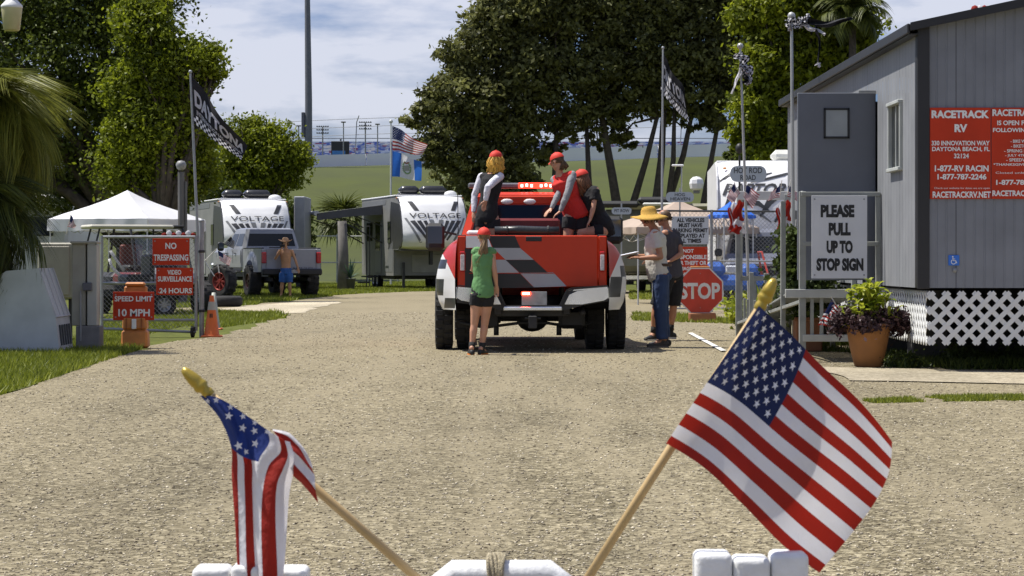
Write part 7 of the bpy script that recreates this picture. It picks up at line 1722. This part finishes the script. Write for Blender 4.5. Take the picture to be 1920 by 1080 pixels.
stick_flag('small stars and stripes stuck in the big terracotta pot, drooping left', (1590, 612), (1556, 556), 168, ((1558, 560), (1572, 578), (1560, 610), (1531, 610)), .03, 6, dy=-.1)
bush('weeds_clump', 'leafy weeds growing right of the terracotta pot', 'weed', G(1672, 690), [(0, 0, .06, .16, .12, .07), (.18, .05, .07, .1, .1, .08)], 700, .02, LM_SHRUB, clump=14, sig=.4)
bush('weeds_clump', 'tall leafy weeds against the lattice near the picture edge', 'weed', G(1790, 686), [(0, 0, .12, .14, .08, .14), (.16, 0, .1, .08, .08, .1)], 700, .02, LM_SHRUB, clump=12, sig=.4)
bush('weeds_clump', 'leafy weeds at the lattice right at the picture edge', 'weed', G(1908, 684), [(0, 0, .10, .16, .08, .12)], 600, .02, LM_SHRUB, clump=12, sig=.4)

# ================================================================== FOREGROUND
FPM = 1500.0; fo = W(937, 485, FPM); fo.z = 0
PW = mat('barricade_white', (.74, .74, .73), .5, var=.13, vscale=24, bump=.12, bscale=120, detail=9)
def fz(py): return CH + (HZ - py) / FPM
def fx(px): return (px - 937) / FPM
t = thing('plastic_barricade', 'white plastic barricade across the bottom of the picture holding the two stick flags', 'barricade', fo)
for (x0, x1, yt) in ((363, 580, 1056), (1300, 1513, 1033)):
    w_ = (x1 - x0) / 3; sink = (0, .006, 0) if x0 > 900 else (.003, 0, .004)
    for k in range(3):
        cx = fx(x0 + w_ * (k + .5)); zt = fz(yt) - sink[k]; mb = MB(); mb.smooth = True; mb.box((cx, 0, zt - .035), (w_ / FPM - .001, .055, .07)); bo = mb.build('leg_cap', PW, t); bm_ = bo.modifiers.new('b', 'BEVEL'); bm_.width = .008; bm_.segments = 4
    cx = fx((x0 + x1) / 2); zt = fz(yt) - .068
    for s in (-1, 1): mb = MB(); mb.tube([(cx, s * .02, zt), (cx, s * .20, .02)], [(.066, .02), (.07, .022)], 4, side=(1, 0, 0)); mb.build('leg', PW, t)
hz = fz(1047)
mb = MB(); mb.smooth = True; mb.tube([(fx(812), 0, hz - .07), (fx(822), 0, hz - .035), (fx(850), 0, hz - .019), (fx(1030), 0, hz - .019), (fx(1060), 0, hz - .035), (fx(1070), 0, hz - .07)], [(.020, .017)] * 6, 14, side=(0, 1, 0)); mb.build('handle', PW, t)
MB().box((0, .0, hz - .17), (.76, .035, .18), .01).build('panel', PW, t); MB().box((0, .0, .35), (.70, .03, .15), .01).build('panel', PW, t); MB().box((fx(940), 0, hz - .075), (.20, .04, .03), .01).build('handle_base', PW, t)
for k in range(6): MB().prism([(-.30 + k * .11, hz - .245), (-.25 + k * .11, hz - .245), (-.19 + k * .11, hz - .095), (-.24 + k * .11, hz - .095)], -.0205, -.0185).build('reflective_stripe', mat('stripe_orange', (.7, .2, .03), .5), t)
tw = mat('twine', (.42, .36, .24), .9, var=.3, vscale=150, bump=.6, bscale=400)
t = thing('twine', 'pale twine wound around the middle of the barricade handle', 'twine', fo + Vector((fx(931), 0, hz - .019)))
for k in range(6):
    mb = MB(); mb.smooth = True; pts = [((k - 2.5) * .0035 + .0022 * math.sin(a * 2 + k), .0225 * math.cos(a), .0245 * math.sin(a)) for a in [2 * math.pi * i / 20 for i in range(21)]]
    mb.tube(pts, .0024, 6); mb.build('loop', tw, t)
mb = MB(); mb.smooth = True; mb.tube([(0, -.024, -.01), (.004, -.03, -.03), (-.003, -.028, -.06), (.002, -.03, -.10)], .0028, 6); mb.build('twine_end', tw, t)
WOOD = mat('dowel_wood', (.50, .35, .16), .5, var=.12, vscale=30); GOLD = mat('gold_plastic', (.42, .30, .045), .3, metal=.35, var=.06)
def dowel(t, o, tip, join, end, d0=0, d1=0):
    a = W(*tip, FPM, d0) - o; j = W(*join, FPM, d0) - o; e = W(*end, FPM, d1) - o; ax = (a - j).normalized(); Ls = (a - j).length
    mb = MB(); mb.smooth = True; mb.tube([j - ax * .002, e], .0058, 12); mb.build('stick', WOOD, t)
    rot = ax.to_track_quat('Z', 'Y').to_matrix(); mb = MB(); mb.smooth = True
    pr = [(.0062, -.001), (.0074, .0), (.0078, .006), (.0066, .009), (.0068, .011), (.0098, .014), (.0096, .018), (.0082, .0215), (.0088, Ls * .5), (.0080, Ls * .66), (.0060, Ls * .86), (.0040, Ls * .97), (.0005, Ls)]
    m0 = MB(); m0.lathe(pr, n=18); mb.add([j + rot @ Vector(v) for v in m0.v], m0.f); mb.build('finial', GOLD, t)
# right flag
o = fo + Vector((fx(1040), .03, fz(1190))); t = thing('stick_flag', 'spread out stars and stripes stick flag with gold tip, in the right foreground', 'flag', o)
dowel(t, o, (1453, 522), (1423, 580), (1036, 1195), .0, .026)
TLp, BLp = (1422, 574), (1247, 829); TOP = [(1420, 573), (1473, 618), (1537, 682), (1612, 752), (1680, 832)]; BOT = [(1247, 829), (1320, 876), (1392, 945), (1468, 1022), (1541, 1079)]
RGT = [(1680, 832), (1672, 890), (1645, 950), (1596, 1016), (1541, 1079)]; LFT = [(1420, 573), (1375, 640), (1330, 706), (1288, 768), (1247, 829)]
tov = lambda L_: [Vector((a, b)) for a, b in L_]
T_, Bt, Rt, Lf = tov(TOP), tov(BOT), tov(RGT), tov(LFT)
def fr_fn(u, v):
    t0 = cr_interp(T_, u); b0_ = cr_interp(Bt, u); l0 = cr_interp(Lf, v); r0 = cr_interp(Rt, v)
    p = t0 * (1 - v) + b0_ * v + l0 * (1 - u) + r0 * u - (T_[0] * (1 - u) * (1 - v) + T_[-1] * u * (1 - v) + Bt[0] * (1 - u) * v + Bt[-1] * u * v)
    s = min(1, u * 3.5); dpt = .012 * s * math.sin(6.5 * u + 2.0 * v) + .007 * s * math.sin(11 * u - 5 * v + 1) + .045 * u * u * (1 - .5 * v)
    wob = 5 * s * math.sin(7 * u + 3 * v); p = Vector((p.x + wob * .5 * v * (1 - v) * 3, p.y - wob * .6 * v * (1 - v) * 3))
    hoist = -.007 * max(0, 1 - u * 8)
    return W(p.x, p.y, FPM, dpt - .012 + hoist) - o
us_flag(t, fr_fn, 60, 3)
mb = MB(); mb.smooth = True; mb.tube([W(1424, 574, FPM, -.010) - o, W(1336, 701, FPM, -.004) - o, W(1248, 829, FPM, .0) - o], .0068, 10); mb.cm = 0; mb.build('sleeve', F_NAVY, t) if False else None
# left flag, hanging and folded
o2 = fo + Vector((fx(860), .03, fz(1190))); t = thing('stick_flag', 'drooping folded stars and stripes stick flag with gold tip, in the left foreground', 'flag', o2)
dowel(t, o2, (344, 690), (396, 740), (905, 1198), -.01, .02)
US_ = [0, .2, .4, .55, .75, 1.0]
EA = [[(378, 741), (414, 784), (436, 838), (437, 895), (443, 990), (450, 1080)], [(392, 741), (428, 787), (448, 846), (449, 900), (451, 990), (455, 1080)],
      [(405, 741), (440, 788), (460, 853), (462, 905), (465, 990), (469, 1080)], [(428, 752), (456, 794), (475, 860), (476, 910), (480, 990), (484, 1080)],
      [(505, 801), (511, 825), (490, 861), (487, 912), (488, 990), (491, 1080)], [(528, 815), (532, 842), (509, 869), (499, 915), (497, 990), (498, 1080)],
      [(540, 821), (546, 848), (537, 874), (526, 908), (524, 990), (526, 1080)], [(548, 825), (557, 856), (553, 888), (547, 922), (541, 990), (535, 1080)]]
DA = [-.014, -.020, -.028, -.022, -.036, -.042, -.046, -.030]
EB = [[(512, 802), (542, 809), (562, 826), (578, 849), (591, 874)], [(516, 805), (541, 814), (558, 830), (573, 851), (588, 875)], [(520, 811), (537, 826), (552, 841), (571, 858), (592, 886)],
      [(524, 818), (539, 843), (556, 866), (577, 888), (595, 914)], [(530, 828), (543, 858), (551, 885), (568, 903), (600, 940)]]
DB = [-.018, -.024, -.030, -.034, -.026]
def sheet_fn(E, D, us=None):
    G_ = [[Vector((a_, b_, D[i])) for a_, b_ in r_] for i, r_ in enumerate(E)]; n_ = len(G_) - 1
    def fn(u, v):
        if us:
            k = 0
            while k < len(us) - 2 and u > us[k + 1]: k += 1
            uu = (k + (u - us[k]) / (us[k + 1] - us[k])) / (len(us) - 1)
        else: uu = u
        p = cr_interp([cr_interp(r_, uu) for r_ in G_], v)
        return W(p.x + 1.2 * math.sin(u * 11 + v * 5) * u, p.y, FPM, p.z + .0022 * math.sin(v * 17 + u * 5)) - o2
    return fn
fa = sheet_fn(EA, DA, US_); fb = sheet_fn(EB, DB)
cloth(t, fa, 50, 56, [F_RED, F_WHT, F_NAVYL], lambda u, v: 2 if (u < .4 and v * 7 < 4) else (0, 1, 0, 1, 1, 0, 1)[min(6, int(v * 7))], 'front_fold')
cloth(t, fb, 30, 24, [F_RED, F_WHT], lambda u, v: (1, 0, 1, 0)[min(3, int(v * 4))], 'back_fold')
mb = MB()
for k, (a_, b_, q_) in enumerate(((392, 750, .7), (412, 747, .8), (436, 759, .8), (434, 777, 1), (460, 778, .8), (458, 802, 1), (452, 831, 1.1), (482, 791, .7), (482, 806, .9), (486, 828, 1), (466, 845, .8), (504, 806, .6))):
    tgt_ = W(a_, b_, FPM) - o2; c_ = min((fa(iu * .02, iv / 44) for iu in range(21) for iv in range(27)), key=lambda p_: (p_.x - tgt_.x) ** 2 + (p_.z - tgt_.z) ** 2) + Vector((0, -.0022, 0)); rot = Matrix.Rotation(R(20 * math.sin(k * 3)), 3, 'Y') ; ring = []
    for i in range(10):
        rr_ = (.0056 if i % 2 == 0 else .0023) * q_; g_ = math.pi * i / 5; ring.append(c_ + rot @ Vector((rr_ * math.sin(g_), 0, rr_ * math.cos(g_))))
    mb.add([c_] + ring, [[0, 1 + i, 1 + (i + 1) % 10] for i in range(10)])
mb.build('stars', mat('flag_star', (.78, .77, .80), .8, var=0), t)
